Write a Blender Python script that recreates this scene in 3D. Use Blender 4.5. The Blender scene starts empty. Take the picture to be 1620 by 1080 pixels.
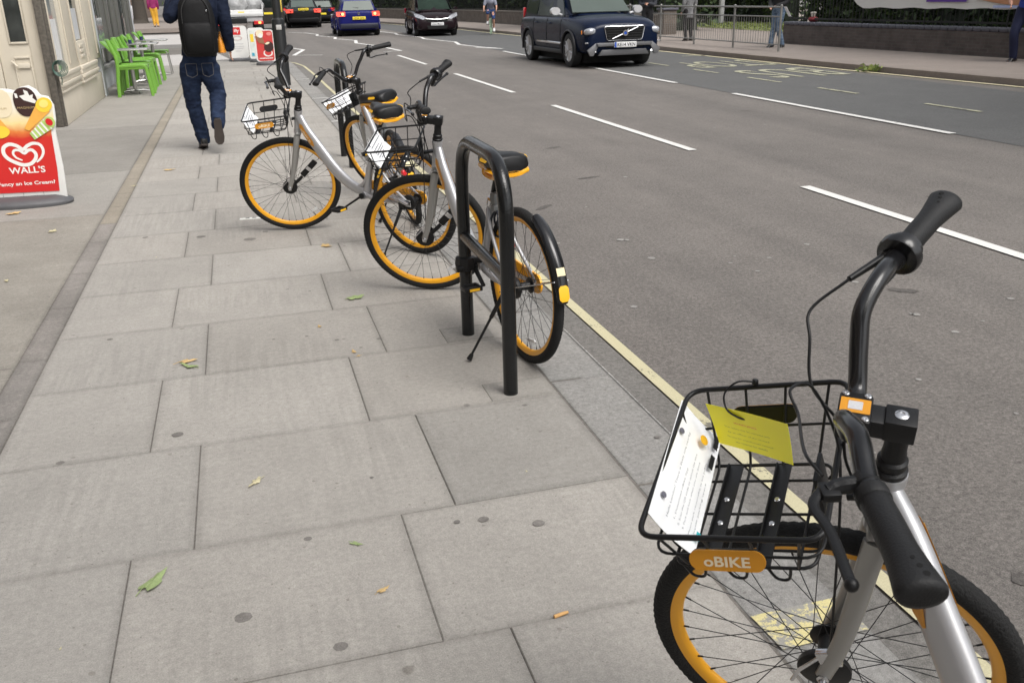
import bpy, bmesh, math, random
import numpy as np
from mathutils import Vector, Matrix, Quaternion
R = math.radians
PI = math.pi
rnd = random.Random(7)
SC = bpy.context.scene
COL = SC.collection

# ------------------------------------------------------------------ camera
FPX = 1437.13
CAM_H = 1.6
CAM_ROWS = ((0.95980617, -0.27967023, -0.02359422), (0.12103652, 0.33660533, 0.93383457), (-0.25322379, -0.89915594, 0.35692618))
RWC = Matrix(CAM_ROWS)
cam_data = bpy.data.cameras.new('camera')
cam = bpy.data.objects.new('camera', cam_data)
COL.objects.link(cam)
cam_data.sensor_width = 36
cam_data.lens = FPX / 1620 * 36
cam_data.clip_start = 0.05
cam_data.clip_end = 1000
cam.matrix_world = Matrix.Translation((0, 0, CAM_H)) @ RWC.transposed().to_4x4()
cam_data.dof.use_dof = True
cam_data.dof.focus_distance = 3.2
cam_data.dof.aperture_fstop = 14.0
SC.camera = cam

# ------------------------------------------------------------------ sky and sun (bright overcast)
SUN_EL, SUN_AZ = 55, 155
world = bpy.data.worlds.new('World')
SC.world = world
world.use_nodes = True
wn = world.node_tree.nodes
wl = world.node_tree.links
bg = wn['Background']
sky = wn.new('ShaderNodeTexSky')
sky.sky_type = 'NISHITA'
sky.sun_disc = False
sky.sun_elevation = R(SUN_EL)
sky.sun_rotation = R(SUN_AZ)
sky.altitude = 50
sky.air_density = 1.0
sky.dust_density = 4.0
sky.ozone_density = 1.0
hs = wn.new('ShaderNodeHueSaturation')
hs.inputs['Saturation'].default_value = 0.22
wl.new(sky.outputs[0], hs.inputs['Color'])
wl.new(hs.outputs[0], bg.inputs['Color'])
bg.inputs['Strength'].default_value = 0.15
sl = bpy.data.lights.new('sun', 'SUN')
sl.energy = 1.5
sl.angle = R(35)
sl.color = (1.0, 0.965, 0.92)
sun = bpy.data.objects.new('sun', sl)
COL.objects.link(sun)
sun.rotation_euler = (R(90 - SUN_EL), 0, R(-SUN_AZ + 180))
SC.view_settings.view_transform = 'Standard'
SC.view_settings.look = 'None'
SC.view_settings.gamma = 1
SC.view_settings.exposure = 0.56

# ------------------------------------------------------------------ places on the ground
CV = Vector((0, 0, CAM_H))
def ray(px, py):
    return RWC.transposed() @ Vector(((px - 810) / FPX, -(py - 540) / FPX, -1.0))
def G(px, py, z=0.0):
    d = ray(px, py)
    return CV + d * ((z - CAM_H) / d.z)
def at(px, py, Y):
    d = ray(px, py)
    return CV + d * (Y / d.y)
ROAD = -0.06

# ------------------------------------------------------------------ object helpers
def tag(o, label=None, cat=None, group=None, kind=None):
    if label: o['label'] = label
    if cat: o['category'] = cat
    if group: o['group'] = group
    if kind: o['kind'] = kind
    return o
def thing(name, label, cat, loc=(0, 0, 0), rz=0.0, group=None, rot=None):
    o = bpy.data.objects.new(name, None)
    o.empty_display_size = 0.1
    COL.objects.link(o)
    o.location = loc
    o.rotation_euler = rot if rot else (0, 0, rz)
    return tag(o, label, cat, group)
def copy_tree(o, parent=None):
    c = o.copy()
    COL.objects.link(c)
    c.parent = parent
    for ch in list(o.children):
        copy_tree(ch, c)
    return c
def V(*a):
    return Vector(a[0]) if len(a) == 1 else Vector(a)
def catmull(pts, k=8):
    P = [Vector(p) for p in pts]
    P = [P[0] * 2 - P[1]] + P + [P[-1] * 2 - P[-2]]
    out = []
    for i in range(1, len(P) - 2):
        a, b, c, d = P[i - 1], P[i], P[i + 1], P[i + 2]
        for j in range(k):
            t = j / k
            out.append(0.5 * ((2 * b) + (c - a) * t + (2 * a - 5 * b + 4 * c - d) * t * t + (3 * b - a - 3 * c + d) * t ** 3))
    out.append(P[-2])
    return out
def fillet(pts, r, k=5, closed=False):
    """polyline with rounded corners"""
    P = [Vector(p) for p in pts]
    n = len(P)
    out = []
    for i in range(n):
        if not closed and i in (0, n - 1):
            out.append(P[i]); continue
        a, b, c = P[i - 1], P[i], P[(i + 1) % n]
        rr = min(r, (a - b).length * .48, (c - b).length * .48)
        p, q = b + (a - b).normalized() * rr, b + (c - b).normalized() * rr
        for j in range(k + 1):
            t = j / k
            out.append(p * (1 - t) ** 2 + b * 2 * t * (1 - t) + q * t * t)
    return out

class MB:
    def __init__(s):
        s.v = []; s.f = []; s.m = []; s.mi = 0
    def add(s, vs, fs):
        b = len(s.v)
        s.v += [tuple(v) for v in vs]
        s.f += [tuple(b + i for i in f) for f in fs]
        s.m += [s.mi] * len(fs)
        return s
    def box(s, c, d, M=None, bev=0.0):
        c = Vector(c); x, y, z = d[0] / 2, d[1] / 2, d[2] / 2
        if bev <= 0:
            vs = [Vector((i * x, j * y, k * z)) for i in (-1, 1) for j in (-1, 1) for k in (-1, 1)]
            fs = [(0, 1, 3, 2), (4, 6, 7, 5), (0, 4, 5, 1), (2, 3, 7, 6), (0, 2, 6, 4), (1, 5, 7, 3)]
        else:
            bm = bmesh.new()
            bmesh.ops.create_cube(bm, size=1)
            for v in bm.verts:
                v.co = Vector((v.co.x * 2 * x, v.co.y * 2 * y, v.co.z * 2 * z))
            bmesh.ops.bevel(bm, geom=bm.edges[:], offset=min(bev, x * .95, y * .95, z * .95), segments=2, profile=.5, affect='EDGES')
            bm.verts.index_update()
            vs = [v.co.copy() for v in bm.verts]
            fs = [[v.index for v in f.verts] for f in bm.faces]
            bm.free()
        if M is not None:
            M3 = M.to_3x3()
            vs = [M3 @ v for v in vs]
        return s.add([v + c for v in vs], fs)
    def sweep(s, pts, ra, rb=None, n=10, up=(0, 0, 1), caps=True, closed=False):
        P = [Vector(p) for p in pts]
        N = len(P)
        if rb is None: rb = ra
        fa = (lambda i: ra[i]) if isinstance(ra, (list, tuple)) else (lambda i: ra)
        fb = (lambda i: rb[i]) if isinstance(rb, (list, tuple)) else (lambda i: rb)
        up = Vector(up)
        vs = []
        prev = None
        for i in range(N):
            if closed: t = P[(i + 1) % N] - P[i - 1]
            else: t = P[min(i + 1, N - 1)] - P[max(i - 1, 0)]
            t.normalize()
            if prev is None:
                x = t.cross(up)
                if x.length < 1e-3: x = t.cross(Vector((1, 0, 0)))
                if x.length < 1e-3: x = t.cross(Vector((0, 1, 0)))
            else:
                x = prev - t * prev.dot(t)
            x.normalize(); prev = x
            y = x.cross(t)
            for k in range(n):
                a = 2 * PI * k / n
                vs.append(P[i] + x * (math.cos(a) * fa(i)) + y * (math.sin(a) * fb(i)))
        fs = []
        M = N if closed else N - 1
        for i in range(M):
            for k in range(n):
                a, b = i * n + k, i * n + (k + 1) % n
                c, d = ((i + 1) % N) * n + (k + 1) % n, ((i + 1) % N) * n + k
                fs.append((a, b, c, d))
        if caps and not closed:
            fs.append(tuple(range(n))[::-1]); fs.append(tuple((N - 1) * n + k for k in range(n)))
        return s.add(vs, fs)
    def cyl(s, a, b, r, r2=None, n=14):
        return s.sweep([a, b], [r, r if r2 is None else r2], n=n)
    def lathe(s, prof, o=(0, 0, 0), ax=(0, 0, 1), n=32, closed=False):
        """prof: list of (radius, height along the axis)"""
        ax = Vector(ax).normalized(); o = Vector(o)
        x = ax.orthogonal().normalized(); y = ax.cross(x)
        m = len(prof); vs = []
        for k in range(n):
            a = 2 * PI * k / n
            d = x * math.cos(a) + y * math.sin(a)
            for r, h in prof: vs.append(o + d * r + ax * h)
        fs = []
        for k in range(n):
            for i in range(m if closed else m - 1):
                j = (i + 1) % m
                fs.append((k * m + i, ((k + 1) % n) * m + i, ((k + 1) % n) * m + j, k * m + j))
        if not closed:
            if prof[0][0] > 1e-5: fs.append(tuple(k * m for k in range(n))[::-1])
            if prof[-1][0] > 1e-5: fs.append(tuple(k * m + m - 1 for k in range(n)))
        return s.add(vs, fs)
    def ball(s, c, r, n=12, m=8, sc=(1, 1, 1)):
        vs = []; fs = []
        c = Vector(c)
        for i in range(m + 1):
            th = PI * i / m
            for k in range(n):
                a = 2 * PI * k / n
                vs.append(c + Vector((r * sc[0] * math.sin(th) * math.cos(a), r * sc[1] * math.sin(th) * math.sin(a), r * sc[2] * math.cos(th))))
        for i in range(m):
            for k in range(n):
                fs.append((i * n + k, (i + 1) * n + k, (i + 1) * n + (k + 1) % n, i * n + (k + 1) % n))
        return s.add(vs, fs)
    def plate(s, poly, o, ex, ey, th):
        """polygon (2d) in the frame o,ex,ey extruded by th along ex x ey"""
        o, ex, ey = Vector(o), Vector(ex), Vector(ey)
        nz = ex.cross(ey).normalized()
        n = len(poly)
        lo = [o + ex * p[0] + ey * p[1] for p in poly]
        vs = lo + [v + nz * th for v in lo]
        fs = [tuple(range(n))[::-1], tuple(n + i for i in range(n))]
        fs += [(i, (i + 1) % n, n + (i + 1) % n, n + i) for i in range(n)]
        return s.add(vs, fs)
    def loft(s, rings, cap=True):
        n = len(rings[0]); vs = [p for r in rings for p in r]; fs = []
        for i in range(len(rings) - 1):
            for k in range(n):
                fs.append((i * n + k, i * n + (k + 1) % n, (i + 1) * n + (k + 1) % n, (i + 1) * n + k))
        if cap:
            fs.append(tuple(range(n))[::-1]); fs.append(tuple((len(rings) - 1) * n + k for k in range(n)))
        return s.add(vs, fs)
    def build(s, name, mat, parent=None, smooth=35, label=None, fixn=True, bev=0.0):
        me = bpy.data.meshes.new(name)
        me.from_pydata([tuple(v) for v in s.v], [], s.f)
        mats = mat if isinstance(mat, (list, tuple)) else [mat]
        for m in mats: me.materials.append(m)
        if len(mats) > 1: me.polygons.foreach_set('material_index', s.m)
        if fixn or bev > 0:
            bm = bmesh.new(); bm.from_mesh(me)
            if bev > 0:
                es = [e for e in bm.edges if len(e.link_faces) == 2 and e.calc_face_angle(0) > R(28)]
                bmesh.ops.bevel(bm, geom=es, offset=bev, segments=2, profile=.5, affect='EDGES')
            bmesh.ops.recalc_face_normals(bm, faces=bm.faces[:])
            bm.to_mesh(me); bm.free()
        if smooth:
            me.shade_smooth()
            try: me.set_sharp_from_angle(angle=R(smooth))
            except Exception: pass
        o = bpy.data.objects.new(name, me)
        COL.objects.link(o)
        if parent: o.parent = parent
        if label: o['label'] = label
        return o
def rrect(w, h, r, k=5):
    pts = []
    for cx, cy, a0 in ((w / 2 - r, h / 2 - r, 0), (-w / 2 + r, h / 2 - r, 90), (-w / 2 + r, -h / 2 + r, 180), (w / 2 - r, -h / 2 + r, 270)):
        for i in range(k + 1):
            a = R(a0 + 90 * i / k)
            pts.append((cx + r * math.cos(a), cy + r * math.sin(a)))
    return pts
def bake(o):
    """replace an object's modifiers by their result"""
    dg = bpy.context.evaluated_depsgraph_get()
    me = bpy.data.meshes.new_from_object(o.evaluated_get(dg))
    o.modifiers.clear()
    o.data = me
    return o
def text(name, s, mat, parent, o, ex, ey, h, w=None, th=0.0006, bold=0.0, align='CENTER', shear=0.0, lift=0.0008):
    """flat lettering: height h (capitals), optional total width w, centred on o"""
    cu = bpy.data.curves.new(name, 'FONT')
    cu.body = s; cu.align_x = align; cu.align_y = 'CENTER'; cu.offset = bold; cu.extrude = 0.0; cu.resolution_u = 3
    cu.shear = shear
    tmp = bpy.data.objects.new(name, cu); COL.objects.link(tmp)
    bpy.context.view_layer.update()
    me = bpy.data.meshes.new_from_object(tmp)
    bpy.data.objects.remove(tmp); bpy.data.curves.remove(cu)
    xs = [v.co.x for v in me.vertices]; ys = [v.co.y for v in me.vertices]
    if not xs: return None
    sy = h / (max(ys) - min(ys)); sx = sy if w is None else w / (max(xs) - min(xs))
    cx = (max(xs) + min(xs)) / 2 if align == 'CENTER' else min(xs); cy = (max(ys) + min(ys)) / 2
    o, ex, ey = Vector(o), Vector(ex).normalized(), Vector(ey).normalized()
    nz = ex.cross(ey)
    for v in me.vertices:
        v.co = o + ex * ((v.co.x - cx) * sx) + ey * ((v.co.y - cy) * sy) + nz * lift
    me.materials.clear(); me.materials.append(mat)
    ob = bpy.data.objects.new(name, me); COL.objects.link(ob); ob.parent = parent
    return ob

# ------------------------------------------------------------------ materials
def newmat(name):
    m = bpy.data.materials.new(name); m.use_nodes = True
    nt = m.node_tree
    return m, nt, nt.nodes['Principled BSDF']
def mat(name, col, rough=.5, metal=0.0, var=0.08, scale=8.0, bump=0.0, bscale=60.0, coat=0.0, trans=0.0, emit=None, spec=None, coords='Object', rvar=0.0):
    m, nt, b = newmat(name)
    N, L = nt.nodes, nt.links
    tc = N.new('ShaderNodeTexCoord')
    b.inputs['Roughness'].default_value = rough
    b.inputs['Metallic'].default_value = metal
    if coat: b.inputs['Coat Weight'].default_value = coat; b.inputs['Coat Roughness'].default_value = .08
    if trans: b.inputs['Transmission Weight'].default_value = trans
    if spec is not None: b.inputs['Specular IOR Level'].default_value = spec
    if emit:
        b.inputs['Emission Color'].default_value = (*emit[:3], 1); b.inputs['Emission Strength'].default_value = emit[3]
    if var:
        no = N.new('ShaderNodeTexNoise'); no.inputs['Scale'].default_value = scale; no.inputs['Detail'].default_value = 6
        mx = N.new('ShaderNodeMix'); mx.data_type = 'RGBA'
        L.new(tc.outputs[coords], no.inputs['Vector']); L.new(no.outputs['Fac'], mx.inputs['Factor'])
        mx.inputs['A'].default_value = (*[c * (1 - var) for c in col], 1)
        mx.inputs['B'].default_value = (*[min(1, c * (1 + var)) for c in col], 1)
        L.new(mx.outputs['Result'], b.inputs['Base Color'])
        if rvar:
            mr = N.new('ShaderNodeMapRange'); mr.inputs['To Min'].default_value = max(0.02, rough - rvar); mr.inputs['To Max'].default_value = min(1, rough + rvar)
            L.new(no.outputs['Fac'], mr.inputs['Value']); L.new(mr.outputs[0], b.inputs['Roughness'])
    else:
        b.inputs['Base Color'].default_value = (*col, 1)
    if bump:
        n2 = N.new('ShaderNodeTexNoise'); n2.inputs['Scale'].default_value = bscale; n2.inputs['Detail'].default_value = 4
        bp = N.new('ShaderNodeBump'); bp.inputs['Strength'].default_value = bump; bp.inputs['Distance'].default_value = .01
        L.new(tc.outputs[coords], n2.inputs['Vector']); L.new(n2.outputs['Fac'], bp.inputs['Height']); L.new(bp.outputs[0], b.inputs['Normal'])
    return m
def ramp(N, L, src, stops):
    cr = N.new('ShaderNodeValToRGB')
    while len(cr.color_ramp.elements) < len(stops): cr.color_ramp.elements.new(.5)
    for e, (p, c) in zip(cr.color_ramp.elements, stops):
        e.position = p; e.color = (*c, 1) if len(c) == 3 else c
    L.new(src, cr.inputs['Fac'])
    return cr.outputs['Color']
def mixc(N, L, fac, a, b, mode='MIX'):
    mx = N.new('ShaderNodeMix'); mx.data_type = 'RGBA'; mx.blend_type = mode
    if isinstance(fac, (int, float)): mx.inputs['Factor'].default_value = fac
    else: L.new(fac, mx.inputs['Factor'])
    for k, v in (('A', a), ('B', b)):
        if isinstance(v, tuple): mx.inputs[k].default_value = (*v, 1)
        else: L.new(v, mx.inputs[k])
    return mx.outputs['Result']
def noise(N, L, vec, scale, detail=6, rough=.55, dist=0.0):
    n = N.new('ShaderNodeTexNoise'); n.inputs['Scale'].default_value = scale; n.inputs['Detail'].default_value = detail
    n.inputs['Roughness'].default_value = rough; n.inputs['Distortion'].default_value = dist
    L.new(vec, n.inputs['Vector']); return n.outputs['Fac']
def mapping(N, L, vec, sc=(1, 1, 1), rot=(0, 0, 0)):
    mp = N.new('ShaderNodeMapping'); mp.inputs['Scale'].default_value = sc; mp.inputs['Rotation'].default_value = rot
    L.new(vec, mp.inputs['Vector']); return mp.outputs[0]
def bumpn(N, L, b, h, st=.3, d=.005, prev=None):
    bp = N.new('ShaderNodeBump'); bp.inputs['Strength'].default_value = st; bp.inputs['Distance'].default_value = d
    L.new(h, bp.inputs['Height'])
    if prev: L.new(prev, bp.inputs['Normal'])
    L.new(bp.outputs[0], b.inputs['Normal']); return bp.outputs[0]

def ground_mat(name, base, speck=.25, blotch=.15, spots=True, ribs=False, tint=None, attr=False, grain=900, chips=False):
    m, nt, b = newmat(name); N, L = nt.nodes, nt.links
    geo = N.new('ShaderNodeNewGeometry'); pos = geo.outputs['Position']
    big = noise(N, L, pos, 1.3, 6, .6, .4)
    med = noise(N, L, pos, 9, 6, .65)
    fine = noise(N, L, pos, grain * .25, 3, .7)
    mid = noise(N, L, pos, 48, 4, .7)
    d = tuple(c * (1 - blotch) for c in base); l = tuple(min(1, c * (1 + blotch)) for c in base)
    c = ramp(N, L, big, [(.3, d), (.7, l)])
    g = ramp(N, L, med, [(.25, (1 - blotch,) * 3), (.75, (1 + blotch * .6,) * 3)])
    c = mixc(N, L, 1.0, c, g, 'MULTIPLY')
    f = ramp(N, L, fine, [(.32, (1 - speck,) * 3), (.68, (1 + speck,) * 3)])
    c = mixc(N, L, 1.0, c, f, 'MULTIPLY')
    c = mixc(N, L, 1.0, c, ramp(N, L, mid, [(.3, (1 - speck * .75,) * 3), (.7, (1 + speck * .75,) * 3)]), 'MULTIPLY')
    if chips:
        st = noise(N, L, mapping(N, L, pos, (1, .06, 1)), 1.1, 4, .6)
        c = mixc(N, L, 1.0, c, ramp(N, L, st, [(.35, (.88, .88, .88)), (.65, (1.12, 1.11, 1.10))]), 'MULTIPLY')
    if attr:
        a = N.new('ShaderNodeAttribute'); a.attribute_name = 'slab'
        c = mixc(N, L, 1.0, c, a.outputs['Color'], 'MULTIPLY')
    if ribs:
        mv = mapping(N, L, pos, (1, .05, 1))
        rb = noise(N, L, mv, 34, 2, .5)
        pm = noise(N, L, pos, 0.9, 2, .5)
        rr = ramp(N, L, rb, [(.42, (.935, .935, .935)), (.58, (1.03, 1.03, 1.03))])
        fm = ramp(N, L, pm, [(.42, (0, 0, 0)), (.58, (1, 1, 1))])
        c = mixc(N, L, fm, c, mixc(N, L, 1.0, c, rr, 'MULTIPLY'))
    if spots:
        for sc_, th_, dark, off in ((3.1, .035, .70, 0), (9.0, .05, .74, 3.3), (26.0, .07, .70, 7.1), (55.0, .09, .74, 5.1)):
            vo = N.new('ShaderNodeTexVoronoi'); vo.inputs['Scale'].default_value = sc_; vo.feature = 'F1'
            mp = N.new('ShaderNodeMapping'); mp.inputs['Location'].default_value = (off, off * .7, 0)
            wob = N.new('ShaderNodeTexNoise'); wob.inputs['Scale'].default_value = 40
            L.new(pos, wob.inputs['Vector'])
            av = N.new('ShaderNodeVectorMath'); av.operation = 'MULTIPLY_ADD'; av.inputs[1].default_value = (.02,) * 3
            L.new(wob.outputs['Color'], av.inputs[0]); L.new(pos, av.inputs[2])
            L.new(av.outputs[0], mp.inputs['Vector']); L.new(mp.outputs[0], vo.inputs['Vector'])
            sel = N.new('ShaderNodeSeparateColor'); L.new(vo.outputs['Color'], sel.inputs[0])
            gt = N.new('ShaderNodeMath'); gt.operation = 'MULTIPLY'; gt.inputs[1].default_value = th_ * 2.2
            L.new(sel.outputs[0], gt.inputs[0])
            sb = N.new('ShaderNodeMath'); sb.operation = 'SUBTRACT'; L.new(gt.outputs[0], sb.inputs[0]); L.new(vo.outputs['Distance'], sb.inputs[1])
            fac = ramp(N, L, sb.outputs[0], [(0.0, (0, 0, 0)), (.02, (1, 1, 1))])
            gsel = ramp(N, L, sel.outputs[1], [(.55, (0, 0, 0)), (.6, (1, 1, 1))])
            fac2 = mixc(N, L, 1.0, fac, gsel, 'MULTIPLY')
            c = mixc(N, L, fac2, c, mixc(N, L, 1.0, c, (dark, dark * .98, dark * .96), 'MULTIPLY'))
    if chips:
        vo = N.new('ShaderNodeTexVoronoi'); vo.inputs['Scale'].default_value = 160; L.new(pos, vo.inputs['Vector'])
        fc = ramp(N, L, vo.outputs['Distance'], [(.12, (1, 1, 1)), (.3, (0, 0, 0))])
        sc2 = N.new('ShaderNodeSeparateColor'); L.new(vo.outputs['Color'], sc2.inputs[0])
        g2 = ramp(N, L, sc2.outputs[0], [(.55, (0, 0, 0)), (.9, (.8, .8, .8))])
        c = mixc(N, L, mixc(N, L, 1.0, fc, g2, 'MULTIPLY'), c, tuple(min(1, q * 1.9) for q in base))
    L.new(c, b.inputs['Base Color'])
    b.inputs['Roughness'].default_value = .88
    b.inputs['Specular IOR Level'].default_value = .3
    bumpn(N, L, b, fine, .35, .003)
    return m
def worn_paint(name, col, thr=.36, base=(.12, .115, .11)):
    m, nt, b = newmat(name); N, L = nt.nodes, nt.links
    geo = N.new('ShaderNodeNewGeometry'); pos = geo.outputs['Position']
    a = noise(N, L, pos, 60, 5, .7); bb = noise(N, L, pos, 7, 4, .6)
    ad = N.new('ShaderNodeMath'); ad.operation = 'MULTIPLY'; L.new(a, ad.inputs[0]); L.new(bb, ad.inputs[1])
    f = ramp(N, L, ad.outputs[0], [(thr * thr - .02, (0, 0, 0)), (thr * thr + .02, (1, 1, 1))])
    c = mixc(N, L, f, base, col)
    sp = noise(N, L, pos, 240, 2, .6)
    c = mixc(N, L, 1.0, c, ramp(N, L, sp, [(.3, (.85, .85, .85)), (.7, (1.1, 1.1, 1.1))]), 'MULTIPLY')
    L.new(c, b.inputs['Base Color']); b.inputs['Roughness'].default_value = .8
    bumpn(N, L, b, a, .2, .002)
    return m
# ================================================================== GROUND, ROAD, PAVEMENT
M_SLAB = ground_mat('slab_concrete', (.330, .312, .284), speck=.17, blotch=.08, ribs=True, attr=True)
M_JOINT = ground_mat('joint_dirt', (.15, .137, .122), speck=.3, blotch=.2, spots=False)
M_FORE = ground_mat('forecourt_concrete', (.29, .275, .250), speck=.16, blotch=.10, attr=True)
M_FOREB = ground_mat('forecourt_brown', (.262, .243, .212), speck=.2, blotch=.12, attr=True)
M_BAND = ground_mat('edging_stone', (.285, .255, .208), speck=.22, blotch=.12, spots=False, attr=True)
M_KERB = ground_mat('kerb_granite', (.250, .243, .230), speck=.32, blotch=.08, spots=True, attr=True, grain=1500)
M_ROAD = ground_mat('road_asphalt', (.150, .138, .127), speck=.45, blotch=.08, spots=True, grain=1100, chips=True)
M_LANE = ground_mat('bus_lane_asphalt', (.104, .104, .102), speck=.3, blotch=.06, spots=True, grain=1100)
M_GUT = ground_mat('gutter_asphalt', (.165, .157, .145), speck=.4, blotch=.08, spots=False, grain=1300)
M_FPAVE = ground_mat('far_paving', (.25, .215, .19), speck=.12, blotch=.08)
M_LIGHTC = ground_mat('pale_concrete', (.42, .40, .38), speck=.1, blotch=.06, spots=False)
M_WHITE = worn_paint('white_road_paint', (.66, .65, .62), .375, (.16, .15, .14))
M_YELLOW = worn_paint('yellow_road_paint', (.52, .48, .31), .41, (.17, .16, .13))
M_YWORN = worn_paint('worn_yellow_paint', (.62, .55, .27), .50, (.30, .29, .26))
M_YFAINT = worn_paint('faint_yellow_paint', (.42, .41, .29), .45, (.13, .13, .12))
M_ORR = mat('x', (.5, .5, .5))

def sheet(name, poly, z, m, kind='structure'):
    b = MB(); b.add([(x, y, z) for x, y in poly], [tuple(range(len(poly)))])
    o = b.build(name, m, fixn=False, smooth=0)
    if o.data.polygons[0].normal.z < 0: o.data.flip_normals()
    return tag(o, kind=kind)
sheet('ground', [(-500, -500), (500, -500), (500, 500), (-500, 500)], ROAD - .03, M_GUT)
sheet('road', [(-90, -60), (13.2, -60), (13.2, 300), (-90, 300)], ROAD, M_ROAD)
sheet('bus_lane', [(7.98, -20), (11.96, -20), (11.96, 60), (8.9, 95), (7.98, 95)], ROAD + .004, M_LANE)
sheet('gutter', [(1.44, -20), (1.60, -20), (1.63, 17), (1.72, 26), (1.44, 24)], ROAD + .004, M_GUT)

def slab_mesh(name, rects, m, z0=-.05, z1=0.0, halo=.028, bev=.004, jit=.05, seed=1, base=(1, 1, 1)):
    r = random.Random(seed); b = MB(); cols = []
    for (x0, x1, y0, y1, *tint) in rects:
        dz = r.uniform(-.0012, .0012)
        v = []
        for (xx, yy, zz) in ((x0, y0, z0), (x1, y0, z0), (x1, y1, z0), (x0, y1, z0)): v.append((xx, yy, zz))
        for (xx, yy) in ((x0, y0), (x1, y0), (x1, y1), (x0, y1)): v.append((xx, yy, z1 - bev + dz))
        for (sx, sy, xx, yy) in ((1, 1, x0, y0), (-1, 1, x1, y0), (-1, -1, x1, y1), (1, -1, x0, y1)): v.append((xx + sx * bev, yy + sy * bev, z1 + dz))
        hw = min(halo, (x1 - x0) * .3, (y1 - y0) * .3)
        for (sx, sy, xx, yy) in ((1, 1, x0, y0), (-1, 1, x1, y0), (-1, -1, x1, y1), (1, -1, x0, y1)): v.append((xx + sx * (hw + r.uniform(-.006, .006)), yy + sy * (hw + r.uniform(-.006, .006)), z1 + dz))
        f = [(4, 5, 9, 8), (5, 6, 10, 9), (6, 7, 11, 10), (7, 4, 8, 11), (0, 1, 5, 4), (1, 2, 6, 5), (2, 3, 7, 6), (3, 0, 4, 7), (8, 9, 13, 12), (9, 10, 14, 13), (10, 11, 15, 14), (11, 8, 12, 15), (12, 13, 14, 15)]
        b.add(v, f)
        t = 1 + r.uniform(-jit, jit) + (tint[0] if tint else 0)
        h = r.uniform(-.005, .005)
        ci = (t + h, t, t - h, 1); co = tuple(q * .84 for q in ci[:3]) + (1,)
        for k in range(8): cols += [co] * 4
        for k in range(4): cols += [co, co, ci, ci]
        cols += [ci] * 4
    o = b.build(name, m, smooth=0, fixn=False)
    at_ = o.data.attributes.new('slab', 'FLOAT_COLOR', 'CORNER')
    at_.data.foreach_set('color', [c for q in cols for c in q])
    return tag(o, kind='structure')

# paving rows of large concrete flags between the edging strip and the kerb
rects = []
gp = .0035
rw = random.Random(5)
edges = [-4.71, -3.97, -3.24, -2.50, -1.76, -1.02, -.28, .46, 1.20, 1.955, 2.62, 3.365, 4.10, 4.835, 5.565, 6.30, 7.05]
while edges[-1] < 24.5: edges.append(edges[-1] + .752)
for i in range(len(edges) - 1):
    y0, y1 = edges[i], edges[i + 1]
    par = (i - 9) % 2
    xs = [-1.055, -.50, .34, 1.15] if par == 0 else [-1.055, -.315, .525, 1.15]
    for k in range(len(xs) - 1):
        t = {(0): 0}.get(k, 0)
        if i in (10,) and k == 2: t = -.13
        if i in (11, 12) and k == 2: t = -.07
        rects.append((xs[k] + gp / 2, xs[k + 1] - gp / 2, y0 + gp / 2, y1 - gp / 2, t))
# cut the flag that carries the tiny white cover
slab_mesh('pavement', rects, M_SLAB, seed=3, jit=.045, bev=.0025)
# edging strip (tan far, purple-grey near)
rects = []
y = -4.0
rb_ = random.Random(9)
while y < 27:
    l = rb_.uniform(.55, .95)
    rects.append((-1.185, -1.06, y, y + l - .004, -.02)); y += l
es = slab_mesh('edging_strip', [q for q in rects if q[2] > 7.3], M_BAND, seed=4, jit=.06, z1=-.001)
M_BAND2 = ground_mat('edging_grey', (.235, .218, .20), speck=.22, blotch=.18, spots=False, attr=True)
slab_mesh('edging_strip', [q for q in rects if q[2] <= 7.3], M_BAND2, seed=4, jit=.07, z1=-.001)
# private forecourt in front of the shops
rects = [(-6, -1.19, -4, 1.6), (-6, -1.19, 1.604, 4.5), (-6, -1.19, 4.504, 7.96)]
slab_mesh('forecourt', rects, M_FOREB, seed=5, jit=.03, z1=-.002)
rects = [(-6, -1.19, 7.964, 10.1, 0), (-6, -1.19, 10.104, 13.9, -.17), (-6, -1.19, 13.904, 18.4, 0), (-6, -1.19, 18.404, 22.6, -.06), (-6, -1.19, 22.604, 27.4, .02)]
slab_mesh('forecourt', rects, M_FORE, seed=6, jit=.02, z1=-.002)
# bed below all the flags
sheet('pavement_bed', [(-12, -6), (1.30, -6), (1.30, 24.4), (1.2, 27.6), (.2, 38), (-12, 38)], -.0042, M_JOINT)
# corner area and pale crossing
def plate_obj(name, poly, z0, z1, m):
    b = MB(); b.plate(poly, (0, 0, z0), (1, 0, 0), (0, 1, 0), z1 - z0)
    o = b.build(name, m, smooth=0)
    at_ = o.data.attributes.new('slab', 'FLOAT_COLOR', 'FACE'); at_.data.foreach_set('color', [.97, .97, .97, 1] * len(o.data.polygons))
    return tag(o, kind='structure')
plate_obj('pavement', [(-1.05, 24.56), (1.145, 24.56), (1.12, 26.5), (.9, 27.4), (.2, 28.4), (-1.05, 28.6)], -.05, -.001, M_FORE)
plate_obj('pavement', [(-12, 27.42), (-1.06, 27.42), (-1.06, 28.9), (-.2, 29.3), (-.6, 33), (-12, 33)], -.05, -.001, M_LIGHTC)
sheet('side_road', [(-60, 33), (-.2, 33), (.4, 38), (.6, 56), (-60, 56)], ROAD + .004, M_LIGHTC)
sheet('side_gutter', [(-60, 38.2), (.3, 38.2), (.4, 42.5), (-60, 42.5)], ROAD + .008, M_GUT)
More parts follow.
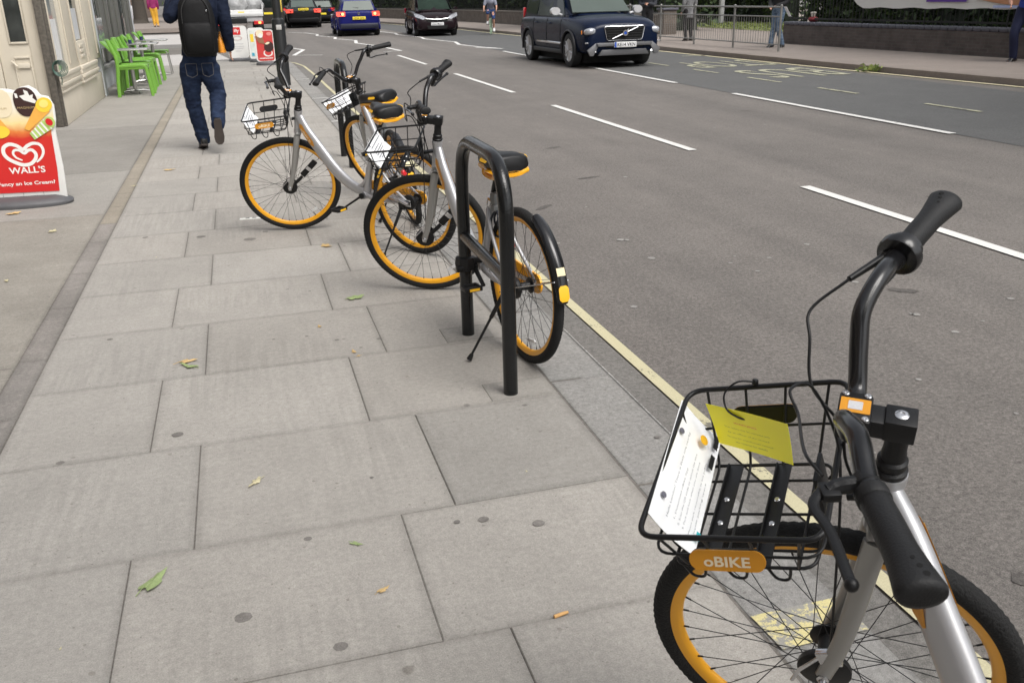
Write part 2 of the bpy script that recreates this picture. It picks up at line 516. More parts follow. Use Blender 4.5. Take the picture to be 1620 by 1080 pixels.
# kerbstones, laid along and round the corner
kr = []
y = -5.0
rk = random.Random(2)
while y < 23.6:
    l = rk.uniform(.8, 1.05)
    kr.append((1.153, 1.44, y, min(y + l, 24.5) - .003)); y += l
slab_mesh('kerb', kr, M_KERB, z0=-.09, z1=-.002, bev=.008, jit=.035, seed=8)
cp = [(1.153, 24.5), (1.44, 24.5), (1.42, 26.6), (1.15, 27.7), (.3, 28.9), (-.9, 29.2), (-.9, 28.9), (.2, 28.6), (.92, 27.5), (1.13, 26.4)]
plate_obj('kerb', cp, -.09, -.003, M_KERB)
# stand footings: pale square flags round the two legs of the near rack
slab_mesh('footing_flag', [(.86, 1.145, 3.375, 3.56)], M_FORE, z1=.0035, seed=12, bev=.001)
slab_mesh('footing_flag', [(.83, 1.07, 4.12, 4.32)], M_FORE, z1=.0035, seed=13, bev=.001)

def line(b, pts, w, z, ragged=.0):
    P = [Vector((p[0], p[1], 0)) for p in pts]
    L_, R_ = [], []
    for i, p in enumerate(P):
        t = (P[min(i + 1, len(P) - 1)] - P[max(i - 1, 0)]).normalized()
        n = Vector((-t.y, t.x, 0))
        k = 1.0
        if 0 < i < len(P) - 1:
            a = (P[i] - P[i - 1]).normalized(); k = min(1.8, 1 / max(.5, abs(a.dot(t))))
        L_.append(p + n * w / 2 * k); R_.append(p - n * w / 2 * k)
    vs = [(q.x, q.y, z) for q in L_] + [(q.x, q.y, z) for q in R_]
    n = len(P)
    b.add(vs, [(i, i + 1, n + i + 1, n + i)[::-1] for i in range(n - 1)])
def marking(name, m, z=ROAD + .009):
    b = MB()
    def done():
        o = b.build(name, m, smooth=0, fixn=False)
        for p in o.data.polygons: pass
        bm = bmesh.new(); bm.from_mesh(o.data)
        for f in bm.faces:
            if f.normal.z < 0: f.normal_flip()
        bm.to_mesh(o.data); bm.free()
        return tag(o, kind='structure')
    return b, done
b, done = marking('yellow_line', M_YELLOW)
line(b, [(1.655, -20), (1.655, 5), (1.665, 12), (1.68, 18), (1.70, 23), (1.68, 25.6), (1.55, 27), (1.25, 28.2), (.6, 28.9), (-.6, 29.4)], .060, ROAD + .009)
done()
# centre line dashes
b, done = marking('centre_line', M_WHITE)
for y0, y1 in ((.2, 2.1), (4.1, 6.98), (9.15, 13.95), (16.15, 20.9), (24.2, 28.6)):
    line(b, [(4.70, y0), (4.70, y1)], .10, ROAD + .009)
done()
b, done = marking('zigzag_line', M_WHITE)
line(b, [(2.87, 52.9), (3.6, 51.2), (4.0, 48.5), (3.82, 46.6), (4.42, 44.0), (4.22, 42.3), (4.84, 40.0), (4.56, 37.6), (5.0, 34.4), (5.2, 31.0), (4.6, 30.8)], .13, ROAD + .009)
line(b, [(6.2, 56), (7.1, 50.4), (7.56, 46.4), (7.33, 44.5), (7.75, 40.7), (7.54, 39.0), (8.05, 35.5), (7.72, 33.4), (7.98, 31.2), (8.3, 29.9)], .13, ROAD + .009)
line(b, [(7.72, 31.0), (8.35, 29.8)], .13, ROAD + .010)
line(b, [(.9, 37.4), (1.92, 35.7), (2.28, 34.0), (1.75, 30.8), (2.6, 30.4)], .13, ROAD + .009)
done()
b, done = marking('lane_line', M_WHITE)
for y0, y1 in ((2.0, 5.5), (8.95, 14.1), (16.3, 20.9), (23.3, 28.4)):
    line(b, [(7.95, y0), (7.95, y1)], .11, ROAD + .013)
done()
b, done = marking('bay_line', M_YFAINT)
for y0, y1 in ((10.4, 11.5), (13.1, 14.2), (15.4, 16.6), (17.8, 18.95), (20.2, 21.3)):
    line(b, [(9.65, y0), (9.65, y1)], .08, ROAD + .013)
line(b, [(11.36, 23.0), (12.0, 22.8)], .12, ROAD + .013)
done()
M_FKY = worn_paint('far_kerb_yellow', (.66, .60, .38), .30, (.15, .15, .13))
b, done = marking('far_yellow_line', M_FKY)
line(b, [(12.75, -20), (12.55, 12), (12.2, 17), (11.85, 24), (11.7, 32), (11.2, 48), (9.4, 66)], .10, ROAD + .013)
done()
# worn lettering of the bus bay, read by drivers coming towards us
def ground_word(s, x0, x1, y0, y1):
    o = text('bus_bay_lettering', s, M_YFAINT, None, ((x0 + x1) / 2, (y0 + y1) / 2, ROAD + .012), (-1, 0, 0), (0, -1, 0), y1 - y0, x1 - x0, bold=.0)
    tag(o, kind='structure')
ground_word('BUS', 10.05, 11.75, 16.15, 18.1)
ground_word('STOP', 9.95, 11.95, 19.1, 20.9)
# kerb marks (paint on the kerbstones)
b, done = marking('kerb_mark', M_YWORN)
for (x0, x1, yy, w) in ((1.17, 1.43, 1.72, .145),):
    b.add([(x0, yy - w / 2, .0035), (x1, yy - w / 2, .0035), (x1 + .005, yy + w / 2, .0035), (x0 - .01, yy + w / 2, .0035)], [(0, 1, 2, 3)])
done()
b, done = marking('kerb_mark', M_WHITE)
for yy in (13.1, 16.4, 20.6):
    line(b, [(1.16, yy), (1.44, yy + .03)], .06, .0035)
done()
b, done = marking('kerb_chalk_line', ground_mat('chalk', (.33, .32, .305), speck=.5, blotch=.3, spots=False, grain=500))
line(b, [(1.431, 2.6), (1.433, 4.3)], .005, .0035)
done()
# ------------------------------------------------------------------ far pavement, verge, path
b = MB(); 
fk = [(12.9, -20), (12.72, 12), (12.38, 17), (12.05, 24), (11.9, 32), (11.4, 48), (9.6, 66), (7.5, 84)]
fk2 = [(x + .16, y) for x, y in fk]
b.add([(x, y, ROAD - .02) for x, y in fk] + [(x, y, .055) for x, y in fk] + [(x, y, .06) for x, y in fk2],
      [(i, i + 1, 8 + i + 1, 8 + i) for i in range(7)] + [(8 + i, 8 + i + 1, 16 + i + 1, 16 + i) for i in range(7)])
tag(b.build('far_kerb', ground_mat('far_kerb_stone', (.24, .205, .18), speck=.2, blotch=.1, spots=False), smooth=0), kind='structure')
b = MB()
b.add([(x, y, .061) for x, y in fk2] + [(x + 30, y + 4, .061) for x, y in fk2], [(i, 8 + i, 8 + i + 1, i + 1) for i in range(7)])
tag(b.build('far_pavement', M_FPAVE, smooth=0, fixn=False), kind='structure')

# ================================================================== FALLEN LEAVES AND LITTER
def leaf_mesh(n=5, curl=.25, seed=0, torn=False):
    r = random.Random(seed); b = MB()
    pts = []
    K = n * 6
    for i in range(K):
        a = 2 * PI * i / K
        lob = .55 + .45 * abs(math.cos(a * n / 2)) ** .8
        if torn: lob *= r.uniform(.45, 1.05)
        pts.append((math.cos(a) * lob * r.uniform(.92, 1.05), math.sin(a) * lob * r.uniform(.92, 1.05) * .8))
    vs = [(0, 0, .15)] + [(x, y, curl * ((x * x) + .6 * math.sin(3 * x + seed) * y) * .5 + r.uniform(0, .12)) for x, y in pts]
    b.add([(x * .5, y * .5, z * .5 + .02) for x, y, z in vs], [(0, 1 + i, 1 + (i + 1) % K) for i in range(K)])
    b.sweep([(-.05, 0, .05), (-.30, .08, .10), (-.52, .05, .05)], .018, n=5)
    return b
M_LG = mat('leaf_green', (.26, .33, .14), .6, var=.3, scale=14)
M_LT = mat('leaf_tan', (.52, .36, .16), .7, var=.3, scale=14)
M_LB = mat('leaf_pale', (.50, .45, .28), .7, var=.3, scale=14)
leafdefs = [
 (243, 921, .11, .5, M_LG, 'torn green leaf on the flag nearest the bottom left', True),
 (297, 572, .10, .2, M_LT, 'tan curled leaf lying on top of a green leaf on the paving', True),
 (300, 580, .09, 1.2, M_LG, 'green leaf lying just in front of a tan curled leaf', True),
 (562, 471, .09, .2, M_LG, 'small bright green leaf on the paving left of the rack', False),
 (516, 389, .08, 1.0, M_LT, 'orange-brown leaf on the paving left of the overlapping bicycle wheels', False),
 (404, 763, .07, 2.0, M_LB, 'narrow pale leaf sliver in the middle of the paving', True),
 (606, 933, .045, .3, M_LT, 'tiny tan leaf scrap beside the joint right of the largest flag', True),
 (83, 366, .07, .6, M_LB, 'pale crumpled leaf on the brown forecourt near the ice cream board', False),
 (11, 444, .06, 2.4, M_LB, 'pale leaf at the far left on the brown forecourt', True),
 (268, 269, .09, .1, M_LT, 'tan leaf on the paving behind the walking man', False),
 (213, 294, .06, .1, M_LB, 'pale leaf scrap lying on the tan edging strip', True),
 (559, 556, .05, .8, M_LT, 'small tan leaf piece on a flag joint left of the rack', True),
 (567, 563, .04, 1.8, M_LT, 'tiny tan leaf piece beside another on a flag joint', True),
 (505, 516, .045, .8, M_LT, 'small tan leaf scrap on the paving between two green leaves', True),
 (564, 860, .045, 2.8, M_LG, 'thin pale green leaf scrap on the front flag', True),
 (833, 745, .02, .8, M_LB, 'white speck of paper on the darker flag before the rack', True),
 (96, 1025, .02, .8, M_LB, 'cream crumb on the bottom left flag', True),
 (247, 407, .03, .8, M_LB, 'cream leaf crumb on the paving before the brown forecourt corner', True),
 (22, 338, .10, .3, M_LT, 'brown leaf caught under the foot of the ice cream board', False),
]
for i, (px, py, s, rz, m, lab, torn) in enumerate(leafdefs):
    p = G(px, py, .003)
    o = leaf_mesh(5 if not torn else 3, .3, i, torn).build('fallen_leaf', m, smooth=0, fixn=False)
    o.location = p; o.rotation_euler = (0, 0, rz * 2); s *= 1.3 if s > .04 else 1; o.scale = (s, s * (.55 if torn else .8), s * .6)
    tag(o, lab, 'leaf', 'fallen leaves and scraps')
b = MB(); b.cyl((-.016, 0, .0045), (.008, 0, .0045), .004, n=10); b.cyl((.008, 0, .0045), (.018, 0, .004), .0038, .003, n=8)
o = b.build('cigarette_butt', mat('butt', (.62, .36, .14), .8)); o.location = G(887, 974, .0); o.rotation_euler = (0, 0, .2); o.scale = (1.3, 1.3, 1.3)
tag(o, 'orange cigarette butt on the front flag left of the near bicycle', 'cigarette butt')
# dark gum and oil marks, part of the pavement surface
b, done = marking('pavement_stain', ground_mat('stain', (.185, .172, .158), speck=.2, blotch=.15, spots=False))
rs = random.Random(4)
for px, py, r in ((385, 975, .022), (539, 1021, .018), (281, 686, .02), (852, 826, .018), (765, 820, .016), (487, 851, .012), (600, 535, .013), (533, 537, .011), (571, 549, .008), (174, 536, .014), (95, 731, .014), (723, 824, .01), (433, 536, .008), (485, 531, .008), (830, 640, .01), (588, 754, .007), (738, 640, .012), (490, 460, .007), (318, 374, .03), (395, 378, .04), (420, 366, .02), (230, 375, .018), (1040, 690, .012), (1030, 640, .01), (455, 457, .008)):
    p = G(px, py, .0035); K = 28
    b.add([(p.x + math.cos(2 * PI * k / K) * r * 1.1 * rs.uniform(.93, 1.06), p.y + math.sin(2 * PI * k / K) * r * rs.uniform(.93, 1.06), .0020) for k in range(K)], [tuple(range(K))])
done()
# gum, grit and tyre scuffs on the road
b, done = marking('road_stain', ground_mat('pale_gum', (.27, .26, .245), speck=.2, blotch=.1, spots=False))
rs = random.Random(14)
for i in range(90):
    x, y = rs.uniform(1.75, 7.4), 1.5 + 16 * rs.random() ** 1.5; r = rs.choice((.005, .007, .009, .013, .018)) * (1 + y * .03); K = 12
    b.add([(x + math.cos(2 * PI * k / K) * r * rs.uniform(.8, 1.2), y + math.sin(2 * PI * k / K) * r * rs.uniform(.8, 1.2), ROAD + .0035) for k in range(K)], [tuple(range(K))])
for px, py, r in ((1449, 498, .022), (1453, 601, .013), (1442, 497, .012), (982, 380, .03), (991, 380, .02), (1031, 409, .026)):
    p = G(px, py, ROAD); K = 14
    b.add([(p.x + math.cos(2 * PI * k / K) * r * rs.uniform(.8, 1.2), p.y + math.sin(2 * PI * k / K) * r * rs.uniform(.8, 1.2), ROAD + .0038) for k in range(K)], [tuple(range(K))])
done()
b, done = marking('road_stain', ground_mat('dark_scuff', (.098, .090, .083), speck=.45, blotch=.15, spots=False))
for i in range(12):
    x, y = rs.uniform(1.9, 7.2), 1.6 + 14 * rs.random() ** 1.4; a = rs.uniform(.03, .16); c_ = rs.uniform(.012, .04); an = rs.uniform(-.8, .8); K = 18
    b.add([(x + (math.cos(2 * PI * k / K) * a * math.cos(an) - math.sin(2 * PI * k / K) * c_ * math.sin(an)) * rs.uniform(.8, 1.2), y + (math.cos(2 * PI * k / K) * a * math.sin(an) + math.sin(2 * PI * k / K) * c_ * math.cos(an)) * rs.uniform(.8, 1.2), ROAD + .0028) for k in range(K)], [tuple(range(K))])
done()
# small white service cover in the paving
b = MB(); b.box((0, 0, .002), (.16, .05, .006), bev=.002)
o = b.build('service_cover', mat('cover_white', (.7, .7, .66), .6)); o.location = G(396, 346, 0); o.rotation_euler = (0, 0, -.04)
tag(o, 'small white service cover set in the paving below the silver bicycle front wheel', 'cover')
b = MB(); b.box((-.02, 0, .006), (.03, .012, .003)); b.box((.03, 0, .006), (.03, .012, .003)); b.build('marking', mat('cover_black', (.03, .03, .03), .6), o)
# ================================================================== HIRE BICYCLES
M_BLK = mat('black_plastic', (.0075, .0075, .008), .42, spec=.35, var=.2, scale=30, bump=.08, bscale=400)
M_BLKG = mat('black_gloss', (.008, .008, .009), .22, var=.1, coat=.12)
M_RUB = mat('tyre_rubber', (.015, .015, .015), .8, spec=.3, var=.25, scale=20, bump=.5, bscale=180)
M_GRIP = mat('grip_rubber', (.0105, .0105, .011), .55, spec=.35, var=.15, scale=25, bump=.15, bscale=350)
M_SIL = mat('silver_paint', (.44, .44, .45), .36, .45, var=.05, scale=6, coat=.4)
M_FORK = mat('fork_grey_metal', (.33, .325, .31), .38, .5, var=.06, scale=10, coat=.15)
M_ORG = mat('orange_paint', (.88, .40, .010), .32, 0, var=.04, scale=6, coat=.3)
M_ORGL = mat('orange_label', (.66, .28, .015), .4, 0, var=.04)
M_YREF = mat('orange_reflector', (.9, .50, .02), .3, 0, var=.02)
M_STL = mat('bright_steel', (.62, .62, .63), .22, .95, var=.08, scale=30)
M_SPK = mat('spoke_black', (.03, .03, .032), .35, .6, var=0)
M_PAPER = mat('white_card', (.93, .94, .95), .45, var=.02)
M_INK = mat('ink', (.12, .12, .15), .6, var=0)
M_LETW = mat('label_lettering', (.86, .74, .52), .5, var=0)
M_RED = mat('red_reflector', (.65, .02, .03), .25, var=0, coat=.5)
M_YTAG = mat('yellow_tag_plastic', (.92, .84, .012), .35, var=.05, scale=5)
M_YINK = mat('tag_ink', (.24, .23, .02), .5, var=0)
M_RIMI = mat('rim_inner_orange', (.80, .33, .01), .35, var=.05)

def make_tyre(Rr):
    b = MB(); n = 230; prof = []
    rc, rt = Rr - .0225, .0225
    K = 14
    rings = []
    for i in range(n):
        a = 2 * PI * i / n
        ring = []
        for k in range(K):
            t = 2 * PI * k / K
            rr = rt
            if math.cos(t) > -.1 and abs(math.sin(t)) > .35: rr += .0013 if i % 2 == 0 else -.0006
            elif math.cos(t) > .8: rr += .0003 if i % 2 else -.0003
            rad = rc + math.cos(t) * rr
            ring.append((rad * math.cos(a), math.sin(t) * rr, rad * math.sin(a)))
        rings.append(ring)
    rings.append(rings[0])
    b.loft(rings, cap=False)
    return b
def make_rim(Rr):
    b = MB()
    ro, ri = Rr - .041, Rr - .064
    prof = [(ro, -.0125), (ro + .002, -.0135), (ro - .012, -.0135), (ri + .003, -.008), (ri, -.003), (ri, .003), (ri + .003, .008), (ro - .012, .0135), (ro + .002, .0135), (ro, .0125)]
    b.lathe(prof, ax=(0, 1, 0), n=96, closed=True)
    return b
def make_wheel(name, root, pos, rot, Rr, front=True, seed=0):
    w = bpy.data.objects.new(name, None); COL.objects.link(w); w.parent = root
    w.location = pos; w.rotation_euler = rot.to_euler()
    make_tyre(Rr).build('tyre', M_RUB, w, smooth=50)
    make_rim(Rr).build('rim', M_ORG, w)
    b = MB(); ri = Rr - .063
    n = 36
    for i in range(n):
        side = 1 if i % 2 else -1
        a = 2 * PI * i / n
        k = (i // 2) % 2
        ah = a + (R(62) if k else -R(62))
        rh = .034 if front else .032
        p0 = Vector((rh * math.cos(ah), side * (.032 if front else .03), rh * math.sin(ah)))
        p1 = Vector((ri * math.cos(a), side * .002, ri * math.sin(a)))
        b.cyl(p0, p1, .00105, n=5)
        d = (p0 - p1).normalized()
        b.cyl(p1, p1 + d * .013, .0022, n=6)
    b.build('spokes', M_SPK, w, smooth=60)
    b = MB(); b.mi = 0
    b.lathe([(.008, -.05), (.036, -.035), (.038, -.029), (.02, -.024), (.018, .024), (.038, .029), (.036, .035), (.008, .05)], ax=(0, 1, 0), n=24)
    b.mi = 1
    b.lathe([(.006, -.07), (.009, -.07), (.009, .07), (.006, .07)], ax=(0, 1, 0), n=12)
    b.build('hub', [M_BLK, M_STL], w)
    # valve
    b = MB(); b.cyl((0, 0, -ri), (0, 0, -ri + .03), .0035, n=8); b.build('valve', M_STL, w)
    # spoke reflector, clear plastic
    b = MB(); b.plate(rrect(.085, .016, .007, 3), (0, -.006, -(Rr - .105)), (1, 0, 0), (0, 0, 1), -.006)
    b.build('spoke_reflector', mat('clear_reflector', (.75, .75, .75), .2), w)
    return w

def sheet_mesh(b, quad, nx, ny, th, f):
    """bent sheet: quad of 4 corners, displaced by f(u,v) along its normal, thickness th"""
    a, b_, c, d = [Vector(p) for p in quad]
    nrm = (b_ - a).cross(d - a).normalized()
    vs = []; fs = []
    for s in (0, 1):
        for j in range(ny + 1):
            for i in range(nx + 1):
                u, v = i / nx, j / ny
                p = (a * (1 - u) + b_ * u) * (1 - v) + (d * (1 - u) + c * u) * v
                vs.append(p + nrm * (f(u, v) + (th if s else 0)))
    n = (nx + 1) * (ny + 1)
    q = lambda i, j, s: s * n + j * (nx + 1) + i
    for j in range(ny):
        for i in range(nx):
            fs.append((q(i, j, 0), q(i, j + 1, 0), q(i + 1, j + 1, 0), q(i + 1, j, 0)))
            fs.append((q(i, j, 1), q(i + 1, j, 1), q(i + 1, j + 1, 1), q(i, j + 1, 1)))
    for i in range(nx):
        fs.append((q(i, 0, 0), q(i + 1, 0, 0), q(i + 1, 0, 1), q(i, 0, 1))); fs.append((q(i, ny, 0), q(i, ny, 1), q(i + 1, ny, 1), q(i + 1, ny, 0)))
    for j in range(ny):
        fs.append((q(0, j, 0), q(0, j, 1), q(0, j + 1, 1), q(0, j + 1, 0))); fs.append((q(nx, j, 0), q(nx, j + 1, 0), q(nx, j + 1, 1), q(nx, j, 1)))
    b.add(vs, fs)

def bicycle(label, S, pose, cardlab, plates=True, seat_turn=0.0, tag_on=False, crank_a=R(-60), near=False, fender='normal', card=True):
    x, y, yaw, lean, st = pose
    Rr, Lw = .359, 1.197
    a = R(S['ang'])
    fw = Vector((math.sin(a), 0, math.cos(a))); u = Vector((-math.cos(a), 0, math.sin(a))); lv = Vector((0, 1, 0))
    hub = Vector((Lw, 0, Rr)); P0 = hub - fw * .045
    A = Quaternion(u, st).to_matrix()
    def stf(p): return P0 + A @ (Vector(p) - P0)
    def sl(f_, l_, s_): return stf(P0 + fw * f_ + lv * l_ + u * s_)
    root = thing('hire_bicycle', label, 'bicycle', (x, y, 0), rot=(lean, 0, yaw), group='silver and orange hire bicycles')
    # ---------------- wheels
    make_wheel('rear_wheel', root, (0, 0, Rr), Matrix.Rotation(R(11), 3, 'Y'), Rr, False)
    make_wheel('front_wheel', root, stf(hub), A @ Matrix.Rotation(R(23), 3, 'Y'), Rr, True)
    # ---------------- frame
    b = MB()
    HT = S.get('ht', .565)
    hb, ht = P0 + u * .395, P0 + u * HT
    b.sweep([hb, hb + u * .02, hb + u * .04, ht - u * .04, ht - u * .018, ht], [.026, .027, .0245, .0245, .0285, .0285], n=24)
    path = catmull([P0 + u * (HT - .05) - fw * .012, (.955, 0, .755), (.866, 0, .655), (.72, 0, .502), (.60, 0, .418), (.50, 0, .378), (.43, 0, .355)], 6)
    N = len(path)
    ra = [.023 + .006 * math.sin(PI * min(1, i / (N * .9))) for i in range(N)]
    rb2 = [.036 + .008 * math.sin(PI * min(1, i / (N * .8))) for i in range(N)]
    b.sweep(path, ra, rb2, n=20, up=(0, 1, 0)) if False else b.sweep(path, rb2, ra, n=20, up=(0, 1, 0))
    # seat tube
    st_b, st_t = Vector((.435, 0, .355)), Vector((.318, 0, .70))
    b.sweep([st_b, st_b.lerp(st_t, .3), st_b.lerp(st_t, .8), st_t], [.03, .022, .020, .021], n=18)
    # gusset between beam and seat tube
    b.sweep(catmull([(.56, 0, .40), (.475, 0, .41), (.415, 0, .47), (.385, 0, .55)], 5), .016, n=10)
    # bottom bracket shell
    b.cyl((.435, -.042, .355), (.435, .042, .355), .026, n=20)
    # chainstays and seatstays
    for s in (1, -1):
        b.sweep(catmull([(.42, s * .022, .355), (.33, s * .045, .350), (.15, s * .062, .352), (0, s * .066, .357)], 5), [.016] * 5 + [.014] * 5 + [.011] * 6, n=10)
        b.sweep(catmull([(.335, s * .018, .655), (.26, s * .042, .585), (.12, s * .06, .45), (.0, s * .066, .365)], 5), .009, n=10)
        b.box((0, s * .067, .357), (.05, .007, .045), bev=.003)
    fr = b.build('frame', M_SIL, root, smooth=40)
    # welded ring
    b = MB(); b.lathe([(.0245, 0), (.0262, .002), (.0262, .006), (.0245, .008)], ht - u * .034, u, 24); b.build('collar', M_SIL, fr)
    # frame label on both sides, following the beam
    i0 = 5
    for s in (1, -1):
        seg = path[3:13]
        vs = []; m = len(seg); W = .019
        b = MB()
        acc = 0; tot = sum((seg[i + 1] - seg[i]).length for i in range(m - 1))
        rows = []
        for i, p in enumerate(seg):
            t = (seg[min(i + 1, m - 1)] - seg[max(i - 1, 0)]).normalized()
            nn = Vector((-t.z, 0, t.x))
            d = min(acc, tot - acc); w = W * (1 if d > W else math.sqrt(max(.08, 1 - (1 - d / W) ** 2)))
            yy = s * (ra[3 + i] + .0016)
            rows.append([p + nn * k * w + Vector((0, yy - s * .0015 * abs(k), 0)) for k in (-1, -.5, 0, .5, 1)])
            if i < m - 1: acc += (seg[i + 1] - seg[i]).length
        for r_ in rows: vs += r_
        b.add(vs, [(i * 5 + k, i * 5 + k + 1, (i + 1) * 5 + k + 1, (i + 1) * 5 + k) for i in range(m - 1) for k in range(4)])
        fl = b.build('frame_label', M_ORGL, fr, fixn=False)
        c = seg[m // 2]; t = (seg[m // 2 + 2] - seg[m // 2 - 2]).normalized()
        nn = Vector((-t.z, 0, t.x))
        text('lettering', 'oBIKE', M_LETW, fr, c + Vector((0, s * (ra[3 + m // 2] + .0035), 0)), t if s > 0 else -t, nn * (-1 if nn.z < 0 else 1) * (1), .017, .12, bold=.02)
    # headset and stem
    b = MB()
    b.lathe([(.0245, .0), (.027, .002), (.027, .010), (.022, .014), (.0245, .018), (.0245, .030), (.0195, .034), (.020, .046), (.0185, .052), (.0185, .10)], P0 + u * HT, u, 24)
    hs_ = b.build('headset', M_BLK, root)
    B3 = Matrix((fw, lv, u)).transposed()
    AB = A @ B3
    b = MB()
    cf, cs = S['cf'], S.get('csb', .674)
    b.box(sl(.0, 0, cs), (.048, .046, .040), AB, bev=.0025)
    b.box(sl(.050, 0, cs - .002), (.06, .044, .034), AB, bev=.0025)
    b.box(sl(cf + .012, 0, cs + .001), (.052, .072, .044), AB, bev=.006)
    stem = b.build('stem', M_BLK, root)
    nup = (A @ u); nfw = (A @ fw); nlf = (A @ lv)
    for df in (-.017, .017):
        for dl in (-.028, .028):
            c = sl(cf + .012 + df, dl, cs + .0225)
            b = MB(); b.lathe([(.0056, 0), (.0059, .0015), (.0044, .0028), (.0022, .0028), (.0018, .0014)], c, nup, 14); b.build('bolt', M_STL, stem)
    b = MB(); b.lathe([(.0105, 0), (.011, .0012), (.0075, .0035), (.004, .0035), (.003, .002)], sl(0, 0, cs + .0200), nup, 20)
    b.build('bolt', M_STL, stem)
    b = MB(); b.plate(rrect(.046, .034, .002, 2), sl(cf + .012, 0, cs + .0235), nfw, nlf, .0008)
    lb = b.build('stem_label', M_ORGL, stem)
    b = MB(); b.plate(rrect(.022, .020, .001, 2), sl(cf + .012, 0, cs + .0244), nfw, nlf, .0004); b.build('label_patch', mat('label_patch_grey', (.55, .55, .56), .5, var=.25, scale=300), lb)
    # ---------------- fork
    b = MB()
    for s in (1, -1):
        pts = catmull([sl(.0, s * .038, .392), sl(.006, s * .050, .34), sl(.014, s * .056, .22), sl(.026, s * .058, .10), sl(.045, s * .060, .0)], 5)
        n = len(pts)
        b.sweep(pts, [.0225 - .0065 * (i / n) for i in range(n)], [.0155 - .005 * (i / n) for i in range(n)], n=16, up=A @ lv)
        b.box(sl(.045, s * .060, -.006), (.022, .007, .036), AB, bev=.003)
    b.sweep([sl(0, -.04, .392), sl(.002, -.02, .405), sl(.002, .02, .405), sl(0, .04, .392)], .0175, n=14)
    b.build('fork', M_FORK, root, smooth=45)
    for s in (1, -1):
        b = MB(); b.lathe([(.012, .066), (.012, .072), (.008, .075), (.008, .084), (.003, .086)], stf(hub), nlf * s, 16)
        b.build('axle_nut', M_STL, root)
    # drum and brake bracket at the front hub
    b = MB()
    b.lathe([(.012, .034), (.050, .036), (.052, .040), (.052, .050), (.046, .054), (.012, .055)], stf(hub), nlf, 30)
    if not near: b.box(stf(hub + Vector((-.165, .040, .115))), (.15, .02, .042), A @ Matrix.Rotation(R(38), 3, 'Y'), bev=.008)
    if not near: b.box(stf(hub + Vector((-.07, .045, .04))), (.09, .012, .022), A @ Matrix.Rotation(R(35), 3, 'Y'), bev=.004)
    db = b.build('drum_brake', M_BLK, root)
    b = MB()
    b.box(stf(hub + Vector((-.02, .058, .055))), (.042, .014, .04), A @ Matrix.Rotation(R(10), 3, 'Y'), bev=.002)
    if not near: b.box(stf(hub + Vector((-.165, .052, .115))), (.026, .002, .040), A @ Matrix.Rotation(R(38), 3, 'Y'), bev=.0008)
    b.sweep([stf(hub + Vector((-.005, .06, .06))), stf(hub + Vector((.04, .075, .03))), stf(hub + Vector((.06, .075, -.005)))], .004, n=8)
    b.build('brake_bracket', M_STL, db)
    # ---------------- handlebar
    rt, gs, ge = (S['rbf'], S['rbl'], S['rbs']), (S['gsf'], S['gsl'], S['gss']), (S['gef'], S['gel'], S['ges'])
    b = MB()
    half = [(cf + .012, 0, cs + .006), (cf + .012, .03, cs + .006), (cf + .014, .062, cs + .018), (cf * .5 + rt[0] * .5 + .012, .5 * (.075 + rt[1]), cs * .45 + rt[2] * .55), (rt[0] + .004, rt[1] + .008, rt[2] - .02), (rt[0] * .6 + gs[0] * .4, rt[1] * .55 + gs[1] * .45, gs[2] * .55 + rt[2] * .45 + .01), gs, ge]
    pts = [sl(f_, -l_, s_) for f_, l_, s_ in reversed(half[1:])] + [sl(*half[0])] + [sl(*q) for q in half[1:]]
    b.sweep(catmull(pts, 6), .0152 if near else .0135, n=16)
    hbar = b.build('handlebar', M_BLKG, root, smooth=60)
    for s in (1, -1):
        g0 = sl(gs[0], s * gs[1], gs[2]); g1 = sl(ge[0], s * ge[1], ge[2])
        d = (g1 - g0).normalized(); ln = (g1 - g0).length
        gk = 1.2 if near else 1.08
        k = 13; prof_a = []; prof_b = []; P = []
        for i in range(k):
            t = i / (k - 1)
            P.append(g0 + d * (ln + .012) * t + nup * (.0))
            prof_a.append(gk * (.0165 + .0015 * math.sin(t * PI) + (.009 * max(0, (t - .6) / .4) ** 1.3)))
            prof_b.append(gk * (.0165 + .001 * math.sin(t * PI) + (.002 * max(0, (t - .6) / .4))))
        P += [P[-1] + d * .006, P[-1] + d * .009]; prof_a += [prof_a[-1] * .92, prof_a[-1] * .6]; prof_b += [prof_b[-1] * .9, prof_b[-1] * .55]
        b = MB(); b.sweep(P, prof_a, prof_b, n=22, up=nup)
        b.lathe([(gk * .0165, 0), (gk * .0185, .001), (gk * .0185, .018), (gk * .0168, .02)], g0 - d * .004, d, 22)
        gr = b.build('grip', M_GRIP, hbar, smooth=50)
        b = MB()
        side = d.cross(nup).normalized(); up2 = side.cross(d).normalized()
        for i, (tt, ss) in enumerate(((.80, .0), (.88, .003), (.955, .006))):
            c = g0 + d * (ln + .012) * tt + up2 * .0172 * gk + side * (-ss)
            b.lathe([(.0001, .0014), (.0028 + i * .0007, .0014), (.0030 + i * .0007, .0)], c, up2, 12)
        b.build('grip_hole', mat('hole_black', (.002, .002, .002), .9, var=0), gr)
        # brake clamp, lever; bell ring on the right
        b = MB()
        c0 = g0 - d * .022
        b.lathe([(.016, -.010), (.0185, -.008), (.0185, .008), (.016, .010)], c0, d, 18)
        nf = (nfw - d * nfw.dot(d)).normalized()
        if s < 0: nf = (nf * .35 - nup + d * nup.dot(d)).normalized()
        b.sweep(catmull([c0 + nf * .012, c0 + nf * .035 - nup * .004, c0 + nf * .05 + d * .004 - nup * .008], 4), [.012] * 4 + [.011] * 3 + [.010] * 2, n=10)
        b.box(c0 + nf * .048 - nup * .008 + d * .006, (.026, .03, .014), Matrix((nf, d, nf.cross(d))).transposed(), bev=.004)
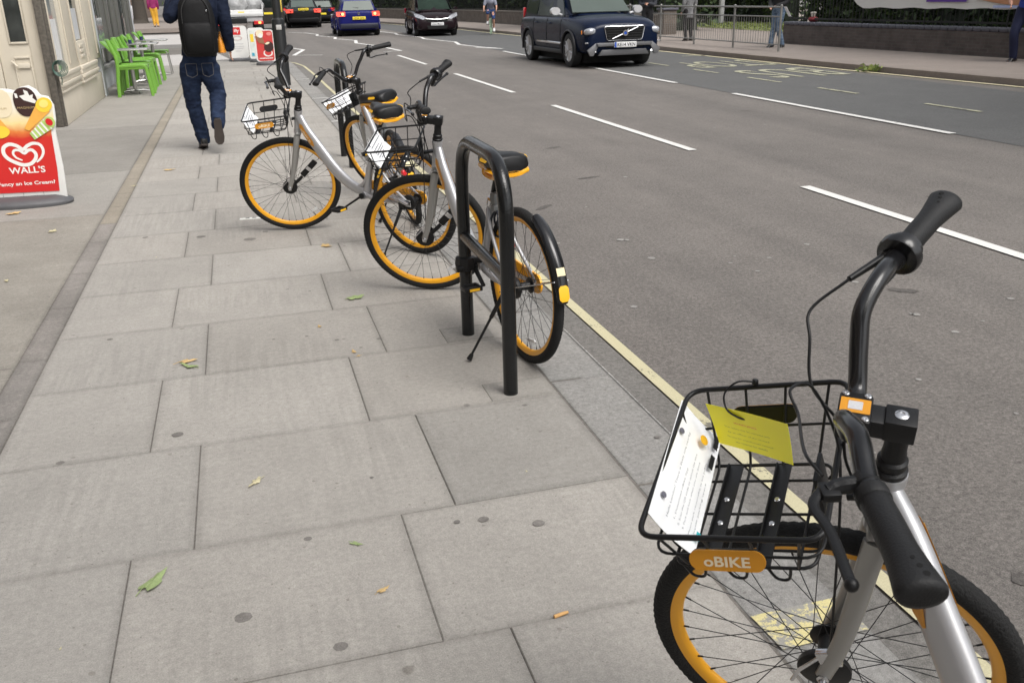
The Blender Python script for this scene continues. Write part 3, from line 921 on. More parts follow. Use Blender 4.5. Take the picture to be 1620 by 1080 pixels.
        b.build('brake_clamp', M_BLK, hbar)
        b = MB()
        lp = catmull([c0 + nf * .055 - nup * .008, c0 + nf * .074 + d * .028 - nup * .012, c0 + nf * .066 + d * .075 - nup * .014, c0 + nf * .066 + d * .160 - nup * .018], 6)
        b.sweep(lp, .0075, .0045, n=10, up=nup); b.ball(lp[-1], .009)
        b.build('brake_lever', M_BLKG if not near else M_BLK, hbar)
        if s < 0:
            b = MB(); b.lathe([(.017, -.016), (gk * .030, -.013), (gk * .032, -.008), (gk * .032, .004), (gk * .028, .008), (.0185, .010)], g0 - d * .004, d, 28)
            b.lathe([(.020, .01), (gk * .025, .012), (gk * .025, .022), (.0185, .024)], g0 - d * .004, d, 28)
            b.build('bell', M_BLKG, hbar)
    # cables
    b = MB()
    gR = sl(gs[0], -gs[1], gs[2]); gL = sl(gs[0], gs[1], gs[2])
    dR = (gR - sl(ge[0], -ge[1], ge[2])).normalized(); dL = (gL - sl(ge[0], ge[1], ge[2])).normalized()
    cR = gR + dR * .018 + nfw * .019; cL = gL + dL * .02 + nfw * .055
    eR = cR + dR * .075 + nfw * .022
    b.sweep([cR, eR], [.0075, .0055], n=8); b.sweep([cR - dR * .01 - nfw * .012, cR + nfw * .002], .009, n=8)
    b.sweep(catmull([eR, eR + dR * .05 + nfw * .035 - nup * .035, sl(cf + .10, -.115, cs + .055), sl(cf + .085, -.065, cs - .005), sl(cf + .03, -.03, cs - .05), sl(.07, -.02, cs - .12), sl(.04, -.045, .42)], 7), .0028, n=7)
    b.sweep(catmull([cL, cL + dL * .05 + nfw * .01, sl(.15, .07, .68), sl(.17, .02, .685), sl(.14, -.025, .66), sl(.09, -.01, .57), sl(.07, .03, .48), sl(.055, .05, .3), sl(.04, .055, .06)], 7), .0026, n=7)
    b.build('brake_cable', M_BLK, root, smooth=60)
    # ---------------- basket (steered with the fork)
    X = Lw - .25
    f0, f1 = X + S['bxr'], X + S['bxf']; g0_, g1_ = X + S['bx2r'], X + S['bx2f']; bl, bl2 = S['bl'], S['bl2']
    zf, zr, bd = S['bzf'], S['bzr'], S['bd']
    P3 = lambda xx, yy, zz: stf((xx, yy, zz))
    def lerp(p, q, t): return Vector(p).lerp(Vector(q), t)
    b = MB()
    rim = fillet([(f0, -bl, zr), (f1, -bl, zf), (f1, bl, zf), (f0, bl, zr)], .035, 6, True)
    b.sweep([stf(p) for p in rim], .0052, n=10, closed=True)
    fr_t = [Vector(p) for p in ((f0, -bl, zr), (f1, -bl, zf), (f1, bl, zf), (f0, bl, zr))]
    bo_t = [Vector(p) for p in ((g0_, -bl2, zr - bd), (g1_ - .01, -bl2, zf - bd), (g1_ - .01, bl2, zf - bd), (g0_, bl2, zr - bd))]
    mid = [fr_t[i].lerp(bo_t[i], .52) for i in range(4)]
    mid = [m_ + (m_ - sum(mid, Vector()) / 4) * .03 for m_ in mid]
    b.sweep([stf(p) for p in fillet(mid, .035, 5, True)], .0028, n=8, closed=True)
    b.sweep([stf(p) for p in fillet([bo_t[0] + Vector((-.0, 0, .0)), bo_t[1], bo_t[2], bo_t[3]], .03, 5, True)], .0034, n=8, closed=True)
    # transverse wires: over one side, across the floor, up the other
    for t in (.12, .38, .63, .88):
        tt, bb_ = (fr_t[0].lerp(fr_t[1], t), fr_t[3].lerp(fr_t[2], t)), (bo_t[0].lerp(bo_t[1], t), bo_t[3].lerp(bo_t[2], t))
        pts = fillet([tt[0], bb_[0] + Vector((0, .0, -.003)), bb_[1] + Vector((0, 0, -.003)), tt[1]], .02, 4)
        b.sweep([stf(p) for p in pts], .0028, n=7)
    for t in (.16, .5, .84):
        pts = fillet([fr_t[1].lerp(fr_t[2], t), bo_t[1].lerp(bo_t[2], t) + Vector((0, 0, -.003)), bo_t[0].lerp(bo_t[3], t) + Vector((0, 0, -.003)), fr_t[0].lerp(fr_t[3], t)], .02, 4)
        b.sweep([stf(p) for p in pts], .0028, n=7)
    # hanging loops below the near side
    for t in (.25, .55, .85):
        c = bo_t[3].lerp(bo_t[2], t)
        b.sweep([stf(p) for p in catmull([c + Vector((-.02, 0, 0)), c + Vector((-.012, -.004, -.03)), c + Vector((0, -.006, -.038)), c + Vector((.012, -.004, -.03)), c + Vector((.02, 0, 0))], 3)], .0028, n=6)
    bask = b.build('basket', M_BLK, root, smooth=60)
    for t in (.36, .74):
        b = MB()
        c = (bo_t[0].lerp(bo_t[1], t) + bo_t[3].lerp(bo_t[2], t)) / 2 + Vector((0, 0, .001))
        wy = bl2 * 2 - .005
        b.box(stf(c), (.026 if t < .5 else .03, wy, .004), A, bev=.001)
        b.box(stf(c + Vector((.014, 0, .004))), (.003, wy, .008), A)
        b.build('floor_plate', M_BLK, bask)
    for t in (.36, .74):
        for yy in (-.03, .03):
            c = (bo_t[0].lerp(bo_t[1], t) + bo_t[3].lerp(bo_t[2], t)) / 2 + Vector((0, yy, .003))
            b = MB(); b.lathe([(.006, 0), (.006, .002), (.004, .004), (.002, .004)], stf(c), A @ Vector((0, 0, 1)), 14)
            b.build('floor_bolt', M_STL, bask)
    # mounting bracket to the steerer
    b = MB()
    b.box(stf(Vector((f0 - .03, 0, zr - .09))), (.06, .03, .012), A, bev=.002)
    b.box(stf(Vector((g0_ - .005, 0, zr - bd * .6))), (.008, .07, bd * .8), A, bev=.002)
    b.build('basket_bracket', M_BLK, bask)
    # side plates
    for s in ((1, -1) if plates else ()):
        cc = ((fr_t[3] if s > 0 else fr_t[0]).lerp(fr_t[2] if s > 0 else fr_t[1], .52)).lerp((bo_t[3] if s > 0 else bo_t[0]).lerp(bo_t[2] if s > 0 else bo_t[1], .52), .38)
        if s > 0: cc = Vector((f0 + (f1 - f0) * .52, bl + (.0 if near else -.008), (zr + zf) / 2 - .045))
        dn = Vector((0, .42, -.9)).normalized() if s > 0 else (bo_t[0] + bo_t[1] - fr_t[0] - fr_t[1]).normalized()
        ey = -dn; ex = Vector((1, 0, (zf - zr) / (f1 - f0))).normalized()
        ex2, ey2 = A @ ex, A @ ey
        nrm = ex2.cross(ey2)
        outw = A @ Vector((0, s, 0))
        sg = 1 if nrm.dot(outw) > 0 else -1
        b = MB(); o_ = stf(cc) + outw * .006
        b.plate(rrect(.128, .036, .0175, 6), o_, ex2, ey2, .003 * sg)
        pl_ = b.build('side_plate', M_ORGL if s > 0 else M_BLK, bask)
        b = MB(); b.plate(rrect(.126, .034, .0165, 6), o_ - outw * .0035, ex2, ey2, .003 * sg)
        b.build('plate_back', M_BLK, pl_)
        if s < 0:
            b = MB(); b.plate(rrect(.126, .034, .0165, 6), o_ + outw * .0033, ex2, ey2, .001 * sg); b.build('plate_front', M_ORGL, pl_)
        text('lettering', 'oBIKE', M_LETW, pl_, o_ + outw * (.0034 if s > 0 else .0056), -ex2 * s if (ex2 * -s).cross(ey2).dot(outw) > 0 else ex2 * s, ey2, .018, .078, bold=.025)
    # ---------------- saddle, post, rear parts
    smx, sz = S['smx'], S['sz']
    top = Vector((smx, 0, sz - .07)); 
    b = MB(); b.cyl(st_t + (st_t - top) * .1, top, .0135, n=16); b.box(top + Vector((0, 0, .01)), (.06, .03, .02), bev=.004)
    b.build('seat_post', M_BLK, root)
    b = MB(); dst = (top - st_t).normalized(); b.lathe([(.018, -.03), (.024, -.028), (.024, .004), (.018, .006)], st_t, dst, 18); b.box(st_t + Vector((-.03, 0, -.02)), (.03, .022, .02), bev=.004)
    b.build('seat_clamp', M_STL, root)
    SR = Matrix.Rotation(seat_turn, 3, 'Z')
    sx = [(1.14 * q[0], 1.14 * q[1], q[2]) for q in [(-.130, .050, -.006), (-.125, .075, .0), (-.10, .086, .008), (-.05, .084, .008), (0, .058, .002), (.05, .038, -.001), (.10, .029, 0), (.135, .022, -.004), (.148, .010, -.014)]]
    def ringat(X_, w, dz, tp, bt, inset=1.0):
        r_ = []
        for k in range(16):
            t = 2 * PI * k / 16
            cy, cz = math.cos(t), math.sin(t)
            yy = w * inset * (abs(cy) ** .7) * (1 if cy > 0 else -1)
            zz = (tp if cz > 0 else bt) * (abs(cz) ** .8) * (1 if cz > 0 else -1)
            r_.append(SR @ Vector((X_, yy, dz + zz)) + Vector((smx + .0, 0, sz - .025)))
        return r_
    b = MB(); b.loft([ringat(X_, w, dz, .044, .026) for X_, w, dz in sx]); sad = b.build('saddle', M_BLK, root, smooth=70)
    b = MB(); b.loft([ringat(X_, w, dz - .030, .014, .012, 1.04) for X_, w, dz in sx]); b.build('saddle_rim', M_ORG, sad, smooth=70)
    b = MB()
    for s in (1, -1):
        b.sweep([SR @ Vector(p) + Vector((smx, 0, sz - .025)) for p in catmull([(.11, s * .012, -.03), (.07, s * .03, -.060), (0, s * .04, -.066), (-.07, s * .05, -.060), (-.125, s * .07, -.032)], 4)], .015, .009, n=8)
    b.build('saddle_cradle', M_ORG, sad, smooth=70)
    for s in (1, -1):
        b = MB()
        c = SR @ Vector((-.06, s * .090, .004)) + Vector((smx, 0, sz - .014)); ex = SR @ Vector((1, -.05 * s, .02)).normalized(); ey = SR @ Vector((0, -s * .55, .83)).normalized()
        b.plate(rrect(.07, .018, .0085, 5), c + (SR @ Vector((0, s * .010, .010))), ex, ey, .003)
        b.build('saddle_label', M_YREF, sad)
    # cable lock coiled below the saddle, ring lock box
    b = MB()
    for k in range(3):
        c = Vector((.24, .02 * (k - 1), .60)); pts = [c + Vector((math.cos(t) * .045, .008 * math.sin(2 * t + k), math.sin(t) * .062)) for t in [2 * PI * i / 20 for i in range(20)]]
        b.sweep(pts, .0055, n=7, closed=True)
    b.build('cable_lock', mat('lock_blue_black', (.02, .024, .035), .3), root, smooth=60)
    b = MB(); b.box((.265, 0, .715), (.05, .05, .055), bev=.008); b.box((.25, 0, .675), (.035, .062, .03), bev=.006)
    b.build('lock_box', mat('grey_plastic', (.16, .165, .165), .4), root)
    # fender
    if fender == 'normal':
        arc = (112, 176)
        b = MB(); rows = []; K = 22
        for i in range(K + 1):
            t = R(arc[0] + (arc[1] - arc[0]) * i / K)
            w = .031 * (1 if 2 < i < K - 2 else (.75 if i in (0, K) else .93))
            ring = []
            for k in range(9):
                q = -1 + 2 * k / 8
                rr = .392 - .016 * q * q
                ring.append(Vector((math.cos(t) * rr, q * w, Rr + math.sin(t) * rr)))
            for k in reversed(range(9)):
                q = -1 + 2 * k / 8
                rr = .389 - .016 * q * q
                ring.append(Vector((math.cos(t) * rr, q * w * .97, Rr + math.sin(t) * rr)))
            rows.append(ring)
        b.loft(rows); fd = b.build('mudguard', M_BLKG, root, smooth=60)
        for (t0, t1, w, m, nm) in ((164.5, 174.5, .023, M_YREF, 'reflector'), (153.5, 158.5, .019, mat('sticker_cream', (.75, .66, .42), .4, var=0), 'sticker')):
            b = MB(); rows = []
            for i in range(9):
                t = R(t0 + (t1 - t0) * i / 8); e = min(i, 8 - i) / 1.2
                ww = w * (min(1, .55 + .45 * e) if nm == 'reflector' else 1)
                rows.append([Vector((math.cos(t) * rr, q * ww, Rr + math.sin(t) * rr)) for rr, q in ((.3935, -1), (.395, 0), (.3935, 1), (.391, 1), (.391, -1))])
            b.loft(rows); b.build(nm, m, fd, smooth=50)
            if nm == 'sticker':
                pass
        b = MB()
        for s in (1, -1): b.cyl((-.0, s * .07, Rr), (-.36, s * .032, Rr + .12), .0028, n=6)
        b.build('mudguard_stay', M_STL, fd)
    else:
        b = MB(); P_ = catmull([(.13, .07, .655), (.165, .075, .59), (.235, .08, .48), (.31, .075, .33), (.375, .06, .16)], 5)
        n = len(P_); b.sweep(P_, [.010 + .012 * i / n for i in range(n)], .006, n=10, up=(1, 0, .6)); fd = b.build('mudguard', M_BLKG, root, smooth=60)
        b = MB(); b.sweep([Vector((.15, .083, .625)), Vector((.215, .088, .515))], .013, .006, n=12, up=(1, 0, .6)); b.build('reflector', M_YREF, fd, smooth=60)
    # red rear reflector
    b = MB(); b.lathe([(.016, 0), (.019, .006), (.019, .02), (.015, .024)], (.02, .055, .555), (-1, .1, .1), 20); b.build('rear_reflector', M_RED, root)
    b = MB(); b.sweep([(.03, .055, .555), (.09, .05, .50)], .004, n=8); b.build('reflector_bracket', M_STL, root)
    # crank, pedals, chain guard
    bb = Vector((.435, 0, .355))
    for s in (1, -1):
        ca = crank_a + (0 if s > 0 else PI)
        e = bb + Vector((math.cos(ca) * .165, s * .09, math.sin(ca) * .165))
        b = MB(); b.sweep([bb + Vector((0, s * .055, 0)), bb + Vector((math.cos(ca) * .02, s * .066, math.sin(ca) * .02)), e + Vector((0, -s * .008, 0))], [.013, .012, .010], [.009, .008, .007], n=10)
        b.lathe([(.020, .05), (.020, .062), (.012, .066)], bb, (0, s, 0), 18)
        b.build('crank', M_BLK, root)
        b = MB(); b.cyl(e, e + Vector((0, s * .095, 0)), .006, n=8)
        for dx in (-.033, .033): b.box(e + Vector((dx, s * .055, 0)), (.014, .085, .022), bev=.004)
        b.box(e + Vector((0, s * .095, 0)), (.07, .012, .022), bev=.003); b.box(e + Vector((0, s * .02, 0)), (.07, .012, .022), bev=.003)
        pd = b.build('pedal', M_BLK, root)
        
        for q in (.041, -.041):
            b = MB(); b.box(e + Vector((q, s * .055, 0)), (.003, .05, .012)); b.build('pedal_reflector', M_YREF, pd)
    b = MB()
    b.lathe([(.02, -.060), (.078, -.062), (.080, -.066), (.078, -.070), (.02, -.071)], bb, (0, 1, 0), 36)
    b.loft([[bb + Vector((-.02, yy, .074)), bb + Vector((-.02, yy, -.070)), Vector((.0, yy, Rr - .045)), Vector((.0, yy, Rr + .045))] for yy in (-.062, -.072)])
    b.lathe([(.006, -.061), (.045, -.062), (.045, -.072), (.006, -.073)], (0, 0, Rr), (0, 1, 0), 24)
    b.build('chain_guard', M_ORG, root)
    # rear hub drum, silver cover, kickstand
    b = MB(); b.lathe([(.012, .036), (.050, .038), (.052, .044), (.050, .056), (.02, .058)], (0, 0, Rr), (0, 1, 0), 28); b.box((.03, .07, Rr + .012), (.11, .014, .026), Matrix.Rotation(R(-14), 3, 'Y'), bev=.004)
    b.build('rear_drum', M_BLK, root)
    b = MB(); b.sweep([(.17, .078, .40), (.05, .082, Rr + .02), (-.02, .082, Rr - .004)], [.014, .022, .018], [.010, .014, .012], n=14); b.lathe([(.010, .06), (.012, .085), (.008, .094)], (0, 0, Rr), (0, 1, 0), 14)
    b.build('stay_cover', M_STL, root)
    b = MB()
    b.box((.045, .078, Rr - .02), (.05, .016, .05), bev=.005)
    tip = Vector((.10, .25, .016 + .0)); 
    # the foot reaches the ground plane although the bicycle leans
    tipw = None
    Mx = Matrix.Rotation(yaw, 3, 'Z') @ Matrix.Rotation(lean, 3, 'X')
    tz = (-(Mx @ Vector((tip.x, tip.y, 0))).z + .012) / (Mx @ Vector((0, 0, 1))).z
    tip.z = max(-.02, min(.25, tz))
    k0 = Vector((.05, .085, Rr - .04))
    b.cyl(k0, k0.lerp(tip, .35), .011, .010, n=10); b.cyl(k0.lerp(tip, .33), tip, .0065, .006, n=10)
    b.cyl(tip - (tip - k0).normalized() * .03, tip, .009, .014, n=10)
    b.build('kickstand', M_BLK, root)
    # ---------------- information card (its own thing)
    if card:
        Mw = Matrix.Translation((x, y, 0)) @ Matrix.Rotation(yaw, 4, 'Z') @ Matrix.Rotation(lean, 4, 'X')
        W_ = lambda p: Mw @ stf(p)
        q = [W_((f1 + .002, -.142, zf + .006)), W_((f1 + .002, .142, zf + .006)), W_((f1 - .052, .135, zf - .105)), W_((f1 - .052, -.142, zf - .105))]
        if near: q = [W_((1.402, -.160, .893)), W_((1.388, .145, .893)), W_((1.339, .132, .772)), W_((1.353, -.172, .776))]
        b = MB(); sheet_mesh(b, q, 10, 5, .0008, lambda uu, vv: -.006 * math.sin(vv * PI) * (1 + .3 * math.sin(3 * uu)))
        cd = b.build('information_card', M_PAPER, None, smooth=50)
        tag(cd, cardlab, 'card', 'white cards in the bicycle baskets')
        ex = (q[0] - q[1]).normalized(); ey = (q[0] - q[3]).normalized(); n_ = ex.cross(ey)
        o0 = q[2]
        wdt = (q[0] - q[1]).length; hgt = (q[0] - q[3]).length
        def onc(u_, v_): return o0 + ex * (u_ * wdt) + ey * (v_ * hgt)
        # facing the rider: text on the side that faces into the basket
        inn = (W_((f0, 0, zf)) - W_((f1, 0, zf))).normalized()
        sgn = 1 if n_.dot(inn) > 0 else -1
        def ink(nm, u_, v_, w_, h_, m_):
            b = MB(); b.plate([(-w_ / 2, -h_ / 2), (w_ / 2, -h_ / 2), (w_ / 2, h_ / 2), (-w_ / 2, h_ / 2)], onc(u_, v_) + n_ * sgn * .008, ex, ey, .0004 * sgn)
            return b
        if near:
            ex_t = ex if sgn > 0 else -ex
            lines = [("Hello London! There is likely one nearby", .42, .74, .72, .0062), ("1. Download oBike App", .30, .60, .42, .0048), ("2. Scan the QR code to unlock the bike", .37, .50, .60, .0048), ("3. Park and lock when you are done", .35, .40, .56, .0048), ("Please park responsibly at any public", .37, .27, .60, .0045), ("bicycle parking space", .30, .18, .44, .0045)]
            for s_, u_, v_, w_, h_ in lines:
                text('lettering', s_, M_INK, cd, onc(u_ if sgn > 0 else 1 - u_, v_) + n_ * sgn * .0085, ex_t, ey, h_, wdt * w_)
            b = MB()
            for u_, v_ in ((.20, .86), (.76, .86)):
                K = 14; b.plate([(math.cos(2 * PI * i / K) * .0065, math.sin(2 * PI * i / K) * .0065) for i in range(K)], onc(u_, v_) + n_ * sgn * .003, ex, ey, .0012 * sgn)
            b.build('punched_hole', M_INK, cd)
            b = MB(); K = 16; b.plate([(math.cos(2 * PI * i / K) * .011, math.sin(2 * PI * i / K) * .011) for i in range(K)], onc(.83, .42) + n_ * sgn * .0082, ex, ey, .0006 * sgn); b.build('printed_badge', M_YREF, cd)
            for u_, v_ in ((.72, .16), (.90, .16)):
                ink('b', u_, v_, .036, .012, M_INK).build('store_badge', M_BLK, cd)
            ink('b', .12, .08, .018, .01, M_INK).build('printed_mark', mat('teal_print', (.03, .45, .5), .5), cd)
        else:
            b = MB()
            for j, (u0, u1, v_) in enumerate(((.2, .85, .78), (.15, .6, .62), (.2, .75, .5), (.2, .7, .4), (.2, .6, .28), (.3, .5, .18))):
                b.plate([(u0 * wdt, -.0018), (u1 * wdt, -.0018), (u1 * wdt, .0018), (u0 * wdt, .0018)], onc(0, v_) + n_ * sgn * .008, ex, ey, .0004 * sgn)
            for u_ in (.2, .8):
                b.plate([(math.cos(2 * PI * i / 10) * .006, math.sin(2 * PI * i / 10) * .006) for i in range(10)], onc(u_, .9) + n_ * sgn * .008, ex, ey, .0004 * sgn)
            b.build('printed_lines', M_INK, cd)
        if tag_on:
            q = [W_((1.357, -.161, .880)), W_((1.189, -.095, .880)), W_((1.188, -.061, .810)), W_((1.340, -.125, .808))]
            b = MB(); sheet_mesh(b, q, 10, 6, .0006, lambda uu, vv: .004 * math.sin(uu * PI) + .003 * math.sin(vv * 2.5))
            yt = b.build('notice_tag', M_YTAG, None, smooth=50)
            tag(yt, 'translucent yellow plastic notice tied to the far rim of the nearest basket', 'notice')
            ex = (q[1] - q[0]).normalized(); ey = (q[0] - q[3]).normalized(); n_ = ex.cross(ey)
            c = (q[0] + q[1] + q[2] + q[3]) / 4
            sg = 1 if n_.dot(CV - c) > 0 else -1
            exx = ex if sg > 0 else -ex
            for k, (s_, v_, w_) in enumerate((('WARNING', .018, .05), ('This notice may be removed only', .006, .10), ('by an officer of the council', -.004, .09), ('Penalty for unauthorised removal', -.014, .10), ('see reverse for details', -.022, .07))):
                text('lettering', s_, M_RED if k == 0 else M_YINK, yt, c + ey * v_ + n_ * sg * .006, exx, ey, .0036, w_)
            b = MB()
            top_ = W_((1.215, -.178, .94))
            a_ = W_((1.265, -.128, .912))
            b.sweep(catmull([W_((1.262, -.195, .885)), W_((1.262, -.190, .905)), W_((1.29, -.18, .915)), W_((1.315, -.165, .90)), W_((1.312, -.145, .878)), W_((1.29, -.132, .868)), W_((1.272, -.13, .862))], 6), .0020, n=7)
            b.box(W_((1.26, -.193, .903)), (.010, .010, .012), bev=.002)
            ct = b.build('cable_tie', M_BLK, yt, smooth=60)
    return root

BK = {
 'A': dict(ang=74.4, ht=.528, csb=.634, cf=.0578, rbf=.0781, rbl=.1314, rbs=.7683, gsf=.0357, gsl=.2933, gss=.7685, gef=-.0222, gel=.4362, ges=.7876, bxf=.449, bxr=.1403, bl=.194, bzf=.8869, bzr=.8955, bd=.1434, bl2=.1277, bx2f=.4472, bx2r=.1846, smx=.2132, sz=.9335),
 'B': dict(ang=74.47, cf=.0583, rbf=.1268, rbl=.136, rbs=.8034, gsf=.1177, gsl=.2476, gss=.8392, gef=.0955, gel=.3912, ges=.8609, bxf=.418, bxr=.1159, bl=.178, bzf=.933, bzr=.9262, bd=.1221, bl2=.1022, bx2f=.4266, bx2r=.1555, smx=.1865, sz=.9501),
 'D': dict(ang=74.47, cf=.0667, rbf=.0829, rbl=.1393, rbs=.8069, gsf=.0529, gsl=.2495, gss=.8306, gef=.014, gel=.3445, ges=.8555, bxf=.4081, bxr=.1428, bl=.1659, bzf=.9431, bzr=.9252, bd=.1211, bl2=.101, bx2f=.4293, bx2r=.1596, smx=.2402, sz=.914),
 'C': dict(ang=74.47, cf=.0654, rbf=.0676, rbl=.1413, rbs=.8113, gsf=.0619, gsl=.2494, gss=.8338, gef=-.0147, gel=.3909, ges=.8265, bxf=.4056, bxr=.1368, bl=.1677, bzf=.9046, bzr=.9343, bd=.1345, bl2=.112, bx2f=.4276, bx2r=.1685, smx=.2343, sz=.9497),
}
bicycle('nearest hire bicycle, cropped at the lower right, with a yellow notice in its basket', BK['A'], (.958, .0868, 1.4608, -.1339, .9797), 'white printed card in the basket of the nearest bicycle beside the yellow notice', tag_on=True, near=True)
bicycle('leftmost hire bicycle, seen side-on on the paving with its front wheel turned left', BK['B'], (1.0265, 5.8351, 2.2154, -.0854, .7586), 'white card in the basket of the leftmost bicycle', seat_turn=R(-25), crank_a=R(-30), fender='loose')
bicycle('hire bicycle standing behind the black hoop rack, mudguard towards the viewer', BK['D'], (1.1354, 3.7846, 1.7287, -.0161, 1.0411), 'white card in the basket of the bicycle behind the near rack', plates=False, seat_turn=R(2), crank_a=R(200))
bicycle('farthest hire bicycle, leaning on the second rack behind the others', BK['C'], (1.1528, 6.6812, 1.6055, -.2147, .4941), 'white card in the basket of the farthest bicycle', seat_turn=R(35), crank_a=R(80))
# ================================================================== CYCLE RACKS AND LAMP POST
M_RACK = mat('rack_black_paint', (.006, .0065, .007), .22, 0, spec=.4, var=.5, scale=14, bump=.15, bscale=120, coat=.15, rvar=.12)
def rack(label, x, y0, y1, h, r=.031, clampy=None, x2=None):
    x2 = x if x2 is None else x2
    t = thing('cycle_rack', label, 'bicycle rack', (x, y0, 0), group='black hoop racks on the pavement')
    L_ = y1 - y0; dx = x2 - x
    b = MB()
    pts = fillet([(0, 0, -.02), (0, 0, h), (dx, L_, h), (dx, L_, -.02)], .24, 14)
    b.sweep(pts, r, n=24, up=(1, 0, 0)); b.build('hoop', M_RACK, t, smooth=60)
    b = MB(); zz = h * .52
    b.cyl((0, r * .7, zz), (dx, L_ - r * .7, zz), r * .86, n=20); b.build('cross_bar', M_RACK, t, smooth=60)
    return t
rack('black hoop rack standing close to the kerb in front of a bicycle', .955, 3.43, 4.20, .985)
rack('black hoop rack farther along the pavement under the farthest bicycle', .99, 9.30, 10.05, 1.0)
# black clamp gripping the far leg of the near rack
b = MB(); b.lathe([(.034, -.035), (.048, -.03), (.052, 0), (.048, .03), (.034, .035)], (0, 0, 0), (0, 0, 1), 8)
b.box((.05, -.01, .012), (.07, .025, .03), bev=.006); b.box((-.035, -.03, -.02), (.035, .03, .03), bev=.006)
o = b.build('bicycle_lock', M_BLK); o.location = (.955, 4.20, .375)
tag(o, 'black lock clamped round the far leg of the near rack', 'lock')

M_POST = mat('post_black', (.013, .014, .015), .4, 0, var=.3, scale=10, bump=.1, bscale=60, coat=.2)
lp = thing('lamp_post', 'tall black lamp post with a thicker base beside the red ice cream board', 'lamp post', (.86, 19.35, 0))
b = MB(); b.lathe([(.125, 0), (.125, 1.18), (.118, 1.24), (.085, 1.27)], n=28); b.build('base', M_POST, lp)
b = MB(); b.lathe([(.082, 1.27), (.078, 2.5), (.06, 5.5), (.05, 7.5)], n=20)
b.sweep(catmull([(0, 0, 7.45), (.05, 0, 7.9), (.5, 0, 8.3), (1.3, 0, 8.4)], 5), .03, n=10); b.build('column', M_POST, lp)
b = MB(); b.box((1.45, 0, 8.38), (.6, .22, .12), bev=.04); b.build('lantern', mat('lantern_grey', (.3, .3, .3), .4), lp)
b = MB(); b.box((0, -.126, 1.10), (.10, .004, .09), bev=.001); b.build('number_label', mat('post_label', (.45, .44, .42), .5, var=.2), lp)

# ================================================================== ADVERTISING BOARDS
M_BWH = mat('board_white', (.74, .735, .71), .45, var=.04)
M_BRED = mat('board_red', (.60, .018, .02), .38, var=.06, scale=3)
M_FOOT = mat('board_foot_grey', (.085, .085, .09), .55, var=.2, scale=20, bump=.2)
M_CREAM = mat('ice_cream', (.78, .68, .48), .5, var=.08)
M_CHOC = mat('chocolate', (.045, .02, .018), .35, var=.25, scale=12)
M_CONE = mat('cone_orange', (.80, .40, .07), .5, var=.15, scale=20)
M_YEL = mat('yellow_print', (.85, .60, .05), .45, var=.1)
M_GRN = mat('green_print', (.42, .58, .16), .45, var=.1)
M_PWH = mat('print_white', (.80, .78, .74), .45, var=0)
M_GOLD = mat('print_gold', (.45, .33, .16), .5, var=0)
def grad_mat(name, stops, axis=1, zmin=0, zmax=1):
    m, nt, b = newmat(name); N, L = nt.nodes, nt.links
    tc = N.new('ShaderNodeTexCoord'); sp = N.new('ShaderNodeSeparateXYZ'); L.new(tc.outputs['Object'], sp.inputs[0])
    no = noise(N, L, tc.outputs['Object'], 9, 4, .6)
    ad = N.new('ShaderNodeMath'); ad.operation = 'MULTIPLY_ADD'; ad.inputs[1].default_value = .08; L.new(no, ad.inputs[0]); L.new(sp.outputs[2], ad.inputs[2])
    mr = N.new('ShaderNodeMapRange'); mr.inputs['From Min'].default_value = zmin + .04; mr.inputs['From Max'].default_value = zmax + .04
    L.new(ad.outputs[0], mr.inputs['Value'])
    L.new(ramp(N, L, mr.outputs[0], stops), b.inputs['Base Color']); b.inputs['Roughness'].default_value = .35
    return m
M_WALLS = grad_mat('board_print', [(0, (.58, .018, .02)), (.50, (.60, .03, .02)), (.57, (.72, .22, .05)), (.64, (.82, .66, .30)), (.80, (.80, .76, .66)), (1, (.78, .75, .66))], zmin=.12, zmax=1.0)
def board_frame(name, label, loc, rz, w, h, foot=True, fm=M_BWH, z0=.07, group=None, lean=R(4)):
    t = thing(name, label, 'sign', loc, rz, group)
    if foot:
        b = MB(); K = 40; rings = []
        for (sx, sy, z) in ((1, 1, 0), (1.02, 1.02, .02), (1.0, 1.0, .035), (.86, .82, .06), (.7, .5, .075), (.3, .2, .078)):
            rings.append([(.03 + math.cos(2 * PI * k / K) * (w * .58) * sx, math.copysign(abs(math.sin(2 * PI * k / K)) ** .8, math.sin(2 * PI * k / K)) * .19 * sy, z) for k in range(K)])
        b.loft(rings); b.build('foot', M_FOOT, t, smooth=40)
    return t
# near ice cream board, partly outside the left edge
W_, H_ = .70, .98
wb = board_frame('ice_cream_board', 'red and white ice cream board with a heart logo at the left edge', (-1.955, 8.63, 0), R(-3), .70, H_)
fx, fz = Vector((1, 0, 0)), Vector((0, .035, 1)).normalized()
O = Vector((0, -.02, 0.0)); nf = Vector((0, -1, 0))
def disc2(b, cx, cz, rx, rz_, off, ang=0, K=26, pw=1.0, th=.002):
    c, s = math.cos(ang), math.sin(ang)
    pts = []
    for k in range(K):
        t = 2 * PI * k / K
        x_ = math.copysign(abs(math.cos(t)) ** pw, math.cos(t)) * rx; z_ = math.copysign(abs(math.sin(t)) ** pw, math.sin(t)) * rz_
        pts.append((cx + x_ * c - z_ * s, cz + x_ * s + z_ * c))
    b.plate(pts, O + nf * off, fx, fz, .002)
def poly2(b, pts, off, th=.002): b.plate(pts, O + nf * off, fx, fz, th)
b = MB()
b.plate([(-.26, .06), (.402, .05), (.412, .30), (.405, .62), (.425, .70), (.43, .82), (.40, .89), (.34, .905), (.315, .95), (.26, .985), (.20, .975), (.15, .95), (.09, .965), (.0, .97), (-.10, .94), (-.22, .86), (-.26, .6)], O + Vector((0, .024, 0)), fx, fz, .022); b.build('panel', M_BWH, wb, bev=.003)
b = MB()
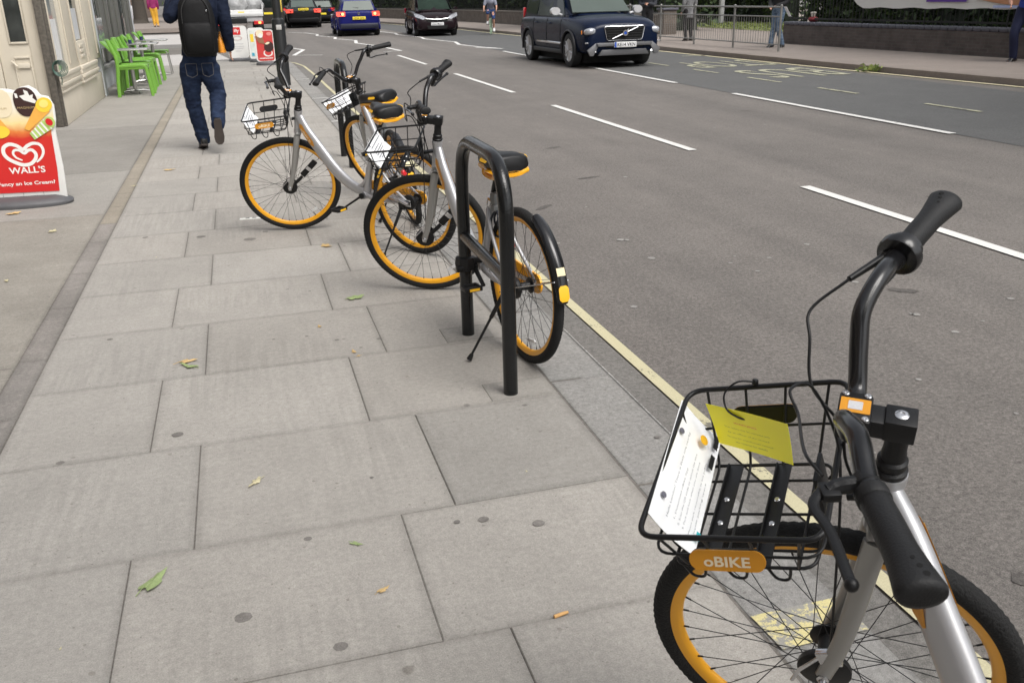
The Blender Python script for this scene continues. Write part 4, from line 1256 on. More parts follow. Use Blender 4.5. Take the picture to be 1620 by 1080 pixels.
poly2(b, [(-.25, .115), (.35, .105), (.365, .30), (.372, .60), (.41, .70), (.42, .82), (.39, .88), (.33, .90), (.15, .93), (.0, .955), (-.10, .93), (-.21, .85), (-.25, .6)], .003); b.build('print', M_WALLS, wb, fixn=True)
b = MB(); disc2(b, .222, .855, .092, .118, .008, .10, pw=.85, th=.004); b.build('chocolate_bar', M_CHOC, wb)
b = MB(); poly2(b, [(.18, .905), (.21, .87), (.25, .855), (.29, .84), (.305, .86), (.28, .885), (.29, .915), (.26, .905), (.25, .94), (.22, .955), (.225, .915)], .0105); poly2(b, [(.145, .93), (.165, .925), (.17, .89), (.15, .89)], .0105); b.build('wrapper_print', M_PWH, wb)
b = MB(); disc2(b, .02, .85, .092, .115, .0065, 0, pw=.8); b.build('cream_bar', M_CREAM, wb)
text('lettering', 'MAGNUM', M_GOLD, wb, O + fx * .215 + fz * .81 + nf * .0105, fx, fz, .018, .13)
text('lettering', 'MAGNUM', M_GOLD, wb, O + fx * .01 + fz * .81 + nf * .009, fx, fz, .016, .11)
b = MB(); poly2(b, [(.17, .64), (.205, .62), (.395, .77), (.30, .835)], .009); b.build('cone', M_CONE, wb)
b = MB(); disc2(b, .357, .825, .066, .058, .011, .5); b.build('scoop', M_YEL, wb)
b = MB(); disc2(b, .357, .835, .036, .032, .0135, .5); b.build('scoop_highlight', mat('lemon', (.9, .72, .2), .4), wb)
b = MB(); poly2(b, [(.205, .60), (.235, .545), (.40, .635), (.35, .72)], .0125); b.build('ice_lolly', M_GRN, wb)
b = MB()
for k in range(5):
    t = .1 + .19 * k
    p0 = Vector((.205, .60)).lerp(Vector((.35, .72)), t); p1 = Vector((.235, .545)).lerp(Vector((.40, .635)), t + .02)
    poly2(b, [(p0.x, p0.y), (p1.x, p1.y), (p1.x + .010, p1.y + .008), (p0.x + .010, p0.y + .010)], .0148)
b.build('lolly_stripe', M_PWH, wb)
b = MB(); disc2(b, .378, .685, .040, .046, .0165, .6); b.build('lolly_top', M_GRN, wb)
b = MB(); disc2(b, .374, .685, .026, .032, .019, .6); b.build('lolly_core', M_BRED, wb)
b = MB(); disc2(b, -.02, .62, .075, .05, .009, .1); b.build('scoop', M_YEL, wb)
b = MB(); poly2(b, [(-.12, .75), (-.03, .77), (.04, .66), (-.12, .62)], .0075); b.build('cone', M_CONE, wb)
def stroke(b, pts, w, off):
    P = catmull([(p[0], p[1], 0) for p in pts], 8); n = len(P); Lp, Rp = [], []
    for i, p in enumerate(P):
        t = (P[min(i + 1, n - 1)] - P[max(i - 1, 0)]).normalized(); nn = Vector((-t.y, t.x, 0))
        ww = w * (.35 + .65 * math.sin(PI * (i / (n - 1)) ** .8) ** .6) / 2
        Lp.append(p + nn * ww); Rp.append(p - nn * ww)
    vs = [O + nf * off + fx * q.x + fz * q.y for q in Lp + Rp]
    b.add(vs, [(i, i + 1, n + i + 1, n + i) for i in range(n - 1)])
b = MB(); hx, hz, hs = .128, .435, .0138
H = lambda L: [(hx + p[0] * hs, hz + p[1] * hs) for p in L]
stroke(b, H([(6.3, -5.6), (9.5, -2.8), (11.2, .8), (10.2, 4.6), (6.5, 5.9), (2.8, 4.6), (0, 2.6), (-3.2, 4.9), (-7.2, 6.0), (-10.6, 4.2), (-11.2, .6), (-9.2, -2.6), (-5.4, -5.2), (-1.2, -6.8), (3.0, -6.2), (6.0, -3.4), (6.6, -.4), (4.9, 1.9), (2.4, 1.7), (0.3, .2), (-2.2, 2.1), (-5.0, 2.2), (-6.0, .2), (-4.6, -2.2), (-1.5, -4.0)]), .030, .0075)
b.build('heart_emblem', M_PWH, wb, fixn=True)
text('lettering', "WALL'S", M_PWH, wb, O + fx * .128 + fz * .298 + nf * .006, fx, fz, .056, .285, bold=.022)
text('lettering', 'Fancy an Ice Cream?', M_PWH, wb, O + fx * .105 + fz * .182 + nf * .006, fx, fz, .040, .45, bold=.02)
for x_ in (-.1, .06, .22):
    b = MB(); b.box(O + fx * x_ + fz * .085 + nf * .0015, (.003, .001, .04)); b.build('panel_seam', mat('seam', (.3, .3, .28), .7), wb)

def far_board(name, label, px0, px1, pyb, pyt, kind):
    gl, gr = G(px0, pyb), G(px1, pyb)
    c = (gl + gr) / 2; Y = c.y; w = (at(px1, pyb, Y) - at(px0, pyb, Y)).x
    h = at((px0 + px1) / 2, pyt, Y).z
    t = thing(name, label, 'sign', (c.x, Y, 0), R(-2), 'advertising boards near the lamp post')
    b = MB(); K = 24
    b.loft([[(math.cos(2 * PI * k / K) * w * .52 * s, math.sin(2 * PI * k / K) * .2 * s, z) for k in range(K)] for s, z in ((1, 0), (1, .05), (.85, .085), (.3, .09))])
    b.build('foot', M_FOOT, t)
    b = MB(); ww, hh = w * .94, h - .08
    o_ = Vector((0, 0, .08 + hh / 2))
    b.plate(rrect(ww, hh, ww * .18, 6), o_, (1, 0, 0), (0, 0, 1), .03)
    b.build('panel', M_BWH, t)
    F = lambda x_, z_, off=.033: Vector((x_ * ww, -off, .08 + z_ * hh))
    def pl(nm, pts, m, off=.033):
        b = MB(); b.plate([(p[0] * ww, p[1] * hh) for p in pts], Vector((0, -off + .03, .08)), (1, 0, 0), (0, 0, 1), .002 + 0 * off)
        # plate extrudes towards the viewer
        return b.build(nm, m, t)
    global O, fx, fz
    return t, ww, hh
def flat(t, nm, pts, m, y):
    b = MB(); b.plate(pts, (0, y, 0), (1, 0, 0), (0, 0, 1), .003); return b.build(nm, m, t)
def ell(cx, cz, rx, rz_, ang=0, K=20):
    c, s = math.cos(ang), math.sin(ang)
    return [(cx + math.cos(2 * PI * k / K) * rx * c - math.sin(2 * PI * k / K) * rz_ * s, cz + math.cos(2 * PI * k / K) * rx * s + math.sin(2 * PI * k / K) * rz_ * c) for k in range(K)]
t, ww, hh = far_board('coffee_board', 'white coffee board with a small red square logo near the walking man', 363, 397, 97, 41, 'coffee')
z0 = .08
flat(t, 'logo', rrect(ww * .36, ww * .36, .004, 2) and [(x_ - .0, z_ + z0 + hh * .84) for x_, z_ in rrect(ww * .36, ww * .36, .004, 2)], M_BRED, -.034)
text('lettering', 'illy', M_PWH, t, (0, -.0385, z0 + hh * .84), (1, 0, 0), (0, 0, 1), ww * .22, ww * .25, bold=.02)
M_SOFT = mat('soft_print', (.60, .47, .44), .5, var=.2, scale=10)
M_SOFT2 = mat('soft_print_grey', (.60, .60, .60), .5, var=.1)
b = MB(); b.lathe([(ww * .19, 0), (ww * .25, 0), (ww * .25, .004), (ww * .19, .004)], (0, -.034, 0), (0, -1, 0), 24, True)
o = b.build('cup_print', M_SOFT, t); o.scale = (1, 1, .42); o.location = (0, 0, z0 + hh * .62)
for k, (z_, w_) in enumerate(((.44, .55), (.36, .6), (.30, .5), (.22, .3))):
    flat(t, 'print_line', [(-ww * w_ / 2, z0 + hh * z_), (ww * w_ / 2, z0 + hh * z_), (ww * w_ / 2, z0 + hh * (z_ + .018)), (-ww * w_ / 2, z0 + hh * (z_ + .018))], M_SOFT2, -.034)
t, ww, hh = far_board('white_framed_board', 'white framed board half hidden behind the red ice cream board', 396, 423, 98, 44, 'frame')
flat(t, 'print', [(x_, z_ + z0 + hh * .5) for x_, z_ in rrect(ww * .78, hh * .84, .03, 4)], mat('pale_poster', (.62, .66, .62), .5, var=.35, scale=6), -.034)
flat(t, 'yellow_corner', [(-ww * .36, z0 + hh * .55), (-ww * .16, z0 + hh * .55), (-ww * .16, z0 + hh * .8), (-ww * .36, z0 + hh * .8)], M_YEL, -.037)
flat(t, 'blue_corner', [(-ww * .36, z0 + hh * .1), (-ww * .2, z0 + hh * .1), (-ww * .2, z0 + hh * .2), (-ww * .36, z0 + hh * .2)], mat('blue_print', (.05, .35, .5), .5), -.037)
t, ww, hh = far_board('red_ice_cream_board', 'small red ice cream board with a chocolate lolly picture by the lamp post', 406.5, 439, 103, 47, 'red')
flat(t, 'print', [(x_, z_ + z0 + hh * .5) for x_, z_ in rrect(ww * .86, hh * .93, ww * .13, 5)], mat('board_red_soft', (.56, .05, .045), .4, var=.08), -.034)
flat(t, 'ring_print', ell(ww * .12, z0 + hh * .27, ww * .24, hh * .11), M_PWH, -.037)
flat(t, 'ring_core', ell(ww * .13, z0 + hh * .29, ww * .18, hh * .09), mat('board_red2', (.56, .05, .045), .4), -.0405)
flat(t, 'chocolate_bar', ell(ww * .19, z0 + hh * .47, ww * .24, hh * .17, -.35), M_CHOC, -.044)
flat(t, 'cone', [(-ww * .48, z0 + hh * .80), (-ww * .3, z0 + hh * .60), (ww * .02, z0 + hh * .55), (-ww * .1, z0 + hh * .78)], mat('cone_brown', (.28, .13, .07), .5, var=.2), -.044)
flat(t, 'cream_top', ell(-ww * .22, z0 + hh * .88, ww * .19, hh * .12), M_CREAM, -.0475)
flat(t, 'clock_print', ell(-ww * .18, z0 + hh * .82, ww * .12, hh * .07), M_PWH, -.051)
flat(t, 'bite_print', ell(ww * .14, z0 + hh * .58, ww * .12, hh * .035, .3), M_CREAM, -.051)
flat(t, 'logo_print', ell(ww * .26, z0 + hh * .87, ww * .13, hh * .055), mat('pink_print', (.72, .25, .22), .5), -.037)
flat(t, 'print_line', [(-ww * .34, z0 + hh * .10), (ww * .34, z0 + hh * .10), (ww * .34, z0 + hh * .125), (-ww * .34, z0 + hh * .125)], M_PWH, -.037)

# ================================================================== SHOPS
M_CRM = mat('cream_woodwork', (.60, .545, .445), .55, var=.07, scale=4, bump=.15, bscale=30, coords='Object')
M_CRM2 = mat('cream_shadow_gap', (.16, .14, .12), .7, var=.3, scale=10)
M_OLD = mat('weathered_jamb', (.10, .088, .072), .8, var=.8, scale=26, bump=.5, bscale=30)
M_GLS = mat('shop_glass', (.035, .04, .038), .06, 0, var=.7, scale=5, spec=.6)
M_GLSP = mat('shop_glass_pale', (.30, .32, .32), .08, 0, var=.55, scale=3.0, spec=.6)
M_CURT = mat('window_curtain', (.55, .56, .57), .6, var=.25, scale=5)
M_REND = mat('pale_render', (.52, .54, .555), .7, var=.12, scale=6, bump=.2, bscale=20)
M_SLAT = mat('grey_shutter', (.125, .125, .112), .45, var=.15, scale=6)
M_SLATD = mat('shutter_gap', (.012, .012, .011), .6, var=.2)
XF = -2.42
cs_ = thing('corner_shop', 'cream painted wooden shopfront with a panelled door at the left', 'shop', (XF, 14.3, 0))
def cb(name, x0, x1, y0, y1, z0, z1, m, parent=cs_, bev=.004):
    b = MB(); o_ = parent.location
    b.box(((x0 + x1) / 2 - o_.x, (y0 + y1) / 2 - o_.y, (z0 + z1) / 2 - o_.z), (x1 - x0, y1 - y0, z1 - z0), bev=bev)
    return b.build(name, m, parent)
cb('upper_wall', -6.6, XF - .05, 14.42, 18.8, 2.75, 12, mat('brick_upper', (.22, .13, .09), .8, var=.25, scale=30, bump=.3))
cb('fascia', -6.6, XF + .06, 14.3, 18.8, 2.55, 2.95, M_CRM)
cb('side_wall', -6.6, XF - .06, 14.62, 18.8, 0, 2.55, mat('interior_dark', (.045, .04, .036), .8, var=.4))
sr = cb('stall_riser', XF - .08, XF, 14.42, 18.82, 0, .44, M_CRM)
for i, (z0_, z1_, p) in enumerate(((.44, .475, .035), (.478, .52, .022), (.523, .575, .05), (.578, .64, .03), (.643, .70, .045))):
    cb('moulding', XF - .08, XF + p, 14.42, 16.22, z0_, z1_, M_CRM, bev=.006)
    cb('moulding', XF - .08, XF + p + .03, 16.25, 18.05, z0_, z1_, M_CRM, bev=.006)
cb('pilaster', XF - .08, XF + .012, 15.42, 16.42, .70, 2.55, M_CRM)
cb('pilaster_moulding', XF + .012, XF + .030, 15.50, 15.56, .78, 2.5, M_CRM); cb('pilaster_moulding', XF + .012, XF + .030, 16.28, 16.34, .78, 2.5, M_CRM)
cb('pilaster', XF - .08, XF + .03, 17.3, 18.82, .70, 2.55, M_CRM)
cb('pilaster_moulding', XF + .03, XF + .046, 17.4, 17.46, .78, 2.5, M_CRM); cb('pilaster_moulding', XF + .03, XF + .046, 18.5, 18.58, .78, 2.5, M_CRM)
cb('panel', XF - .08, XF + .02, 16.42, 17.3, .70, 1.06, M_CRM)
for k in range(3): cb('carving', XF + .02, XF + .034, 16.62 + .0 * k, 16.98, .80 + .08 * k, .85 + .08 * k, M_CRM, bev=.01)
wn_ = cb('window', XF - .06, XF - .04, 14.42, 15.42, .70, 2.55, M_GLSP, bev=0)
cb('window_frame', XF - .06, XF + .02, 14.42, 14.47, .70, 2.55, M_CRM)
cb('window', XF - .04, XF - .02, 16.42, 17.3, 1.06, 2.55, M_GLS, bev=0)
cb('poster', XF - .018, XF - .012, 16.55, 17.1, 1.08, 1.55, M_CURT, bev=0)
cb('poster', XF - .038, XF - .030, 14.8, 15.2, .86, 1.42, mat('white_bag_print', (.7, .7, .69), .6, var=.2, scale=8), bev=0)
cb('jamb', XF - .12, XF - .02, 14.26, 14.335, 0, 2.55, M_OLD, bev=.01)
cb('jamb', XF - .10, XF + .012, 14.338, 14.40, 0, 2.55, M_OLD, bev=.01)
# recessed door
DY = 14.42
cb('door_frame', -2.70, -2.54, DY - .02, DY + .1, 0, 2.55, M_CRM); cb('door_frame', -2.78 + .21, -2.555, DY - .055, DY - .022, 0, 2.55, M_CRM)
door = cb('door', -3.10, -2.70, DY, DY + .05, 0, 2.3, M_CRM)
door2 = door
dl = -3.02
# door leaf rails and mouldings, proud of the panel
def db_(name, x0, x1, z0, z1, y0, y1, m, par=door):
    b = MB(); o_ = cs_.location
    b.box(((x0 + x1) / 2 - o_.x, (y0 + y1) / 2 - o_.y, (z0 + z1) / 2), (x1 - x0, y1 - y0, z1 - z0), bev=.004)
    return b.build(name, m, par)
db_('glass', -2.93, -2.735, 1.15, 2.15, DY - .012, DY - .004, M_GLS)
db_('glazing_bead', -2.955, -2.932, 1.12, 2.18, DY - .02, DY - .002, M_CRM); db_('glazing_bead', -2.733, -2.712, 1.12, 2.18, DY - .02, DY - .002, M_CRM)
db_('glazing_bead', -2.93, -2.735, 1.12, 1.148, DY - .022, DY - .002, M_CRM)
db_('panel_moulding', -2.93, -2.73, .93, .955, DY - .02, DY - .002, M_CRM); db_('panel_moulding', -2.93, -2.73, .15, .175, DY - .02, DY - .002, M_CRM)
db_('panel_moulding', -2.94, -2.925, .178, .928, DY - .02, DY - .002, M_CRM); db_('panel_moulding', -2.735, -2.72, .178, .928, DY - .02, DY - .002, M_CRM)
db_('letterbox', -2.90, -2.745, .80, .865, DY - .028, DY - .002, M_CRM)
b = MB(); o_ = cs_.location
b.sweep([(-2.965 - o_.x, DY - .03 - o_.y, .90), (-2.93 - o_.x, DY - .06 - o_.y, .87), (-2.90 - o_.x, DY - .065 - o_.y, .83)], .012, n=8); b.build('door_handle', M_CRM, door)
cb('door_frame', -3.2, -3.105, DY - .04, DY + .1, 0, 2.55, M_CRM)
cb('window', -3.75, -3.205, DY, DY + .04, .6, 2.55, M_GLS, bev=0); cb('stall_riser', -3.75, -3.205, DY - .02, DY + .1, 0, .6, M_CRM)
cb('pilaster', -4.3, -3.755, DY - .1, DY + .2, 0, 2.55, M_CRM)
# green coiled rope/plant on the jamb
b = MB()
for k in range(5):
    c = Vector((0, 0, 0)); r_ = .06 + .012 * k
    b.sweep([c + Vector((math.cos(t) * r_ * .9 + .01 * k, -.012 * k, math.sin(t) * r_)) for t in [2 * PI * i / 16 for i in range(16)]], .006, n=6, closed=True)
b.sweep(catmull([(.02, -.02, -.05), (.035, -.03, -.14), (.02, -.02, -.22)], 4), .006, n=6)
o = b.build('coiled_cable', mat('cable_green', (.045, .10, .075), .5, var=.3)); o.location = (XF + .035, 14.27, .79)
tag(o, 'dark green coiled cable hanging on the weathered door jamb of the cream shop', 'cable')
# grey shuttered cafe front next door
cf_ = thing('cafe_building', 'cafe front with dark grey vertical shutters behind the green chairs', 'shop', (XF - .06, 18.85, 0))
cb('upper_wall', -6.6, XF - .30, 18.85, 27.6, 2.6, 12, mat('render_upper', (.35, .33, .30), .8, var=.15), cf_)
cb('fascia', -6.6, XF - .0, 18.85, 27.65, 2.3, 2.6, M_REND, cf_)
cb('wall', -6.6, XF - .16, 18.86, 27.6, 0, .40, M_REND, cf_)
cb('inner_wall', -6.6, XF - .40, 18.95, 27.5, .40, 2.3, M_SLATD, cf_)
cb('column', XF - .2, XF + .02, 18.83, 19.10, 0, 2.3, M_REND, cf_)
cb('sill', XF - .17, XF - .06, 19.1, 27.3, .40, .47, mat('sill_grey', (.22, .22, .21), .6, var=.2), cf_)
cb('column', XF - .42, XF - .12, 27.35, 27.62, 0, 2.3, M_REND, cf_)
y = 19.14; k = 0
while y < 27.2:
    w = .42
    b = cb('shutter_leaf', XF - .16 - (.03 if k % 2 else 0), XF - .11 - (.03 if k % 2 else 0), y, y + w, .50, 2.28, M_SLAT if (k % 5) != 2 else M_GLS, cf_, bev=.01)
    y += w + .06; k += 1
cb('menu_board', XF - .10, XF - .09, 20.1, 20.9, .78, 1.35, M_GLSP, cf_, bev=0)

# ================================================================== CAFE CHAIRS AND TABLES
M_CHR = mat('green_chair_plastic', (.15, .34, .045), .38, var=.06, scale=6)
M_ALU = mat('aluminium', (.48, .47, .45), .35, .8, var=.1)
def make_chair(label, metal=False):
    t = thing('cafe_chair', label, 'chair', (0, 0, 0), 0, 'green cafe chairs along the shutters')
    # faces +x ; back at -x
    s = .21
    b = MB(); b.box((.0, 0, .455), (.43, .42, .022), bev=.010); b.box((.0, 0, .425), (.42, .40, .05), bev=.012); b.build('seat', M_CHR, t)
    b = MB()
    rows = []
    for i in range(9):
        z = .50 + .035 * i * 1.15; xb = -.205 - .010 * i - .002 * i * i
        w = .19 - .002 * i
        rows.append([(xb - .010 * math.cos(q * 1.2) * 2 + .034, q * w, z) for q in (-1, -.66, -.33, 0, .33, .66, 1)] + [(xb - .010 * math.cos(q * 1.2) * 2 + .004, q * w, z) for q in (1, .66, .33, 0, -.33, -.66, -1)])
    b.loft(rows); b.build('backrest', M_CHR, t, smooth=60)
    for sy in (-1, 1):
        b = MB()
        b.sweep(catmull([(-.255, sy * .205, 0), (-.24, sy * .20, .22), (-.215, sy * .195, .44), (-.225, sy * .19, .62), (-.30, sy * .165, .83)], 5), .027, .018, n=8, up=(0, 1, 0)); b.build('leg', M_CHR, t)
        b = MB()
        b.sweep(fillet([(-.20, sy * .195, .452), (.19, sy * .195, .458), (.235, sy * .205, 0)], .06, 5), .025 if not metal else .012, .018 if not metal else .012, n=8, up=(0, 1, 0)); b.build('leg', M_CHR if not metal else M_ALU, t)
    return t
base_chair = make_chair('green cafe chair nearest the viewer, beside the first table pedestal')
CH = [(-1.84, 18.72, 1.18, 0), (-1.88, 19.75, 1.18, .05), (-1.88, 20.75, 1.18, -.05), (-1.86, 22.3, 1.18, .03), (-1.80, 24.2, 1.18, 0)]
CL = ['green cafe chair nearest the viewer, beside the first table pedestal', 'green cafe chair just beyond the first cafe table, second from the viewer', 'third green cafe chair from the viewer, middle of the row', 'fourth green cafe chair from the viewer, between the two farther tables', 'farthest green cafe chair, its grey metal legs showing beyond the row']
for i, (x, y, s, r_) in enumerate(CH):
    if i == 4: o = make_chair(CL[i], True)
    else: o = base_chair if i == 0 else copy_tree(base_chair)
    o['label'] = CL[i]; o.location = (x, y, 0); o.rotation_euler = (0, 0, r_); o.scale = (s, s, s)
def make_table():
    t = thing('cafe_table', '', 'table', (0, 0, 0), 0, 'cafe tables with metal pedestals')
    b = MB(); b.box((0, 0, .735), (.64, .60, .025), bev=.006); b.build('tabletop', M_ALU, t)
    b = MB(); b.cyl((0, 0, .03), (0, 0, .73), .032, n=14); b.build('pedestal', M_ALU, t)
    for a in range(4):
        b = MB(); d = Vector((math.cos(a * PI / 2 + .4), math.sin(a * PI / 2 + .4), 0))
        b.sweep([(0, 0, .05), d * .15 + Vector((0, 0, .045)), d * .30 + Vector((0, 0, .012))], [.03, .024, .018], [.02, .016, .010], n=8); b.build('foot', M_ALU, t)
    return t
tb = make_table()
for i, (x, y) in enumerate(((-1.93, 19.25), (-1.93, 21.75), (-1.85, 23.6))):
    o = tb if i == 0 else copy_tree(tb)
    o.location = (x, y, 0); o.scale = (1.08, 1.08, 1.08)
    o['label'] = ('cafe table between the first two green chairs, its pedestal in full view', 'cafe table in the middle of the row of green chairs', 'farthest cafe table, its top reaching past the green chairs')[i]
for i, (x, y) in enumerate(((-2.12, 21.6), (-2.05, 23.5))):
    b = MB(); b.cyl((0, 0, 0), (0, 0, .07), .035, .038, n=14); b.lathe([(.036, .07), (.04, .072), (.036, .08)], n=14)
    o = b.build('ashtray', mat('ashtray_navy', (.02, .03, .09), .4)); o.location = (x, y, .808)
    tag(o, 'dark blue pot on the ' + ('middle' if i == 0 else 'farthest') + ' cafe table', 'pot', 'dark blue pots on the cafe tables')
# ================================================================== VEHICLES
M_TYRE = mat('car_tyre', (.02, .02, .021), .75, var=.2, scale=20)
M_ALLOY = mat('alloy_wheel', (.50, .50, .51), .3, .8, var=.1)
M_CGLASS = mat('car_glass', (.010, .014, .013), .12, 0, var=.2, spec=.25)
M_WSCR = mat('windscreen_glass', (.085, .105, .095), .2, 0, var=.25, scale=1.2, spec=.2)
M_TRIM = mat('car_black_trim', (.018, .018, .02), .5, var=.1)
M_CHROME = mat('car_chrome', (.7, .7, .72), .12, 1.0, var=0)
M_LAMP = mat('headlamp_glass', (.42, .43, .46), .1, .4, var=.75, scale=16, coat=.5)
M_RLAMP = mat('rear_lamp', (.55, .015, .02), .15, var=.2, scale=10, coat=1)
M_PLW = mat('plate_white', (.72, .72, .72), .4, var=0)
M_PLY = mat('plate_yellow', (.80, .62, .04), .4, var=0)
M_PLB = mat('plate_blue', (.02, .08, .40), .4, var=0)
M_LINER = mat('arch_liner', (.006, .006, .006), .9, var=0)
def car_paint(name, col):
    return mat(name, col, .22, .0, var=.03, coat=.0, spec=.16)

def car(name, label, cat, loc, rz, D, paint, scale=1.0):
    """D: dimensions. x forward, y left, origin on the ground in the middle"""
    t = thing(name, label, cat, loc, rz); t.scale = (scale,) * 3
    Lh, Wh = D['L'] / 2, D['W'] / 2
    wr, xf, xr = D['wr'], D['xf'], D['xr']
    # lower body loft: stations along x: (x, half width, z bottom, z shoulder, z top at centre)
    rings = []
    for (x, w, zb, zs, zt) in D['st']:
        w *= Wh
        half = [(0, zb), (w * .55, zb), (w * .92, zb + .01), (w * .985, zb + .10), (w, zb + (zs - zb) * .45), (w * .985, zb + (zs - zb) * .78), (w * .95, zs - .015), (w * .90, zs + (zt - zs) * .35), (w * .72, zs + (zt - zs) * .78), (w * .40, zs + (zt - zs) * .96), (0, zt)]
        ring = [(x, y, z) for y, z in half] + [(x, -y, z) for y, z in reversed(half[1:-1])]
        rings.append(ring)
    b = MB(); b.loft(rings)
    body = b.build('body', paint, t, smooth=28)
    sub = body.modifiers.new('s', 'SUBSURF'); sub.levels = 2; sub.render_levels = 2
    bpy.context.view_layer.update(); bake(body)
    cut = MB()
    for xx in (xf, xr):
        cut.cyl((xx, -Wh * 1.3, wr), (xx, Wh * 1.3, wr), wr * 1.14, n=36)
    co = cut.build('cut', M_LINER, t)
    bo = body.modifiers.new('b', 'BOOLEAN'); bo.operation = 'DIFFERENCE'; bo.object = co; bo.solver = 'EXACT'
    bpy.context.view_layer.update(); bake(body)
    bpy.data.objects.remove(co)
    body.data.shade_smooth()
    try: body.data.set_sharp_from_angle(angle=R(38))
    except Exception: pass
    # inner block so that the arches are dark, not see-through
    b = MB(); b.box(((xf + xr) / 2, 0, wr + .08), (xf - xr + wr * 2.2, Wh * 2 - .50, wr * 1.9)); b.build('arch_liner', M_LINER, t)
    # arches lips
    for xx in (xf, xr):
        for s in (1, -1):
            b = MB(); pts = [(xx + math.cos(q) * wr * 1.16, s * (Wh * .985), wr + math.sin(q) * wr * 1.16) for q in [R(-12 + 204 * i / 18) for i in range(19)]]
            b.sweep(pts, .03, .02, n=8); b.build('wheel_arch', D.get('arch', paint), t, smooth=60)
    # wheels
    for xx in (xf, xr):
        for s in (1, -1):
            w = bpy.data.objects.new('wheel', None); COL.objects.link(w); w.parent = t; w.location = (xx, s * (Wh - .12), wr)
            if xx == xf: w.rotation_euler = (0, 0, D.get('steer', 0))
            b = MB(); b.lathe([(wr * .66, -.10), (wr * .9, -.11), (wr * .98, -.095), (wr, -.05), (wr, .05), (wr * .98, .095), (wr * .9, .11), (wr * .66, .10)], ax=(0, 1, 0), n=40, closed=True); b.build('tyre', M_TYRE, w, smooth=40)
            b = MB(); b.lathe([(wr * .67, .095), (wr * .70, .10), (wr * .64, .075), (wr * .60, -.08), (.001, -.08)], ax=(0, s, 0), n=40)
            nsp = D.get('sp', 5)
            for k in range(nsp):
                a = 2 * PI * k / nsp
                d = Vector((math.cos(a), 0, math.sin(a))); e = Vector((-math.sin(a), 0, math.cos(a)))
                for q in (-1, 1):
                    b.sweep([d * wr * .08 + e * q * .015 + Vector((0, s * .075, 0)), d * wr * .36 + e * q * .035 + Vector((0, s * .085, 0)), d * wr * .66 + e * q * .055 + Vector((0, s * .085, 0))], [.030, .026, .032], [.015] * 3, n=6)
            b.lathe([(wr * .17, .06), (wr * .16, .095), (.001, .10)], ax=(0, s, 0), n=18)
            b.build('rim', M_ALLOY, w, smooth=35)
            b = MB(); b.lathe([(wr * .62, .0), (.001, .0)], (0, 0, 0), (0, s, 0), n=24); b.build('brake_disc', M_TRIM, w)
    # greenhouse
    g = D['gh']  # list of stations (x, half width at base, z base, half width at roof, z roof)
    rings = []
    for (x, wb_, zb, wt, zt) in g:
        half = [(0, zb - .05), (wb_, zb - .03), (wb_ * .995, zb + .02), (wb_ * .45 + wt * .55, zb + (zt - zb) * .55), (wt * 1.01, zt - .09), (wt * .94, zt - .035), (wt * .7, zt - .008), (0, zt)]
        rings.append([(x, y, z) for y, z in half] + [(x, -y, z) for y, z in reversed(half[1:-1])])
    b = MB(); b.loft(rings); b.build('cabin', paint, t, smooth=30)
    # windows: quads on the cabin surface given by corner points, slightly proud
    for nm, quads, m in D['win']:
        for q in quads:
            P = [Vector(p) for p in q]
            n_ = (P[1] - P[0]).cross(P[-1] - P[0]).normalized()
            c = sum(P, Vector()) / len(P)
            if n_.dot(c - Vector((c.x * .3, 0, c.z * .8))) < 0: n_ = -n_
            vs = [p + n_ * .012 for p in P] + [p - n_ * .012 for p in P]; k = len(P)
            b = MB(); b.add(vs, [tuple(range(k)), tuple(range(k, 2 * k))[::-1]] + [(i, (i + 1) % k, k + (i + 1) % k, k + i) for i in range(k)])
            b.build(nm, m, t, bev=.004)
    for it in D['parts']:
        it(t)
    return t
def part_box(name, c, d, m, bev=.01, rot=None, sub=None):
    def f(t):
        b = MB(); b.box(c, d, rot, bev=bev); o = b.build(name, m, t)
        if sub: sub(o)
    return f
def part_plate(name, pts3, m, th=.02, sub=None, bev=.0):
    def f(t):
        P = [Vector(p) for p in pts3]; n_ = (P[1] - P[0]).cross(P[2] - P[0]).normalized(); k = len(P)
        b = MB(); b.add([p for p in P] + [p + n_ * th for p in P], [tuple(range(k)), tuple(range(k, 2 * k))[::-1]] + [(i, (i + 1) % k, k + (i + 1) % k, k + i) for i in range(k)])
        o = b.build(name, m, t, bev=bev)
        if sub: sub(o)
    return f
def mirrored(pts): return [(p[0], -p[1], p[2]) for p in reversed(pts)]

